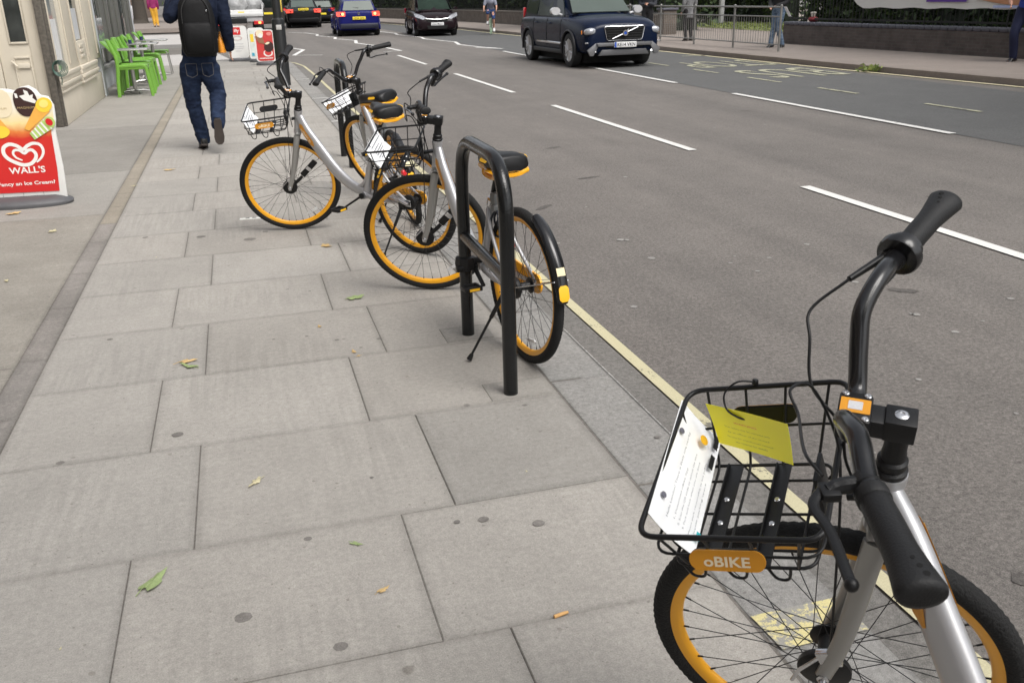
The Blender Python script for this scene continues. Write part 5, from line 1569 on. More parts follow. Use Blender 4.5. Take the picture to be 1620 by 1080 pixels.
# ---------------- large dark blue off-roader coming towards us
def plate_text(s, c, ex, ey, h, w, mt=None):
    def f(o): text('lettering', s, mt or M_TRIM, o, c, ex, ey, h, w, bold=.01)
    return f
P_NAVY = car_paint('navy_paint', (.005, .010, .028))
W = .95
suv = dict(L=4.80, W=1.90, wr=.365, xf=1.43, xr=-1.43, steer=R(0), sp=5, arch=M_TRIM,
 st=[(-2.38, .80, .42, .88, .92), (-2.32, .93, .34, .98, 1.02), (-1.9, .985, .30, 1.04, 1.06), (-1.0, 1.0, .28, 1.05, 1.07), (0, 1.0, .27, 1.04, 1.06), (.85, 1.0, .28, 1.05, 1.07), (1.2, 1.0, .285, 1.03, 1.095), (1.5, .99, .29, .99, 1.115), (1.95, .965, .30, .93, 1.09), (2.22, .93, .30, .87, 1.02), (2.36, .86, .33, .78, .95), (2.40, .78, .38, .70, .86)],
 gh=[(-2.28, .76, 1.0, .60, 1.15), (-2.12, .80, 1.0, .63, 1.66), (-1.7, .83, 1.02, .66, 1.755), (-.6, .84, 1.02, .68, 1.78), (.15, .84, 1.03, .67, 1.745), (.42, .835, 1.03, .64, 1.66), (1.12, .80, 1.08, .60, 1.10)],
 win=[('windscreen', [[(1.09, .70, 1.15), (1.09, -.70, 1.15), (.45, -.585, 1.675), (.45, .585, 1.675)]], M_WSCR),
      ('window', [[(.88, s * .805, 1.085), (.05, s * .825, 1.075), (.05, s * .675, 1.63), (.36, s * .665, 1.61)] for s in (1, -1)] + [[(-.02, s * .826, 1.075), (-.98, s * .826, 1.085), (-.94, s * .680, 1.645), (-.02, s * .68, 1.64)] for s in (1, -1)] + [[(-1.05, s * .822, 1.09), (-1.95, s * .80, 1.14), (-1.88, s * .672, 1.60), (-1.02, s * .68, 1.64)] for s in (1, -1)], M_CGLASS)],
 parts=[])
def suv_parts(t):
    # grille with bars, chrome surround and slash badge
    x0 = 2.375
    b = MB(); b.plate([(-.40, .60), (.40, .60), (.46, .86), (-.46, .86)], (x0 + .005, 0, 0), (0, 1, 0), (0, 0, 1), .03); gr = b.build('grille', M_LINER, t)
    for k in range(5):
        b = MB(); zz = .625 + .052 * k; b.box((x0 + .045, 0, zz), (.012, .80 + .02 * k, .012)); b.build('grille_bar', M_TRIM, gr)
    b = MB(); b.sweep(fillet([(x0 + .045, -.41, .59), (x0 + .045, .41, .59), (x0 + .030, .475, .875), (x0 + .030, -.475, .875)], .05, 4, True), .009, n=8, closed=True); b.build('grille_frame', M_CHROME, gr)
    b = MB(); b.cyl((x0 + .065, -.30, .62), (x0 + .06, .30, .85), .014, n=8); b.build('grille_slash', M_CHROME, gr)
    b = MB(); b.lathe([(.035, 0), (.062, 0), (.062, .016), (.035, .016)], (x0 + .07, 0, .735), (1, 0, 0), 22, True); b.sweep([(x0 + .08, .04, .775), (x0 + .08, .075, .815)], .010, n=6); em = b.build('emblem', M_CHROME, gr)
    b = MB(); b.lathe([(.001, 0), (.034, 0), (.034, .01), (.001, .01)], (x0 + .072, 0, .735), (1, 0, 0), 16); b.build('emblem_core', M_PLB, em)
    # lower intake, skid plate, plate
    b = MB(); b.plate([(-.42, .44), (.42, .44), (.46, .56), (-.46, .56)], (x0 + .012, 0, 0), (0, 1, 0), (0, 0, 1), .03); b.build('lower_grille', M_LINER, t)
    M_SKID = mat('skid_plate_silver', (.24, .24, .25), .35, .6, var=.1)
    b = MB(); b.plate([(-.62, .47), (.62, .47), (.66, .545), (-.66, .545)], (x0 + .045, 0, 0), (0, 1, 0), (0, 0, 1), .035); b.build('bumper_bar', M_SKID, t, bev=.01)
    for s in (1, -1):
        b = MB(); b.plate([(s * .62, .47), (s * .66, .545), (s * .86, .40), (s * .80, .28), (s * .72, .28)], (x0 - .02, 0, 0), (0, 1, 0), (0, 0, 1), .06); b.build('bumper_wing', M_SKID, t, bev=.008)
    b = MB(); b.plate([(-.60, .28), (.60, .28), (.52, .40), (-.52, .40)], (x0 - .03, 0, 0), (0, 1, 0), (0, 0, 1), .06); b.build('skid_plate', mat('skid_dark', (.12, .12, .125), .4, .5), t, bev=.01)
    b = MB(); b.box((x0 + .088, 0, .50), (.010, .52, .112), bev=.002); pl = b.build('number_plate', M_PLW, t)
    b = MB(); b.box((x0 + .0945, -.232, .50), (.003, .045, .105)); b.build('plate_band', M_PLB, pl)
    text('lettering', 'KE14 VKN', M_TRIM, pl, (x0 + .094, .02, .50), (0, 1, 0), (0, 0, 1), .075, .42, bold=.018)
    for s in (1, -1):
        # headlamps wrap the corner
        b = MB(); b.ball((0, 0, 0), 1, 22, 12)
        Mh = Matrix.Translation((2.245, s * .70, .775)) @ Matrix.Rotation(-s * R(24), 4, 'Z') @ Matrix.Rotation(R(-8), 4, 'Y')
        b.v = [tuple(Mh @ Vector((math.copysign(abs(x) ** .8, x) * .135, math.copysign(abs(y) ** .7, y) * .185, math.copysign(abs(z) ** .7, z) * .080))) for x, y, z in b.v]
        hl = b.build('headlight', M_LAMP, t, smooth=60)
        b = MB(); b.box((2.17, s * .905, .76), (.07, .02, .08), Matrix.Rotation(s * R(25), 3, 'Z'), bev=.01); b.build('indicator', mat('amber_lamp', (.8, .25, .02), .2), hl)
        b = MB(); b.lathe([(.001, .05), (.062, .04), (.072, .0), (.072, -.03)], (x0 - .045, s * .70, .40), (1, 0, 0), 20); b.build('fog_lamp', mat('fog_lamp_lit', (.8, .8, .8), .1, emit=(1, 1, 1, 1.5)), t)
        b = MB(); b.box((x0 - .07, s * .74, .545), (.03, .30, .028), Matrix.Rotation(-s * R(14), 3, 'Z'), bev=.006); b.build('lamp_strip', M_CHROME, t)
        b = MB(); b.sweep(catmull([(.78, s * .85, 1.10), (.80, s * .95, 1.13), (.80, s * 1.0, 1.15)], 3), .03, n=8); b.loft([[Vector((.80 + dx, s * (1.02 + .11 * math.cos(a)), 1.19 + .085 * math.sin(a))) for a in [2 * PI * i / 14 for i in range(14)]] for dx in (-.05, .0, .06)]); b.build('wing_mirror', mat('mirror_silver', (.62, .62, .63), .3, .4), t, smooth=60)
        # door seams, handles, side strip, sill
        for xx in (.92, -.03, -1.02):
            b = MB(); b.sweep([(xx, s * (W - .002), .42), (xx, s * (W + .002), .75), (xx - .02, s * (W - .045), 1.03)], .005, n=5); b.build('door_seam', M_LINER, t)
        for xx in (.18, -.78):
            b = MB(); b.sweep([(xx + .09, s * W * .995, .93), (xx, s * (W + .022), .93), (xx - .09, s * W * .995, .93)], .014, n=8); b.build('door_handle', paint_now, t)
        b = MB(); b.box((0, s * (W - .01), .50), (1.9, .03, .05), bev=.01); b.build('side_moulding', M_CHROME if s else M_TRIM, t)
        b = MB(); b.box((0, s * (W - .03), .32), (2.0, .06, .10), bev=.02); b.build('sill', M_TRIM, t)
        b = MB(); b.sweep([(.0, s * .70, 1.79), (-.2, s * .70, 1.83), (-1.6, s * .69, 1.82), (-1.8, s * .69, 1.76)], .018, n=8); b.build('roof_rail', M_CHROME, t)
        b = MB(); b.box((-2.29, s * .74, 1.12), (.08, .08, .26), bev=.03); b.build('rear_light', M_RLAMP, t)
    b = MB(); b.sweep([(1.12, .45, 1.12), (.95, .05, 1.25)], .008, n=6); b.build('wiper', M_TRIM, t)
    b = MB(); b.sweep([(1.08, -.25, 1.10), (.95, -.62, 1.20)], .008, n=6); b.build('wiper', M_TRIM, t)
    # dashboard and mirror glimpsed behind the screen
suv['parts'] = [suv_parts]; paint_now = P_NAVY
pF, pR = G(905, 106, ROAD), G(845, 93, ROAD)
pF2 = G(1018, 104, ROAD)
hd = (pF - pR); hd.z = 0
ang = math.atan2(hd.y, hd.x) + R(3.0)
fwv = Vector((math.cos(ang), math.sin(ang), 0)); rightv = Vector((fwv.y, -fwv.x, 0))
# pF is the right front wheel (as the driver sees it): x = 1.43, y = -.83
c = pF - fwv * 1.43 - rightv * .86
car('off_road_car', 'dark blue off-roader with silver mirrors driving towards the viewer', 'car', (c.x, c.y, ROAD), ang, suv, P_NAVY, 1.05)

# ---------------- generic hatchback / saloon / van-like car
def std_parts(kind, plate, rear=True, front=True, lampc=None, plate_s=None, emb=True, pz=.60):
    def f(t):
        D = f.D; Lh, Wd = D['L'] / 2, D['W'] / 2
        for s in (1, -1):
            b = MB()
            xh = Lh - .10
            q = [(xh, s * Wd * .45, D['lz'] - .05), (xh - .02, s * Wd * .62, D['lz'] - .09), (xh - .22, s * Wd * .93, D['lz'] + .02), (xh - .42, s * Wd * .965, D['lz'] + .14), (xh - .32, s * Wd * .88, D['lz'] + .15), (xh - .08, s * Wd * .60, D['lz'] + .06)]
            c = sum((Vector(p) for p in q), Vector()) / len(q); dd = Vector((1, s * .5, .35)).normalized(); k = len(q)
            b.add([Vector(p) + dd * .05 for p in q] + [c + dd * .08] + [Vector(p) - dd * .08 for p in q], [(i, (i + 1) % k, k) for i in range(k)] + [(i, (i + 1) % k, k + 1 + (i + 1) % k, k + 1 + i) for i in range(k)])
            b.build('headlight', M_LAMP, t, smooth=60)
            rz_ = D['rz']; rl = D['rl']
            b = MB()
            q = [(-Lh + .02, s * Wd * rl[0], rz_ - rl[2]), (-Lh + .02, s * Wd * rl[0], rz_ + rl[2]), (-Lh + .16, s * Wd * .92, rz_ + rl[2] * 1.1), (-Lh + .38, s * Wd * .975, rz_ + rl[2]), (-Lh + .30, s * Wd * .985, rz_ - rl[2] * .6), (-Lh + .10, s * Wd * .93, rz_ - rl[2] * 1.1)]
            c = sum((Vector(p) for p in q), Vector()) / len(q); dd = Vector((-1, s * .5, .05)).normalized(); k = len(q)
            b.add([Vector(p) + dd * .035 for p in q] + [c + dd * .07] + [Vector(p) - dd * .1 for p in q], [(i, (i + 1) % k, k) for i in range(k)] + [(i, (i + 1) % k, k + 1 + (i + 1) % k, k + 1 + i) for i in range(k)])
            rl_o = b.build('rear_light', D.get('rlm', M_RLAMP), t, smooth=60)
            b = MB(); b.ball((-Lh - .03, s * Wd * (rl[0] + .12), rz_), .055, 10, 6, (.5, 1, 1)); b.build('lamp_core', D.get('rlc', M_RLAMP), rl_o)
            b = MB(); b.loft([[Vector((D['mx'] + dx, s * (Wd + .08 + .09 * math.cos(a)), D['mz'] + .06 * math.sin(a))) for a in [2 * PI * i / 12 for i in range(12)]] for dx in (-.04, 0, .05)]); b.build('wing_mirror', D.get('mm', paint_now), t, smooth=60)
            for xx in D['seams']:
                b = MB(); b.sweep([(xx, s * (Wd - .004), .36), (xx, s * (Wd + .001), .65), (xx - .01, s * (Wd * .96), D['st'][4][3] - .03)], .005, n=5); b.build('door_seam', M_LINER, t)
            for xx in D['hand']:
                b = MB(); b.sweep([(xx + .08, s * Wd * .99, .80), (xx, s * (Wd + .02), .80), (xx - .08, s * Wd * .99, .80)], .013, n=8); b.build('door_handle', paint_now, t)
            b = MB(); b.lathe([(.001, .02), (.05, .015), (.055, -.02)], (Lh - .09, s * Wd * .66, .34), (1, 0, 0), 16); b.build('fog_lamp', M_LAMP, t)
        b = MB(); b.box((-Lh + .03, 0, .40), (.10, Wd * 1.75, .20), bev=.04); b.build('rear_bumper', D.get('bump', paint_now), t)
        b = MB(); b.box((-Lh - .015, 0, pz), (.012, .52, .112), bev=.002); pl = b.build('number_plate', M_PLY, t)
        if plate_s: text('lettering', plate_s, M_TRIM, pl, (-Lh - .021, 0, pz), (0, -1, 0), (0, 0, 1), .075, .42, bold=.015)
        b = MB(); b.plate([(-Wd * .42, .30), (Wd * .42, .30), (Wd * .48, .44), (-Wd * .48, .44)], (Lh - .035, 0, 0), (0, 1, 0), (0, 0, 1), .03); b.build('lower_grille', M_LINER, t)
        b = MB(); b.plate([(-Wd * .42, .56), (Wd * .42, .56), (Wd * .50, .68), (-Wd * .50, .68)], (Lh - .055, 0, 0), (0, 1, 0), (0, 0, 1), .03); gg = b.build('grille', M_LINER, t)
        b = MB(); b.sweep(catmull([(Lh - .06, -Wd * .5, .70), (Lh - .01, 0, .665), (Lh - .06, Wd * .5, .70)], 5), .022, .016, n=8); b.build('grille_chrome', M_CHROME, gg)
        b = MB(); b.box((Lh + .0, 0, .49), (.012, .52, .112), bev=.002); pl = b.build('number_plate', M_PLW, t)
        if plate_s: text('lettering', plate_s, M_TRIM, pl, (Lh + .006, 0, .49), (0, 1, 0), (0, 0, 1), .075, .42, bold=.015)
        if emb:
            b = MB(); b.lathe([(.045, 0), (.055, 0), (.055, .012), (.045, .012)], (-Lh + D.get('ex', .02), 0, D['rz'] + .02), (-1, 0, 0), 20, True)
            for (p, q) in (((-.03, .03), (0, -.035)), ((.03, .03), (0, -.035)), ((-.012, .04), (0, .008)), ((.012, .04), (0, .008))):
                b.cyl((-Lh + D.get('ex', .02) - .008, p[0], D['rz'] + .02 + p[1]), (-Lh + D.get('ex', .02) - .008, q[0], D['rz'] + .02 + q[1]), .005, n=5)
            b.build('emblem', M_CHROME, t)
            b = MB(); b.lathe([(.03, 0), (.06, 0), (.06, .012), (.03, .012)], (Lh - .03, 0, .70), (1, 0, 0), 18, True); b.build('emblem', M_CHROME, t)
        b = MB(); b.sweep([(-Lh + .12, .0, D['wz']), (-Lh + .18, .35, D['wz'] + .06)], .009, n=5); b.build('rear_wiper', M_TRIM, t)
    return f
def body(kind):
    if kind == 'hatch':
        return dict(L=4.2, W=1.76, wr=.315, xf=1.27, xr=-1.28, sp=5, lz=.66, rz=.86, rl=(.62, .2, .085), mx=.62, mz=1.0, seams=(.75, -.35), hand=(-.15,), wz=1.08,
         st=[(-2.08, .80, .36, .86, .92), (-2.03, .92, .25, .93, .98), (-1.7, .985, .20, .96, .99), (-1.0, 1.0, .19, .95, .98), (0, 1.0, .19, .93, .96), (.8, .995, .20, .89, .95), (1.4, .98, .21, .80, .90), (1.8, .93, .22, .70, .80), (2.02, .83, .25, .58, .68), (2.09, .72, .30, .50, .58)],
         gh=[(-2.02, .70, .90, .56, .96), (-1.80, .76, .92, .575, 1.38), (-1.35, .785, .92, .60, 1.47), (-.3, .79, .92, .61, 1.485), (.25, .79, .92, .60, 1.43), (1.12, .76, .92, .58, .95)],
         win=[('windscreen', [[(1.05, .66, .97), (1.05, -.66, .97), (.33, -.55, 1.385), (.33, .55, 1.385)]], M_WSCR), ('rear_window', [[(-2.0, .62, 1.0), (-2.0, -.62, 1.0), (-1.82, -.53, 1.34), (-1.82, .53, 1.34)]], M_WSCR),
              ('window', [[(.85, s * .765, .97), (-.35, s * .785, .97), (-.33, s * .635, 1.38), (.18, s * .625, 1.36)] for s in (1, -1)] + [[(-.42, s * .785, .97), (-1.5, s * .77, 1.0), (-1.40, s * .635, 1.34), (-.40, s * .635, 1.38)] for s in (1, -1)], M_CGLASS)])
    if kind == 'mpv':
        return dict(L=4.5, W=1.82, wr=.325, xf=1.36, xr=-1.32, sp=7, lz=.74, rz=.95, rl=(.72, .2, .12), mx=.85, mz=1.06, seams=(1.0, .0, -.95), hand=(.2, -.75), wz=1.12,
         st=[(-2.22, .82, .36, .90, .96), (-2.16, .93, .26, .98, 1.04), (-1.8, .985, .22, 1.01, 1.05), (-1.0, 1.0, .21, 1.0, 1.03), (0, 1.0, .20, .98, 1.01), (.8, 1.0, .21, .95, 1.02), (1.4, .985, .22, .88, .99), (1.85, .94, .22, .78, .89), (2.14, .86, .24, .64, .74), (2.24, .74, .30, .52, .62)],
         gh=[(-2.16, .74, .98, .60, 1.05), (-1.98, .78, .98, .61, 1.52), (-1.5, .80, .98, .63, 1.63), (-.3, .81, .98, .64, 1.66), (.5, .81, .98, .62, 1.58), (1.5, .76, .97, .58, 1.0)],
         win=[('windscreen', [[(1.42, .66, 1.03), (1.42, -.66, 1.03), (.60, -.57, 1.52), (.60, .57, 1.52)]], mat('dark_windscreen', (.014, .026, .018), .2, var=.8, scale=1.8, spec=.15)), ('rear_window', [[(-2.13, .66, 1.08), (-2.13, -.66, 1.08), (-1.99, -.56, 1.48), (-1.99, .56, 1.48)]], M_CGLASS),
              ('window', [[(1.2, s * .785, 1.02), (.15, s * .805, 1.02), (.15, s * .655, 1.53), (.48, s * .65, 1.5)] for s in (1, -1)] + [[(.07, s * .806, 1.02), (-.95, s * .806, 1.03), (-.93, s * .655, 1.53), (.07, s * .66, 1.54)] for s in (1, -1)] + [[(-1.03, s * .80, 1.04), (-1.85, s * .785, 1.08), (-1.78, s * .65, 1.48), (-1.0, s * .655, 1.52)] for s in (1, -1)], M_CGLASS)])
    if kind == 'saloon':
        return dict(L=4.75, W=1.80, wr=.32, xf=1.40, xr=-1.36, sp=9, lz=.66, rz=.84, rl=(.60, .2, .085), mx=.75, mz=1.0, seams=(.85, -.1, -1.0), hand=(.1, -.8), wz=1.02,
         st=[(-2.35, .82, .36, .80, .86), (-2.28, .93, .25, .90, .97), (-1.9, .98, .20, .93, .99), (-1.2, 1.0, .19, .93, .97), (0, 1.0, .19, .92, .95), (.9, .995, .20, .87, .93), (1.6, .97, .21, .78, .87), (2.05, .91, .22, .68, .77), (2.3, .82, .25, .58, .66), (2.37, .72, .30, .50, .57)],
         gh=[(-1.85, .70, .93, .58, .98), (-1.15, .76, .92, .58, 1.36), (-.7, .78, .92, .60, 1.42), (.0, .785, .92, .60, 1.43), (.35, .785, .92, .59, 1.38), (1.2, .75, .91, .57, .94)],
         win=[('windscreen', [[(1.12, .65, .96), (1.12, -.65, .96), (.42, -.54, 1.345), (.42, .54, 1.345)]], M_WSCR), ('rear_window', [[(-1.78, .60, 1.01), (-1.78, -.60, 1.01), (-1.20, -.53, 1.335), (-1.20, .53, 1.335)]], M_WSCR),
              ('window', [[(.95, s * .76, .96), (-.05, s * .78, .96), (-.05, s * .625, 1.345), (.28, s * .62, 1.33)] for s in (1, -1)] + [[(-.12, s * .78, .96), (-1.2, s * .765, .98), (-.98, s * .62, 1.32), (-.12, s * .625, 1.345)] for s in (1, -1)], M_CGLASS)])
def place_car(name, label, kind, wx, wy, rz, paint, scale, plate_s=None, **kw):
    global paint_now
    D = body(kind); D.update(kw); paint_now = paint
    f = std_parts(kind, None, plate_s=plate_s, pz=D.get('pz', .60)); f.D = D; D['parts'] = [f]
    return car(name, label, 'car', (wx, wy, ROAD), rz, D, paint, scale)
P_BLUE = car_paint('blue_paint', (.010, .012, .105))
P_BLK = car_paint('black_paint', (.012, .012, .013))
P_AUB = car_paint('aubergine_paint', (.014, .008, .010))
P_GREY = car_paint('grey_paint', (.10, .10, .105))
M_RLIT = mat('rear_lamp_lit', (.75, .05, .03), .15, coat=1, emit=(1, .12, .08, .7))
M_RLIC = mat('rear_lamp_core', (1, .35, .1), .2, emit=(1, .35, .12, 2.5))
# blue hatchback, rear wheels on the ground at (530,55.5) and (589,54.5)
pl_, pr_ = G(530, 55.5, ROAD), G(589, 54.5, ROAD)
c = (pl_ + pr_) / 2; hx_ = Vector((.03, 1, 0)).normalized(); sc_ = 1.13
c2 = Vector((c.x + .04, 45.2, 0)) + hx_ * 1.28 * sc_
place_car('hatchback', 'dark blue hatchback seen from behind with its rear lights lit', 'hatch', c2.x, c2.y, math.atan2(hx_.y, hx_.x), P_BLUE, sc_, 'LC06 VXH', rlm=M_RLIT, rlc=M_RLIC, pz=.70, bump=mat('navy_bumper', (.012, .014, .03), .45))
# dark people carrier coming towards us
cF = G(662, 56.5, ROAD)
place_car('people_carrier', 'dark aubergine people carrier coming towards the viewer past the zigzag lines', 'mpv', 8.72, 43.4, R(-90 - 4), P_AUB, 1.06, 'LL63 MUO')
# black saloon
place_car('saloon_car', 'black saloon car seen from behind between the lorry and the blue hatchback', 'saloon', 4.35, 62.8, R(88), P_BLK, 1.18, 'EY12 KTN', pz=.92, rlm=M_RLIT)
place_car('estate_car', 'dark grey car far up the road, left of the black saloon', 'hatch', 3.0, 76, R(88), P_GREY, 1.15)
place_car('small_car', 'dark car far up the road, just above the blue hatchback', 'hatch', 6.3, 72, R(88), P_BLK, 1.1)
# ---------------- flatbed lorry
lt = thing('flatbed_lorry', 'flatbed lorry seen from behind loaded with grey plastic sacks', 'lorry', (.28, 46.5, ROAD), R(90)); lt.scale = (.98,) * 3
def lb_(name, c, d, m, bev=.01, par=lt):
    b = MB(); b.box(c, d, bev=bev); return b.build(name, m, par)
M_TAIL = mat('tailboard_white', (.62, .62, .61), .45, var=.1, scale=3)
M_CHAS = mat('chassis_grey', (.22, .22, .22), .5, var=.2)
lb_('flatbed', (2.4, 0, 1.10), (5.0, 2.36, .12), M_TAIL)
tb_ = lb_('tailboard', (-.06, 0, 1.14), (.06, 2.36, .30), M_TAIL)
lb_('yellow_sticker', (-.093, -.18, 1.16), (.004, .28, .10), M_PLY, 0, tb_); lb_('grey_sticker', (-.093, .45, 1.16), (.004, .34, .07), M_CHAS, 0, tb_)
lb_('rear_beam', (.05, 0, .86), (.12, 2.25, .22), mat('beam_grey', (.42, .42, .42), .5), .02)
lb_('number_plate', (-.015, .30, .84), (.006, .5, .11), mat('plate_pale', (.55, .52, .45), .5), 0)
for s in (1, -1):
    ll_ = lb_('lamp_cluster', (-.02, s * .93, .70), (.08, .44, .16), M_RLAMP); 
    lb_('indicator', (-.063, s * .93 - .05, .70), (.006, .12, .09), mat('amber_lit', (1, .35, .05), .3, emit=(1, .35, .1, 2.0)) if s < 0 else M_RLAMP, 0, ll_)
    lb_('side_panel', (2.4, s * 1.17, 1.32), (5.0, .04, .42), M_TAIL)
    for xx in (.9, 4.6):
        w = bpy.data.objects.new('wheel', None); COL.objects.link(w); w.parent = lt; w.location = (xx, s * .92, .42)
        b = MB(); b.lathe([(.24, -.16), (.38, -.17), (.42, -.13), (.42, .13), (.38, .17), (.24, .16)], ax=(0, 1, 0), n=32, closed=True); b.build('tyre', M_TYRE, w)
        b = MB(); b.lathe([(.001, .1), (.24, .1), (.24, -.1), (.001, -.1)], ax=(0, 1, 0), n=24); b.build('rim', M_CHAS, w)
lb_('chassis', (2.4, 0, .80), (5.6, .8, .24), M_LINER)
cab = lb_('cab', (5.9, 0, 1.55), (1.7, 2.1, 1.9), M_TAIL, .12)
lb_('cab_window', (5.04, 0, 1.95), (.02, 1.5, .55), M_CGLASS, .005, cab)
lb_('mudflap', (.55, -.92, .45), (.03, .5, .5), M_LINER); lb_('mudflap', (.55, .92, .45), (.03, .5, .5), M_LINER)
# sacks
def sack(label, x, y, z, r, seed, sc):
    rr = random.Random(seed); b = MB(); b.ball((0, 0, 0), r, 22, 14, sc)
    ph = [rr.uniform(0, 6) for _ in range(6)]
    vs = []
    for v in b.v:
        v = Vector(v); n_ = v.normalized()
        d = .10 * math.sin(7 * n_.x + ph[0]) * math.sin(6 * n_.z + ph[1]) + .07 * math.sin(15 * n_.y + ph[2]) * math.sin(13 * n_.z + ph[3]) + .03 * math.sin(30 * n_.x + 22 * n_.z + ph[4])
        v = v * (1 + d)
        if v.z < -r * sc[2] * .6: v.z = -r * sc[2] * .6
        vs.append(tuple(v))
    b.v = vs
    o = b.build('plastic_sack', mat('sack_plastic', (.36, .36, .36), .22, var=.5, scale=8, bump=.8, bscale=9, coat=.4), None, smooth=60)
    o.location = (x, y, z); tag(o, label, 'sack', 'plastic sacks on the lorry')
    return o
bx_, by_ = lt.location.x, lt.location.y
sack('left plastic sack on the lorry bed', bx_ - .72, by_ + .9, 1.46, .62, 1, (.9, .9, .72))
sack('middle plastic sack on the lorry bed', bx_ + .05, by_ + .8, 1.50, .68, 2, (.8, .9, .75))
sack('right plastic sack on the lorry bed', bx_ + .75, by_ + .9, 1.47, .62, 3, (.8, .9, .75))
sack('sack on top of the others on the lorry bed', bx_ + .2, by_ + 1.6, 1.80, .75, 4, (1.2, .9, .8))
# dark van with a yellow lamp behind the lamp post
vn = thing('dark_van', 'dark van with a small yellow rear mark between the lorry and the lamp post', 'van', (2.05, 57.0, ROAD), R(90)); vn.scale = (1.0,) * 3
lb_('body', (2.2, 0, 1.25), (4.6, 1.75, 1.75), mat('van_dark', (.035, .03, .026), .3, var=.3, coat=.6), .15, vn)
lb_('rear_window', (-.11, 0, 1.55), (.02, 1.3, .6), M_CGLASS, .005, vn)
lb_('rear_light', (-.11, -.72, 1.35), (.03, .14, .7), mat('lamp_yellowish', (.55, .40, .06), .3), .01, vn); lb_('rear_light', (-.11, .72, 1.35), (.03, .14, .7), M_RLAMP, .01, vn)
lb_('number_plate', (-.11, 0, .95), (.02, .5, .11), M_PLY, 0, vn)
for s in (1, -1):
    for xx in (.8, 3.6):
        w = bpy.data.objects.new('wheel', None); COL.objects.link(w); w.parent = vn; w.location = (xx, s * .76, .34)
        b = MB(); b.lathe([(.2, -.1), (.33, -.1), (.34, 0), (.33, .1), (.2, .1)], ax=(0, 1, 0), n=28, closed=True); b.build('tyre', M_TYRE, w)
        b = MB(); b.lathe([(.001, .07), (.2, .07), (.2, -.07), (.001, -.07)], ax=(0, 1, 0), n=20); b.build('rim', M_ALLOY, w)
# ================================================================== FAR SIDE: WALLS, RAILS, HEDGE, TREES
def brick_mat(name, c1, c2, mortar, sc=1.0):
    m, nt, b = newmat(name); N, L = nt.nodes, nt.links
    geo = N.new('ShaderNodeNewGeometry'); sp = N.new('ShaderNodeSeparateXYZ'); L.new(geo.outputs['Position'], sp.inputs[0])
    cb_ = N.new('ShaderNodeCombineXYZ'); L.new(sp.outputs[1], cb_.inputs[0]); L.new(sp.outputs[2], cb_.inputs[1])
    br = N.new('ShaderNodeTexBrick'); br.inputs['Scale'].default_value = 1; br.inputs['Brick Width'].default_value = .225 * sc; br.inputs['Row Height'].default_value = .075 * sc; br.inputs['Mortar Size'].default_value = .010
    br.inputs['Color1'].default_value = (*c1, 1); br.inputs['Color2'].default_value = (*c2, 1); br.inputs['Mortar'].default_value = (*mortar, 1)
    L.new(cb_.outputs[0], br.inputs['Vector'])
    no = noise(N, L, geo.outputs['Position'], 3, 5, .6)
    c = mixc(N, L, 1.0, br.outputs['Color'], ramp(N, L, no, [(.3, (.7, .7, .7)), (.7, (1.25, 1.25, 1.25))]), 'MULTIPLY')
    L.new(c, b.inputs['Base Color']); b.inputs['Roughness'].default_value = .75
    bumpn(N, L, b, br.outputs['Fac'], .4, .01)
    return m
M_BRK = brick_mat('dark_brick', (.105, .082, .075), (.085, .068, .064), (.10, .09, .08))
M_BRK2 = brick_mat('brown_brick', (.13, .10, .08), (.10, .08, .065), (.14, .125, .105))
M_COPE = mat('blue_brick_coping', (.085, .085, .105), .5, var=.35, scale=9)
M_IRON = mat('railing_iron', (.010, .011, .011), .45, var=.2)
M_GALV = mat('galvanised_steel', (.27, .265, .25), .5, .45, var=.15, scale=6)
def wall(name, label, pts, h, th, m, cope, rail_h=0, step=.13, z0=.055, cope_r=True):
    t = thing(name, label, 'wall', (pts[0][0], pts[0][1], z0))
    o = Vector((pts[0][0], pts[0][1], 0))
    P = [Vector((x, y, 0)) - o for x, y in pts]
    b = MB(); rings = []
    for i, p in enumerate(P):
        d = (P[min(i + 1, len(P) - 1)] - P[max(i - 1, 0)]).normalized(); n_ = Vector((-d.y, d.x, 0)) * th / 2
        rings.append([p - n_ + Vector((0, 0, -.1)), p + n_ + Vector((0, 0, -.1)), p + n_ + Vector((0, 0, h)), p - n_ + Vector((0, 0, h))])
    b.loft(rings); b.build('brickwork', m, t, smooth=0)
    # rounded coping bricks one by one within the coping part
    b = MB()
    for i in range(len(P) - 1):
        a, c = P[i], P[i + 1]; d = (c - a).normalized(); L_ = (c - a).length; n_ = Vector((-d.y, d.x, 0))
        if cope_r and L_ < 20:
            k = int(L_ / .23)
            for j in range(k):
                q = a + d * (j + .5) * L_ / k
                b.box(q + Vector((0, 0, h + .045)), (L_ / k - .012, th + .05, .09), Matrix((d, n_, Vector((0, 0, 1)))).transposed(), bev=.03)
        else:
            b.box((a + c) / 2 + Vector((0, 0, h + .04)), (L_, th + .05, .08), Matrix((d, n_, Vector((0, 0, 1)))).transposed(), bev=.02)
    b.build('coping', cope, t, smooth=40)
    return t
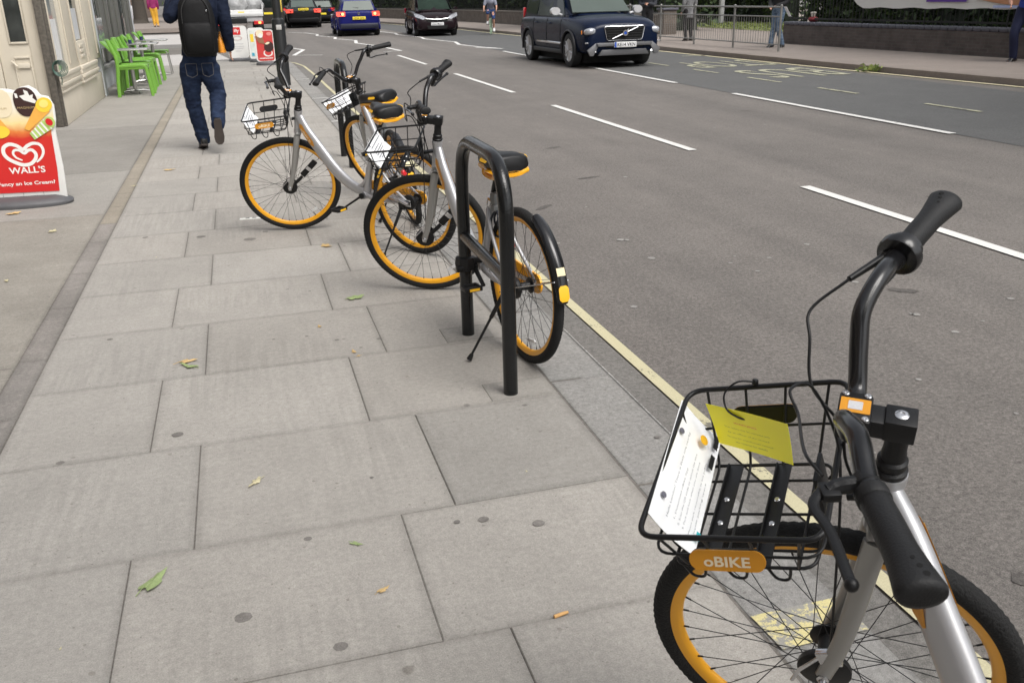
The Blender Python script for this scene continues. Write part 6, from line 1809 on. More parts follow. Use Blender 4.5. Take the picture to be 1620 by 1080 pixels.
def railing(name, label, pts, z0, h, step=.13, r=.009, m=M_IRON, cat='railing'):
    t = thing(name, label, cat, (pts[0][0], pts[0][1], z0))
    o = Vector((pts[0][0], pts[0][1], 0)); P = [Vector((x, y, 0)) - o for x, y in pts]
    b = MB(); bt = MB()
    for i in range(len(P) - 1):
        a, c = P[i], P[i + 1]; d = (c - a).normalized(); L_ = (c - a).length; n_ = Vector((-d.y, d.x, 0)); M = Matrix((d, n_, Vector((0, 0, 1)))).transposed()
        for zz in (.10, h - .12): bt.box((a + c) / 2 + Vector((0, 0, zz)), (L_, .012, .045), M)
        k = int(L_ / step)
        for j in range(k + 1):
            q = a + d * j * L_ / k
            big = (j % 18 == 0)
            b.cyl(q + Vector((0, 0, 0)), q + Vector((0, 0, h + (.1 if big else 0))), r * (2.2 if big else 1), n=6)
            b.cyl(q + Vector((0, 0, h)), q + Vector((0, 0, h + .07)), r * 1.6, .001, n=6)
    b.build('bars', m, t); bt.build('rails', m, t)
    return t
W1 = [(16.75, 8.0), (16.35, 12.5), (16.08, 17.0), (15.72, 21.5), (15.52, 24.6)]
wall('brick_wall', 'low dark brick wall with rounded blue coping at the upper right', W1, .52, .34, M_BRK, M_COPE)
railing('park_railing', 'black iron railing on the low dark brick wall behind the banner', [(x + .02, y) for x, y in W1], .65, 1.35)
W2 = [(15.48, 32.9), (15.1, 40), (14.55, 51), (13.7, 62), (11.4, 76.8), (8.2, 84), (3.2, 90)]
wall('brick_wall', 'long brown brick wall across the road behind the people carrier and cyclist', W2, .62, .34, M_BRK2, mat('stone_coping', (.16, .14, .12), .7, var=.2), cope_r=False)
railing('park_railing', 'black iron railing on the long brown wall across the road', W2, .72, 1.3, step=.16)
b = MB(); b.box((0, 0, .42), (.52, .52, .86), bev=.01); p_ = thing('gate_pier', 'square brown brick pier at the end of the long wall by the path', 'pier', (15.45, 32.6, .055)); b.build('pier_body', M_BRK2, p_)
b = MB(); b.box((0, 0, .89), (.62, .62, .08), bev=.02); b.build('pier_cap', M_COPE, p_)

# guard rail: each panel with its bars, posts as parts
gr_ = thing('guard_rail', 'grey pedestrian guard rail along the far kerb right of the off-roader', 'guard rail', (13.40, 21.55, .06))
gp_ = [(13.36, 21.55), (13.28, 23.75), (13.2, 25.95), (13.12, 28.15), (13.02, 30.4), (12.92, 32.6), (12.80, 34.8)]
o_ = Vector((13.40, 21.55, 0))
for i, (x, y) in enumerate(gp_):
    b = MB(); b.cyl(Vector((x, y, -.05)) - o_, Vector((x, y, 1.10)) - o_, .030, n=14); b.ball(Vector((x, y, 1.10)) - o_, .034, 12, 6); b.build('post', M_GALV, gr_, smooth=50)
    if i:
        a, c = Vector((*gp_[i - 1], 0)) - o_, Vector((x, y, 0)) - o_
        b = MB()
        for zz, r in ((1.07, .024), (.84, .018), (.16, .016)): b.cyl(a + Vector((0, 0, zz)), c + Vector((0, 0, zz)), r, n=10)
        k = 18
        for j in range(1, k):
            q = a.lerp(c, j / k); b.cyl(q + Vector((0, 0, .16)), q + Vector((0, 0, .84)), .0065, n=6)
        b.build('rail_panel', M_GALV, gr_, smooth=50)
# pole by the path and a small sign
sp_ = thing('sign_pole', 'plain grey pole on the verge behind the guard rail', 'pole', tuple(G(1140, 40, .06)))
b = MB(); b.cyl((0, 0, 0), (0, 0, 3.2), .13, n=14); b.build('pole', mat('pole_grey', (.40, .40, .40), .5), sp_)
b = MB(); b.box((0, -.15, 3.0), (.8, .03, .6), bev=.02); b.build('sign_plate', M_PWH, sp_)
ps = G(1053, 34, .06)
sp_ = thing('notice_board', 'small white notice on the railing behind the guard rail', 'notice', (15.3, 33.6, .7))
b = MB(); b.box((0, 0, .95), (.38, .03, .28), bev=.005); b.build('panel', M_PWH, sp_); b = MB(); b.box((0, .03, .5), (.04, .03, 1.0)); b.build('post', M_IRON, sp_)

# banner on the railing
bn = thing('banner', 'long white banner with a purple panel hung on the railing at the upper right', 'banner', (15.70, 17.2, 0))
M_BAN = mat('banner_cloth', (.66, .66, .63), .6, var=.06, scale=2, bump=.3, bscale=3)
b = MB()
y0, y1, zb, zt = -4.6, 4.3, 1.06, 2.05
def bx(y): return -.055 * (y) - .10 - .0 * y
rows = []
nn = 40
for i in range(nn + 1):
    y = y0 + (y1 - y0) * i / nn; cx = (y1 - y) ; zl = zb + (.0 if y < y1 - .5 else .12 * ((y - y1 + .5) / .5) ** 2 * 2) + .015 * math.sin(i * 1.3)
    x = bx(y) + .015 * math.sin(i * .9)
    rows.append([Vector((x, y, zl)), Vector((x - .01, y, (zl + zt) / 2)), Vector((x, y, zt)), Vector((x + .012, y, zt)), Vector((x + .004, y, (zl + zt) / 2)), Vector((x + .012, y, zl))])
b.loft(rows); b.build('cloth', M_BAN, bn, smooth=60)
def bpatch(nm, ya, yb_, za, zb_, m, off=.05):
    b = MB(); b.loft([[Vector((bx(y) - off, y, za)), Vector((bx(y) - off, y, zb_)), Vector((bx(y) - off + .006, y, zb_)), Vector((bx(y) - off + .006, y, za))] for y in (ya, yb_)]); return b.build(nm, m, bn)
bpatch('purple_panel', .45, 1.65, 1.20, 1.9, mat('banner_purple', (.10, .03, .28), .5))
b = MB()
b.sweep(catmull([(bx(.2) - .05, .2, 1.36), (bx(-.6) - .05, -.6, 1.25), (bx(-1.4) - .05, -1.4, 1.23), (bx(-2.2) - .05, -2.2, 1.33)], 6), .012, .10, n=10, up=(0, 0, 1)); b.build('printed_arm', mat('banner_skin_print', (.50, .24, .13), .5, var=.15), bn)
bpatch('blue_print', -2.7, -.3, 1.08, 1.13, mat('banner_pale_blue', (.42, .48, .72), .5))
b = MB()
for k in range(9): 
    ya = 2.4 - k * .22
    b.add([(bx(ya) - .055, ya, 1.30), (bx(ya) - .055, ya - .14, 1.30), (bx(ya) - .055, ya - .14, 1.345), (bx(ya) - .055, ya, 1.345)], [(0, 1, 2, 3)])
b.build('faint_print', mat('banner_grey_print', (.52, .47, .52), .5), bn)

# foliage
def foliage_mat(name, dark, light):
    m, nt, b = newmat(name); N, L = nt.nodes, nt.links
    oi = N.new('ShaderNodeAttribute'); oi.attribute_name = 'leaf'
    c = ramp(N, L, oi.outputs['Fac'], [(0, dark), (1, light)])
    L.new(c, b.inputs['Base Color']); b.inputs['Roughness'].default_value = .55
    b.inputs['Specular IOR Level'].default_value = .3
    return m
M_FOLD = foliage_mat('dark_leaves', (.012, .026, .010), (.055, .085, .025))
M_FOLM = foliage_mat('green_leaves', (.03, .055, .015), (.13, .17, .05))
M_FOLB = foliage_mat('bright_leaves', (.06, .10, .02), (.30, .34, .10))
def leaf_cloud(name, pts, size, m, parent=None, seed=0, aspect=.55):
    rg = np.random.default_rng(seed); n = len(pts)
    a = rg.normal(size=(n, 3)); a /= np.linalg.norm(a, axis=1)[:, None]
    c = np.cross(a, rg.normal(size=(n, 3))); c /= np.linalg.norm(c, axis=1)[:, None]
    s = size * rg.uniform(.6, 1.4, size=(n, 1))
    v = np.stack([pts - a * s, pts + c * s * aspect, pts + a * s, pts - c * s * aspect], 1).reshape(-1, 3)
    me = bpy.data.meshes.new(name); me.vertices.add(4 * n); me.vertices.foreach_set('co', v.ravel())
    me.loops.add(4 * n); me.loops.foreach_set('vertex_index', np.arange(4 * n)); me.polygons.add(n)
    me.polygons.foreach_set('loop_start', np.arange(0, 4 * n, 4)); me.polygons.foreach_set('loop_total', np.full(n, 4))
    me.update(); me.validate()
    at_ = me.attributes.new('leaf', 'FLOAT', 'FACE'); at_.data.foreach_set('value', rg.uniform(0, 1, n).astype(np.float32))
    me.materials.append(m)
    o = bpy.data.objects.new(name, me); COL.objects.link(o); o.parent = parent
    return o
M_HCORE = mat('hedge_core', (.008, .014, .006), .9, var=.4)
M_BARK = mat('bark', (.055, .045, .035), .85, var=.35, scale=8, bump=.6, bscale=10)
def hedge(label, pts, h, w, n, seed, z0=.06, m=M_FOLD, size=.12):
    t = thing('hedge', label, 'hedge', (pts[0][0], pts[0][1], z0))
    rg = np.random.default_rng(seed); P = np.array(pts, float) - np.array(pts[0], float)
    seg = np.linalg.norm(np.diff(P, axis=0), axis=1); cum = np.concatenate([[0], np.cumsum(seg)])
    s = rg.uniform(0, cum[-1], n); x = np.interp(s, cum, P[:, 0]); y = np.interp(s, cum, P[:, 1])
    u = rg.uniform(-1, 1, n); u = np.sign(u) * np.abs(u) ** .35; z = rg.uniform(.02, 1, n) ** .8
    hh = h * (1 + .12 * np.sin(s * .7) + .08 * np.sin(s * 2.3 + 1)); ww = w / 2 * (1 + .18 * np.sin(s * 1.7 + z * 4))
    pts3 = np.stack([x + u * ww, y + rg.normal(size=n) * .1, z * hh], 1)
    leaf_cloud('foliage', pts3, size, m, t, seed)
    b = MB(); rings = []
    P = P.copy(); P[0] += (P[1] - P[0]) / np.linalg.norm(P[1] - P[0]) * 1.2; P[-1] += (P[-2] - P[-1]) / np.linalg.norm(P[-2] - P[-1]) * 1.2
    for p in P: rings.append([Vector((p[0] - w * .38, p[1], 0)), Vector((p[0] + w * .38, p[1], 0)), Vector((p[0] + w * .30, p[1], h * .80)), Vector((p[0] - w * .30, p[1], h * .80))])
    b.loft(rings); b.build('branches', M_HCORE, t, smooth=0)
    return t
hedge('dark hedge in the park behind the railing and banner', [(20.6, 6), (20.4, 18), (20.6, 26), (22.3, 33)], 3.0, 1.6, 22000, 1)
hedge('dark hedge beyond the grass verge behind the guard rail', [(23.0, 36), (26.5, 52)], 3.2, 1.8, 9000, 2)
hedge('tall dark hedge behind the long brown wall across the road', [(17.4, 34), (16.6, 52), (15.8, 62), (13.4, 79), (8.5, 88), (2.5, 95), (-4, 104)], 3.8, 1.8, 34000, 3, size=.15)
# grass verge
gv = [G(1070, 37, .07), G(1240, 38, .07), G(1262, 52, .07), G(1160, 46.5, .07), G(1075, 41.5, .07)]
M_GRS = ground_mat('grass_sward', (.20, .215, .085), speck=.4, blotch=.35, spots=False, grain=200)
sheet('grass_verge', [(p.x, p.y) for p in gv], .070, M_GRS)
rg = np.random.default_rng(8); pp = []
gp2 = [Vector((p.x, p.y, 0)) for p in gv]
for k in range(5000):
    u, v_ = rg.random(), rg.random(); a = gp2[0].lerp(gp2[1], u); c = (gp2[4].lerp(gp2[3], u / .55) if u < .55 else gp2[3].lerp(gp2[2], (u - .55) / .45))
    q = a.lerp(c, v_); pp.append((q.x, q.y, .10 + rg.random() * .06))
tag(leaf_cloud('grass', np.array(pp), .07, M_FOLB, None, 9, .2), 'pale green grass tufts on the verge behind the guard rail', 'grass', kind='stuff')
# cut leafy sprig by the far kerb
c = G(1383, 112, ROAD + .03); rg = np.random.default_rng(3)
q = rg.normal(size=(90, 3)) * np.array([.10, .16, .03]) + np.array([0, 0, .04])
o = leaf_cloud('leafy_sprig', q, .05, M_FOLB, None, 4); o.location = c; tag(o, 'fallen green leafy sprig in the gutter of the far kerb', 'sprig')

def tree(label, x, y, h, r, cr, seed, z0=.06, n=7000, m=M_FOLM, crown_z=None):
    t = thing('street_tree', label, 'tree', (x, y, z0), group='trees around the street')
    rr = random.Random(seed); b = MB()
    top = h * .45
    trunk = [Vector((0, 0, -.1)), Vector((.03, 0, .25)), Vector((.0, .05, 1.2)), Vector((.08 * rr.uniform(-1, 1), .1, 2.6)), Vector((.25 * rr.uniform(-1, 1), .1, top))]
    tp = catmull(trunk, 5); n_ = len(tp)
    b.sweep(tp, [r * (1.55 if i == 0 else (1.3 - .1 * i if i < 4 else 1 - .45 * i / n_)) for i in range(n_)], n=14)
    limbs = []
    for k in range(7):
        a = 2 * PI * k / 7 + rr.uniform(-.3, .3); s = tp[-1 - rr.randint(0, 7)]
        e = s + Vector((math.cos(a) * cr * .7, math.sin(a) * cr * .7, rr.uniform(.25, .5) * h))
        m_ = s.lerp(e, .5) + Vector((0, 0, -.3)); lp_ = catmull([s, m_, e], 5)
        b.sweep(lp_, [r * .45 * (1 - .8 * i / len(lp_)) for i in range(len(lp_))], n=8); limbs += lp_[3:]
        for j in range(3):
            s2 = lp_[rr.randint(4, len(lp_) - 2)]; e2 = s2 + Vector((rr.uniform(-1, 1), rr.uniform(-1, 1), rr.uniform(.1, 1))) * cr * .4
            b.cyl(s2, e2, r * .14, r * .04, n=6); limbs.append(e2)
    b.build('trunk', M_BARK, t, smooth=60)
    rg = np.random.default_rng(seed); cen = np.array([[*p] for p in limbs]); k = rg.integers(0, len(cen), n)
    d = rg.normal(size=(n, 3)) * np.array([1, 1, .7]) * cr * .16
    leaf_cloud('crown', cen[k] + d, .16, m, t, seed)
    return t
tree('broad tree trunk at the far left beyond the cafe front', *G(223, 36, .3).xy, 13, .55, 5.5, 11, z0=.3)
tree('tree in the park directly behind the banner', 19.2, 16.5, 10, .28, 4.0, 12)
tree('tree behind the guard rail and the long brown wall', 17.6, 41, 12, .35, 4.5, 13)
tree('tree behind the long wall above the people carrier', 16.6, 58, 13, .35, 5, 14, m=M_FOLD)
tree('tree far up the road beyond the blue hatchback', 9.5, 92, 14, .4, 5.5, 15, m=M_FOLD)
tree('tree far up the road on the left behind the lorry', -2.5, 100, 14, .4, 6, 16, m=M_FOLD)
tree('unseen street tree added over the pavement behind the photographer', .75, -7.5, 13, .3, 5.5, 21, n=6000)  # unseen, added so its crown dims the sky light and varies reflections
tree('unseen street tree added across the road beyond the right edge', 15.2, 3.5, 13, .32, 5.5, 22, n=6000)  # out of view, added to break up the even sky in reflections
tree('tree at the right end of the park wall', 20.0, 8.0, 10, .3, 4.2, 17)
# terraces closing the street
def terrace(label, x0, x1, y, h, m, seed, rz=0):
    t = thing('terrace', label, 'building', (x0, y, .0), rz)
    L_ = x1 - x0
    b = MB(); b.box((L_ / 2, 5, h / 2), (L_, 10, h)); b.build('wall', m, t, smooth=0)
    b = MB(); b.box((L_ / 2, 4.95, h + .2), (L_ + .4, 10.3, .4), bev=.05); b.build('cornice', M_REND, t)
    k = int(L_ / 3.2)
    for i in range(k):
        for j in range(int(h / 3.1)):
            b = MB(); b.box((1.6 + i * 3.2, -.02, 1.75 + j * 3.1), (1.15, .10, 1.7), bev=.02); w = b.build('window', M_REND, t)
            b = MB(); b.box((1.6 + i * 3.2, -.08, 1.75 + j * 3.1), (.98, .03, 1.52)); b.build('pane', M_GLS, w)
    return t
def row_house():
    t = thing('shop_terrace', 'brick shop terrace on the left of the pavement, nearer than the cream shop', 'building', (-8.2, 13.6, 0), R(-90))
    b = MB(); b.box((15, -2.0, 6), (30, 4, 12)); b.build('wall', M_BB, t, smooth=0)
    b = MB(); b.box((15, 0.06, 2.9), (30, .14, .5)); b.build('fascia', M_CRM, t)
    for i in range(8):
        for j in range(3):
            b = MB(); b.box((2 + i * 3.7, .02, 4.8 + j * 2.9), (1.1, .08, 1.6)); w = b.build('window', M_REND, t)
            b = MB(); b.box((2 + i * 3.7, .07, 4.8 + j * 2.9), (.92, .03, 1.42)); b.build('pane', M_GLS, w)
        b = MB(); b.box((2 + i * 3.7, .03, 1.5), (3.0, .08, 2.2)); b.build('shop_window', M_GLS, t)
M_BB = brick_mat('terrace_brick', (.20, .13, .09), (.17, .11, .08), (.25, .22, .19))
row_house()
terrace('brick terrace closing the side street at the far left', -34, -9, 112, 10, M_BB, 1)
terrace('brick terrace far beyond the end of the road', -6, 30, 128, 12, M_BB, 2)
pv = thing('parked_van', 'pale parked van far left beyond the woman in the magenta top', 'van', (-9.8, 84, .09), R(0))
b = MB(); b.loft([[Vector((x, w * sy, z)) for sy, z in ((-1, .35), (1, .35), (1, h_ * .6), (.86, h_), (-.86, h_), (-1, h_ * .6))] for x, w, h_ in ((-2.4, .9, 1.9), (-2.3, .95, 2.1), (1.2, .95, 2.1), (1.6, .93, 1.6), (2.3, .9, 1.2), (2.4, .85, 1.0))]); b.build('body', mat('van_pale', (.72, .70, .70), .3), pv, bev=.05)
b = MB(); b.box((-.6, -.955, 1.0), (2.4, .01, .3)); b.build('side_stripe', mat('van_pink', (.55, .12, .22), .4), pv)
for s in (1, -1):
    for xx in (-1.5, 1.5):
        b = MB(); b.cyl((xx, s * .80, .33), (xx, s * .98, .33), .33, n=20); b.build('wheel', M_TYRE, pv)

# ================================================================== PEOPLE
M_SKIN = mat('skin', (.50, .27, .19), .5, var=.06)
M_SKIND = mat('skin_tan', (.32, .17, .11), .5, var=.06)
M_HAIR = mat('hair_brown', (.05, .032, .022), .6, var=.3, scale=40, bump=.4, bscale=120)
M_EYE = mat('eye', (.02, .02, .02), .2, var=0)
def denim_mat(name, c1, c2, sc=7):
    m, nt, b = newmat(name); N, L = nt.nodes, nt.links
    tc = N.new('ShaderNodeTexCoord'); mv = mapping(N, L, tc.outputs['Object'], (1, 1, 2.2))
    n1 = noise(N, L, mv, sc, 5, .6, .6); n2 = noise(N, L, tc.outputs['Object'], 260, 2, .5)
    c = ramp(N, L, n1, [(.35, c1), (.72, c2)])
    c = mixc(N, L, 1.0, c, ramp(N, L, n2, [(.3, (.85, .85, .85)), (.7, (1.15, 1.15, 1.15))]), 'MULTIPLY')
    L.new(c, b.inputs['Base Color']); b.inputs['Roughness'].default_value = .85; b.inputs['Specular IOR Level'].default_value = .15
    bumpn(N, L, b, n1, .5, .02)
    return m
def limb(b, pts, radii, k=6, n=14):
    P = catmull(pts, k); m = len(P); rad = []
    for i in range(m):
        t = i / k; j = min(int(t), len(radii) - 2); f = t - j
        rad.append(radii[j] * (1 - f) + radii[j + 1] * f)
    b.sweep(P, rad, n=n); b.ball(P[0], rad[0] * .98); b.ball(P[-1], rad[-1] * .98)
def torso(b, secs, n=20):
    """secs: (centre, half width vector, half depth vector)"""
    b.loft([[c + w * math.cos(2 * PI * k / n) + d * math.sin(2 * PI * k / n) for k in range(n)] for c, w, d in secs])
def fuse(b, name, m, parent, vox, smooth_it=6, disp=0.0, dscale=.1):
    o = b.build(name, m, parent, smooth=0)
    r = o.modifiers.new('r', 'REMESH'); r.mode = 'VOXEL'; r.voxel_size = vox; r.use_smooth_shade = True
    s = o.modifiers.new('s', 'SMOOTH'); s.iterations = smooth_it; s.factor = .5
    if disp:
        tx = bpy.data.textures.new(name + '_folds', 'CLOUDS'); tx.noise_scale = dscale; tx.noise_depth = 2
        d = o.modifiers.new('d', 'DISPLACE'); d.texture = tx; d.strength = disp; d.mid_level = .5
    bpy.context.view_layer.update(); bake(o); o.data.shade_smooth()
    return o
def hand(b, w, d, side, sc=1.0, curl=.5):
    """palm at w pointing along d; side = direction of the thumb"""
    d = Vector(d).normalized(); th = Vector(side); th = (th - d * th.dot(d)).normalized(); nrm = d.cross(th)
    pm = w + d * .055 * sc
    b.loft([[w + d * t * sc + th * x_ * sc + nrm * z_ * sc for x_, z_ in ((-.03 * q, -.011), (.03 * q, -.011), (.034 * q, 0), (.03 * q, .011), (-.03 * q, .011), (-.034 * q, 0))] for t, q in ((-.01, .75), (.02, .9), (.06, 1.15), (.085, 1.1))])
    for i, (off, ln) in enumerate(((.028, .068), (.010, .078), (-.009, .072), (-.027, .056))):
        p0 = w + d * .078 * sc + th * off * sc
        p1 = p0 + (d * .9 + nrm * .25 * curl) * ln * .5 * sc; p2 = p1 + (d * .6 + nrm * .8 * curl) * ln * .5 * sc
        b.sweep(catmull([p0 - d * .02, p0, p1, p2], 3), .0085 * sc, n=8); b.ball(p2, .0085 * sc, 8, 5)
    p0 = w + d * .02 * sc + th * .028 * sc; p1 = p0 + (th * .7 + d * .7) * .035 * sc; p2 = p1 + (d * .9 + nrm * .3) * .028 * sc
    b.sweep(catmull([p0, p1, p2], 3), .0105 * sc, n=8); b.ball(p2, .010 * sc, 8, 5)
def person(label, loc, rz, H=1.75, J=None, top=None, trousers=None, shoes=None, skin=M_SKIN, sleeve=1.0, legs=1.0, coat=0.0, vox=.02, hair=M_HAIR, build_=1.0, shirt_name='jacket', name='person', folds=.0, group=None, world_J=None, head_turn=0.0):
    t = thing(name, label, 'person', loc, rz, group)
    k = H / 1.75
    D = dict(pelvis=(0, 0, .95), spine=(0, 0, 1.12), chest=(.01, 0, 1.32), neck=(-.01, 0, 1.47), head=(.01, 0, 1.62),
             shL=(-.01, .185, 1.41), elL=(-.03, .235, 1.13), wrL=(.05, .24, .90), shR=(-.01, -.185, 1.41), elR=(-.03, -.235, 1.13), wrR=(.05, -.24, .90),
             hiL=(0, .092, .92), knL=(.03, .105, .50), anL=(-.02, .11, .09), toL=(.13, .125, .03), hiR=(0, -.092, .92), knR=(.03, -.105, .50), anR=(-.02, -.11, .09), toR=(.13, -.125, .03))
    if J: D.update(J)
    D = {q: Vector(p) * k for q, p in D.items()}
    if world_J: D.update({q: Vector(p) for q, p in world_J.items()})
    g = build_
    lat = (D['shL'] - D['shR']).normalized(); hl = (D['hiL'] - D['hiR']).normalized()
    upv = (D['neck'] - D['pelvis']).normalized(); dep = lat.cross(upv).normalized(); dep2 = hl.cross(upv).normalized()
    # ---- body: one continuous surface
    b = MB()
    torso(b, [(D['pelvis'] - upv * .06, hl * .14 * g * k, dep2 * .10 * k), (D['pelvis'] + upv * .03, hl * .15 * g * k, dep2 * .105 * k), (D['spine'], lat * .13 * g * k, dep * .095 * k), (D['chest'], lat * .165 * g * k, dep * .11 * k), (D['chest'].lerp(D['neck'], .6), lat * .15 * g * k, dep * .095 * k), (D['neck'], lat * .06 * k, dep * .055 * k)])
    hd_ = D['head']; hf = Matrix.Rotation(head_turn, 3, 'Z') @ dep.copy(); hf = hf if hf.length else Vector((1, 0, 0))
    hu = (D['head'] - D['neck']).normalized(); hs_ = hf.cross(hu).normalized(); hf = hu.cross(hs_).normalized() if True else hf
    hfd = hf if hf.dot(Matrix.Rotation(head_turn, 3, 'Z') @ Vector((1, 0, 0))) > 0 or world_J else -hf
    limb(b, [D['neck'] - hu * .04, D['neck'] + hu * .02, hd_ - hu * .07], [.058 * k, .053 * k, .052 * k])
    hm = Matrix((hfd, hs_, hu)).transposed()
    def hp(x, y, z): return hd_ + hm @ Vector((x, y, z)) * k
    torso_secs = [(-.115, .02, .030, .030), (-.10, .02, .045, .05), (-.07, .012, .058, .068), (-.03, .004, .068, .082), (.01, 0, .074, .092), (.05, -.004, .075, .094), (.085, -.008, .064, .080), (.108, -.01, .040, .052), (.118, -.01, .012, .018)]
    b.loft([[hp(xo + dd * math.sin(2 * PI * q / 18), ww * math.cos(2 * PI * q / 18), z) for q in range(18)] for z, xo, ww, dd in torso_secs])
    b.sweep([hp(.080, 0, .018), hp(.097, 0, -.008), hp(.108, 0, -.028)], [.008 * k, .010 * k, .014 * k], n=8); b.ball(hp(.100, 0, -.030), .014 * k, 8, 6)
    for s in (1, -1): b.ball(hp(-.005, s * .077, -.008), .03 * k, 8, 6, (.35, .35, 1))
    b.ball(hp(.083, 0, -.062), .022 * k, 8, 6, (.45, 1, .5)); b.ball(hp(.07, 0, -.098), .024 * k, 8, 6)
    for s, L_ in ((1, 'L'), (-1, 'R')):
        limb(b, [D['chest'].lerp(D['sh' + L_], .6), D['sh' + L_], D['el' + L_], D['wr' + L_]], [.05 * k, .055 * g * k, .042 * k, .027 * k])
        limb(b, [D['hi' + L_], D['kn' + L_], D['an' + L_]], [.085 * g * k, .056 * k, .040 * k])
        an, to = D['an' + L_], D['to' + L_]
        fd = (to - an).normalized()
        b.loft([[an + fd * u_ * k + lat * (w_ * math.cos(2 * PI * q / 10)) * k + Vector((0, 0, 1)) * (zc + h_ * math.sin(2 * PI * q / 10)) * k for q in range(10)] for u_, w_, h_, zc in ((-.05, .018, .02, -.03), (0, .026, .035, -.02), (.08, .028, .02, -.025), (.14, .028, .012, -.03), (.17, .02, .008, -.03))])
        dn = (D['wr' + L_] - D['el' + L_]).normalized()
        hand(b, D['wr' + L_] + dn * .01, dn, dep if abs(dn.dot(dep)) < .9 else upv, k)
    fuse(b, 'body', skin, t, vox * .8, 3)
    # eyes and hair
    b = MB()
    for s in (1, -1): b.ball(hp(.078, s * .032, .012), .012 * k, 8, 6)
    b.build('eyes', M_EYE, t)
    b = MB()
    b.loft([[hp(xo + (dd + .010) * math.sin(2 * PI * q / 18), (ww + .009) * math.cos(2 * PI * q / 18), z) for q in range(18)] for z, xo, ww, dd in [(-.03, -.035, .066, .062), (.01, -.028, .072, .074), (.05, -.012, .075, .092), (.085, -.008, .064, .084), (.112, -.01, .040, .056), (.126, -.01, .012, .018)]])
    b.build('hair', hair, t, smooth=60)
    # ---- trousers
    if trousers:
        b = MB()
        torso(b, [(D['pelvis'] - upv * .09 * k, hl * .155 * g * k, dep2 * .115 * g * k), (D['pelvis'] + upv * .0, hl * .168 * g * k, dep2 * .125 * g * k), (D['pelvis'] + upv * .10 * k, hl * .150 * g * k, dep2 * .115 * g * k)])
        for L_ in 'LR':
            hi, kn, an = D['hi' + L_], D['kn' + L_], D['an' + L_]
            an2 = kn.lerp(an, legs)
            mid1, mid2 = hi.lerp(kn, .5), kn.lerp(an2, .5)
            limb(b, [hi, mid1, kn, mid2, an2 + (an2 - kn).normalized() * .01], [.108 * g * k, .096 * g * k, .078 * g * k, .074 * g * k, .066 * g * k])
            if folds:
                for q, (f_, r_) in enumerate(((.03, .066), (.09, .071), (.16, .068), (.23, .073), (.9, .083), (.97, .080))):
                    c = an.lerp(kn, f_); b.lathe([(r_ * g * k * .86, -.022), (r_ * g * k * 1.05, 0), (r_ * g * k * .86, .022)], c, (an - kn).normalized() + Vector((.2 * (-1) ** q, .1, 0)), 16)
        fuse(b, 'trousers', trousers, t, vox * .8, 5, folds, .07)
    # ---- top
    if top:
        b = MB(); lo = D['pelvis'] + upv * (.06 - coat) * k
        torso(b, [(lo, hl * (.172 + coat * .05) * g * k, dep2 * (.13 + coat * .05) * g * k), (D['pelvis'] + upv * .08 * k, hl * .168 * g * k, dep2 * .128 * g * k), (D['spine'], lat * .160 * g * k, dep * .12 * g * k), (D['chest'], lat * .192 * g * k, dep * .135 * g * k), (D['chest'].lerp(D['neck'], .55), lat * .178 * g * k, dep * .118 * g * k), (D['neck'] - upv * .01, lat * .080 * k, dep * .07 * k)])
        for L_ in 'LR':
            sh, el, wr = D['sh' + L_], D['el' + L_], D['wr' + L_]
            if sleeve > .6: limb(b, [D['chest'].lerp(sh, .5), sh, el, el.lerp(wr, (sleeve - .5) * 2 * .96)], [.08 * g * k, .080 * g * k, .064 * g * k, .050 * g * k])
            else: limb(b, [D['chest'].lerp(sh, .5), sh, sh.lerp(el, .75)], [.075 * g * k, .075 * g * k, .066 * g * k])
        fuse(b, shirt_name, top, t, vox * .8, 5, folds * 1.2, .09)
    # ---- shoes
    if shoes:
        for L_ in 'LR':
            an, to = D['an' + L_], D['to' + L_]; fd = (to - an).normalized()
            sdv = hl - fd * hl.dot(fd); sdv.normalize(); un = fd.cross(sdv); un = un if un.dot(D['kn' + L_] - an) > 0 else -un
            b = MB(); base = an + (to - an) * 0
            hgt = .095 * k
            b.loft([[an + fd * u_ * k + sdv * (w_ * math.copysign(abs(math.cos(2 * PI * q / 14)) ** .7, math.cos(2 * PI * q / 14))) * k + un * (zc + h_ * math.sin(2 * PI * q / 14)) * k for q in range(14)] for u_, w_, h_, zc in ((-.078, .018, .025, -.045), (-.072, .034, .048, -.03), (-.02, .044, .06, -.022), (.06, .048, .045, -.035), (.12, .054, .034, -.046), (.18, .046, .026, -.052), (.205, .022, .014, -.058))])
            b.build('shoe', shoes, t, smooth=60)
            b = MB(); b.loft([[an + fd * u_ * k + sdv * w_ * c_ * k + un * (z_ if not (u_ < -.01 and z_ < -.08) else z_ - .008) * k for c_, z_ in ((-1, -.075), (1, -.075), (1, -.088), (-1, -.088))] for u_, w_ in ((-.08, .028), (-.05, .042), (.03, .040), (.12, .055), (.18, .046), (.21, .02))]); b.build('sole', mat('shoe_sole', (.045, .035, .03), .6, var=.3), t)
    return t, D

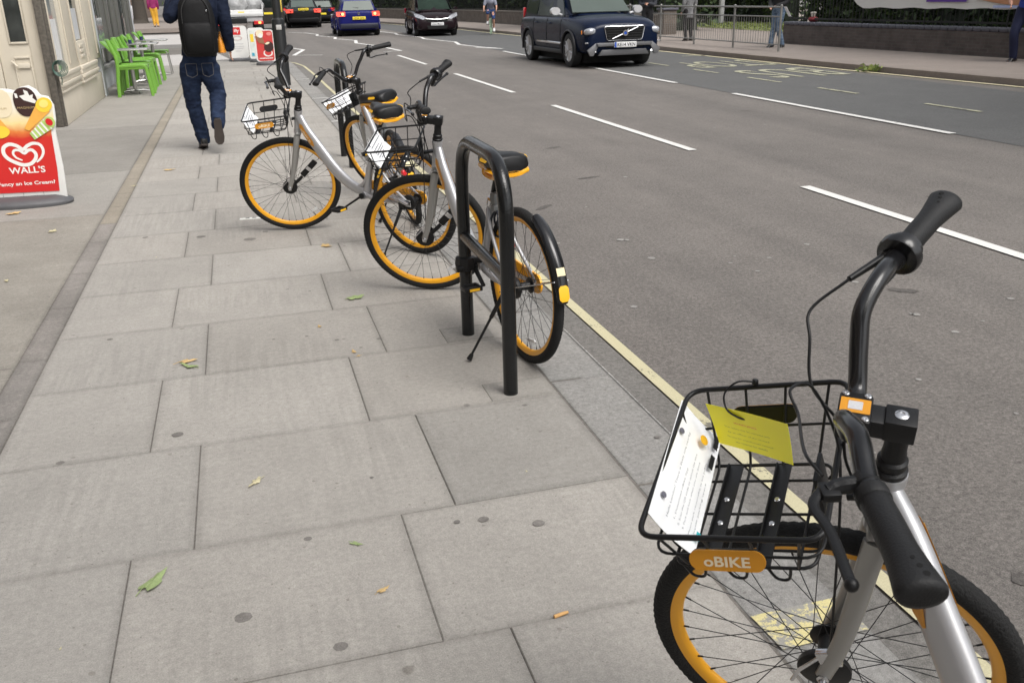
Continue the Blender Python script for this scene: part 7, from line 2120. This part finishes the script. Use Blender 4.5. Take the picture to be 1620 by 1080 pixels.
# --- man with the backpack
M_JEAN = denim_mat('jeans', (.010, .016, .036), (.026, .041, .082))
M_JACK = denim_mat('navy_jacket', (.006, .009, .020), (.014, .020, .040), 5)
M_SHOE = mat('black_leather', (.012, .012, .012), .35, var=.2)
ML = Vector((-.40, 11.05, 0))
def rel(px, py, Y): return at(px, py, Y) - ML
hL, kL, aL = rel(301, 108, 11.08), rel(305, 158, 11.16), rel(322, 219, 11.25)
hR, kR, aR = rel(330, 108, 11.08), rel(344, 148, 11.10), rel(345, 196, 10.82)
JM = dict(pelvis=rel(315, 98, 11.08), spine=rel(315, 60, 11.08), chest=rel(316, 18, 11.06), neck=rel(318, -24, 11.06), head=rel(319, -58, 11.12),
          hiL=hL, knL=kL, anL=aL, toL=aL + Vector((-.02, .16, -.05)), hiR=hR, knR=kR, anR=aR, toR=rel(350, 238, 10.87),
          shL=rel(290, -6, 11.06), elL=rel(268, 28, 10.98), wrL=rel(274, -14, 11.22), shR=rel(345, -6, 11.06), elR=rel(357, 38, 11.02), wrR=rel(363, 76, 11.10))
man, MJ = person('man in jeans and dark jacket walking away on the pavement', ML, 0, 1.75, None, M_JACK, M_JEAN, M_SHOE, vox=.012, world_J=JM, folds=.022, build_=1.13, sleeve=1.0)
# stitching and pockets on the jeans
M_STI = mat('denim_pocket', (.030, .050, .115), .85, var=.2); 
pv_ = JM['pelvis']
b = MB()
for s in (1, -1):
    c = Vector((pv_.x + s * .085, pv_.y - .148, pv_.z - .06))
    b.sweep(fillet([c + Vector((-.06, .004, .05)), c + Vector((.06, .004, .05)), c + Vector((.055, .002, -.07)), c + Vector((0, -.004, -.095)), c + Vector((-.055, .002, -.07))], .01, 3, True), .0022, n=6, closed=True)
b.build('pocket_stitching', mat('stitch', (.16, .15, .14), .8), man, smooth=60)
# backpack, its own thing
bp = thing('backpack', 'black backpack on the back of the walking man', 'backpack', tuple(ML + rel(312, 40, 10.86)))
M_BAG = mat('bag_nylon', (.0065, .0065, .007), .62, spec=.2, var=.35, scale=6, bump=.5, bscale=9, rvar=.15)
b = MB(); rings = []
for z, w, d in ((-.34, .10, .05), (-.335, .17, .08), (-.28, .205, .11), (-.10, .215, .125), (.08, .21, .115), (.22, .185, .10), (.31, .14, .075), (.335, .08, .045)):
    rings.append([(w * math.copysign(abs(math.cos(2 * PI * q / 24)) ** .6, math.cos(2 * PI * q / 24)), d * math.copysign(abs(math.sin(2 * PI * q / 24)) ** .7, math.sin(2 * PI * q / 24)), z) for q in range(24)])
b.loft(rings); b.build('bag_body', M_BAG, bp, smooth=60)
b = MB(); rings = []
for z, w, d in ((-.30, .14, .02), (-.28, .165, .045), (-.12, .17, .055), (.0, .165, .045), (.03, .14, .02)):
    rings.append([(w * math.copysign(abs(math.cos(2 * PI * q / 20)) ** .6, math.cos(2 * PI * q / 20)), -.105 + d * math.copysign(abs(math.sin(2 * PI * q / 20)) ** .7, math.sin(2 * PI * q / 20)), z) for q in range(20)])
b.loft(rings); b.build('front_pocket', M_BAG, bp, smooth=60)
b = MB(); b.sweep(catmull([(-.16, -.125, .02), (-.15, -.115, .17), (-.09, -.085, .27), (0, -.07, .30), (.09, -.085, .27), (.15, -.115, .17), (.16, -.125, .02)], 5), .006, n=6); b.build('zip', mat('zip_black', (.02, .02, .02), .3), bp)
for s in (1, -1):
    b = MB(); b.sweep(catmull([(s * .10, .04, .30), (s * .13, .14, .38), (s * .14, .26, .34), (s * .15, .34, .15), (s * .17, .28, -.12), (s * .18, .08, -.26)], 6), .028, .008, n=8, up=(1, 0, 0)); b.build('shoulder_strap', M_BAG, bp, smooth=60)
b = MB(); b.sweep(catmull([(-.05, 0, .33), (-.03, -.02, .375), (.03, -.02, .375), (.05, 0, .33)], 4), .010, n=8); b.build('carry_handle', M_BAG, bp)
b = MB(); b.box((.125, -.118, .15), (.012, .006, .022), bev=.002); b.build('reflective_tab', M_STL, bp)
bp.scale = (.9, .9, .95)
# orange carrier bag in his right hand
ob_ = thing('folded_bag', 'orange bag tucked under the right arm of the walking man', 'bag', tuple(ML + rel(351.5, 84, 11.10)))
ob_.scale = (.75, .7, .62)
M_OBAG = mat('orange_bag', (.80, .30, .03), .4, var=.3, scale=9, bump=.4, bscale=8)
b = MB(); rings = []
for z, w, d in ((0, .045, .09), (.01, .06, .11), (.12, .055, .12), (.22, .04, .10), (.30, .02, .05), (.36, .012, .015)):
    rings.append([(w * math.cos(2 * PI * q / 16) * (1 + .1 * math.sin(3 * q + z * 20)), d * math.sin(2 * PI * q / 16), z) for q in range(16)])
b.loft(rings); b.build('bag_body', M_OBAG, ob_, smooth=50)

# --- others
M_MAG = mat('magenta_cloth', (.22, .012, .09), .8, var=.2, scale=5)
M_MUST = mat('mustard_cloth', (.62, .33, .03), .8, var=.15, scale=6)
p = G(247, 43, .09)
p = at(247, 43, 62)
person('woman in a magenta top and mustard trousers at the far left', (p.x, p.y, p.z), R(90), 2.0, dict(knL=(.05, .07, .5), anL=(.05, .05, .09), toL=(.2, .05, .03)), M_MAG, M_MUST, mat('tan_shoe', (.4, .25, .12), .6), vox=.03, coat=.10, shirt_name='top')
fp = plate_obj('far_corner_pavement', [(p.x - 40, p.y - 4), (p.x + 5.2, p.y - 4), (p.x + 6, p.y + 40), (p.x - 40, p.y + 40)], .0, p.z, M_FPAVE)
p = G(1236, 75, .06)
person('man in pale jeans and black top holding a paper against the guard rail', (p.x - .1, p.y + .1, .06), R(200), 1.78, dict(hiL=(0, .09, .92), knL=(.12, .13, .5), anL=(.02, .20, .09), toL=(.17, .24, .03), knR=(.06, -.08, .5), anR=(.16, -.06, .09), toR=(.31, -.07, .03), elL=(.03, .26, 1.15), wrL=(.26, .12, 1.05), elR=(.03, -.26, 1.15), wrR=(.26, -.06, 1.02)), mat('black_top', (.014, .014, .015), .8), denim_mat('pale_jeans', (.07, .11, .17), (.22, .29, .38)), M_SHOE, vox=.022, shirt_name='top')
b = MB(); b.plate([(-.10, -.14), (.10, -.14), (.11, .15), (-.10, .14)], (0, 0, 0), Vector((.2, 1, 0)).normalized(), Vector((-.5, .1, .85)).normalized(), .004)
o = b.build('sheet_of_paper', M_PAPER); q_ = G(1248, 40, .06); o.location = at(1246, 19, p.y - .35); tag(o, 'white paper held by the man in pale jeans', 'paper')
p = G(1088, 65, .06)
M_ZEB = mat('striped_coat', (.16, .16, .165), .8, var=.9, scale=9)
person('woman in a grey patterned coat and black leggings behind the guard rail', (p.x, p.y, .06), R(100), 1.72, None, M_ZEB, mat('black_leggings', (.01, .008, .009), .8), M_SHOE, vox=.025, coat=.30, build_=.9, shirt_name='coat')
p = G(1016, 68, .06)
person('man in a dark jacket standing behind the off-roader mirror', (p.x + .6, p.y + 1.0, .06), R(-120), 1.75, dict(wrL=(.28, .05, 1.15), elL=(.05, .24, 1.12), wrR=(.28, -.05, 1.12)), mat('dark_jacket', (.02, .022, .03), .8), mat('dark_trousers', (.015, .015, .018), .8), M_SHOE, vox=.025)
p = G(1600, 98, .06)
M_BLS = mat('royal_blue_shirt', (.012, .05, .36), .7, var=.2, scale=4)
person('person in a royal blue shirt and navy trousers at the right edge', (p.x + .12, p.y - .05, .06), R(200), 1.85, dict(pelvis=(-.06, 0, .98), spine=(.0, .03, 1.14), chest=(.10, .06, 1.30), neck=(.18, .08, 1.42), head=(.27, .10, 1.55), shL=(.10, .26, 1.38), shR=(.12, -.12, 1.40), elL=(.05, .36, 1.12), wrL=(.2, .30, .95), elR=(.25, -.2, 1.15), wrR=(.42, -.1, 1.05), hiL=(-.06, .10, .95), knL=(-.18, .16, .52), anL=(-.34, .14, .10), toL=(-.19, .17, .04), hiR=(-.06, -.10, .95), knR=(.12, -.10, .52), anR=(.02, -.10, .09), toR=(.17, -.12, .03)), M_BLS, mat('navy_trousers', (.008, .012, .045), .8, var=.2), M_SHOE, vox=.022, build_=1.08, sleeve=.5, shirt_name='shirt')
p = G(1303, 42, .06)
person('person in a pink patterned top and jeans behind the railing', (p.x, p.y, .06), R(-60), 1.68, dict(knL=(.05, .2, .5), anL=(-.05, .25, .09)), mat('pink_top', (.62, .42, .42), .8, var=.35, scale=14), denim_mat('blue_jeans', (.015, .03, .09), (.04, .07, .16)), M_SHOE, vox=.03, shirt_name='top')
p = G(1452, 44, .06)
person('person in red patterned trousers behind the railing below the banner', (p.x, p.y, .06), R(60), 1.68, dict(knL=(.06, .08, .5), anL=(-.12, .08, .09)), mat('dark_top', (.03, .03, .03), .8), mat('red_pattern', (.40, .05, .035), .8, var=.5, scale=10), mat('pale_shoe', (.5, .4, .33), .6), vox=.03, shirt_name='top')
p = G(1508, 44, .06)
person('person in bright blue and white trousers behind the railing', (p.x, p.y, .06), R(120), 1.7, None, mat('dark_top2', (.03, .03, .035), .8), mat('blue_white_pattern', (.16, .27, .50), .8, var=.8, scale=8), mat('white_shoe', (.7, .7, .7), .6), vox=.03, shirt_name='top')
# bag and cup on the coping
cpn = Vector((15.66, 23.6, .055 + .52 + .09))
b = MB(); b.ball((0, 0, .07), .13, 14, 8, (1, 1.3, .6)); o = b.build('bag', mat('dark_red_bag', (.20, .02, .025), .6)); o.location = cpn; tag(o, 'dark red bag resting on the end of the low brick wall', 'bag')
b = MB(); b.lathe([(.05, 0), (.075, .10), (.08, .105), (.06, .12)], n=18); o = b.build('paper_cup', mat('cup_pale', (.72, .68, .6), .6)); o.location = cpn + Vector((-.02, -.02, .145)); tag(o, 'pale paper cup standing on the dark red bag', 'cup')

# --- cyclist
p = G(777, 54, ROAD); p.y = 41; p.x = at(777, 54, 41).x
cyb = thing('road_bicycle', 'thin pale green bicycle ridden towards the viewer far up the road', 'bicycle', (p.x, p.y, ROAD), R(-108))
M_PGR = mat('pale_green_rim', (.35, .48, .33), .4); M_CFR = mat('cycle_dark', (.03, .03, .03), .4)
for xx in (-.5, .5):
    w = bpy.data.objects.new('wheel', None); COL.objects.link(w); w.parent = cyb; w.location = (xx, 0, .35)
    b = MB(); b.lathe([(.335, -.014), (.35, 0), (.335, .014), (.325, 0)], ax=(0, 1, 0), n=40, closed=True); b.build('tyre', M_PGR, w)
    b = MB(); b.lathe([(.30, -.010), (.325, -.010), (.325, .010), (.30, .010)], ax=(0, 1, 0), n=40, closed=True); b.build('rim', M_PGR, w)
    b = MB()
    for k in range(16): b.cyl((0, 0, 0), (math.cos(k * PI / 8) * .31, 0, math.sin(k * PI / 8) * .31), .002, n=4)
    b.cyl((0, -.04, 0), (0, .04, 0), .02, n=10); b.build('spokes', M_CFR, w)
b = MB()
for a, c in (((-.5, 0, .35), (-.05, 0, .32)), ((-.5, 0, .35), (-.18, 0, .82)), ((-.05, 0, .32), (-.2, 0, .92)), ((-.05, 0, .32), (.38, 0, .78)), ((-.17, 0, .80), (.36, 0, .86)), ((.34, 0, .92), (.42, 0, .66)), ((.42, 0, .66), (.5, 0, .35))): b.cyl(a, c, .016, n=8)
b.build('frame', M_CFR, cyb)
b = MB(); b.sweep(catmull([(.30, -.27, .98), (.40, -.10, .96), (.40, .10, .96), (.30, .27, .98)], 4), .012, n=8); b.cyl((.34, 0, .92), (.40, 0, .96), .014, n=8); b.build('handlebar', M_CFR, cyb)
b = MB(); b.box((-.22, 0, .95), (.26, .13, .05), bev=.02); b.build('saddle', M_CFR, cyb)
for s, zz in ((1, .17), (-1, .47)):
    b = MB(); b.cyl((-.05, s * .03, .32), (-.05, s * .09, zz), .01, n=6); b.box((-.05, s * .13, zz), (.08, .08, .02)); b.build('pedal', M_CFR, cyb)
person('cyclist in blue shorts and a grey top riding towards the viewer', (p.x, p.y, ROAD), R(-108), 1.75, dict(pelvis=(-.22, 0, 1.02), spine=(-.14, 0, 1.18), chest=(.0, 0, 1.36), neck=(.07, 0, 1.49), head=(.13, 0, 1.62), shL=(.03, .19, 1.42), shR=(.03, -.19, 1.42), elL=(.12, .27, 1.18), wrL=(.28, .27, 1.02), elR=(.12, -.27, 1.18), wrR=(.28, -.27, 1.02), hiL=(-.2, .09, 1.0), knL=(.16, .13, .72), anL=(-.06, .13, .28), toL=(.08, .14, .20), hiR=(-.2, -.09, 1.0), knR=(.2, -.12, .92), anR=(-.02, -.13, .57), toR=(.12, -.14, .52)), mat('grey_top', (.20, .21, .26), .8, var=.3), mat('blue_shorts', (.02, .05, .16), .8), mat('white_shoe2', (.6, .6, .6), .6), vox=.025, sleeve=.5, legs=.1, shirt_name='top')
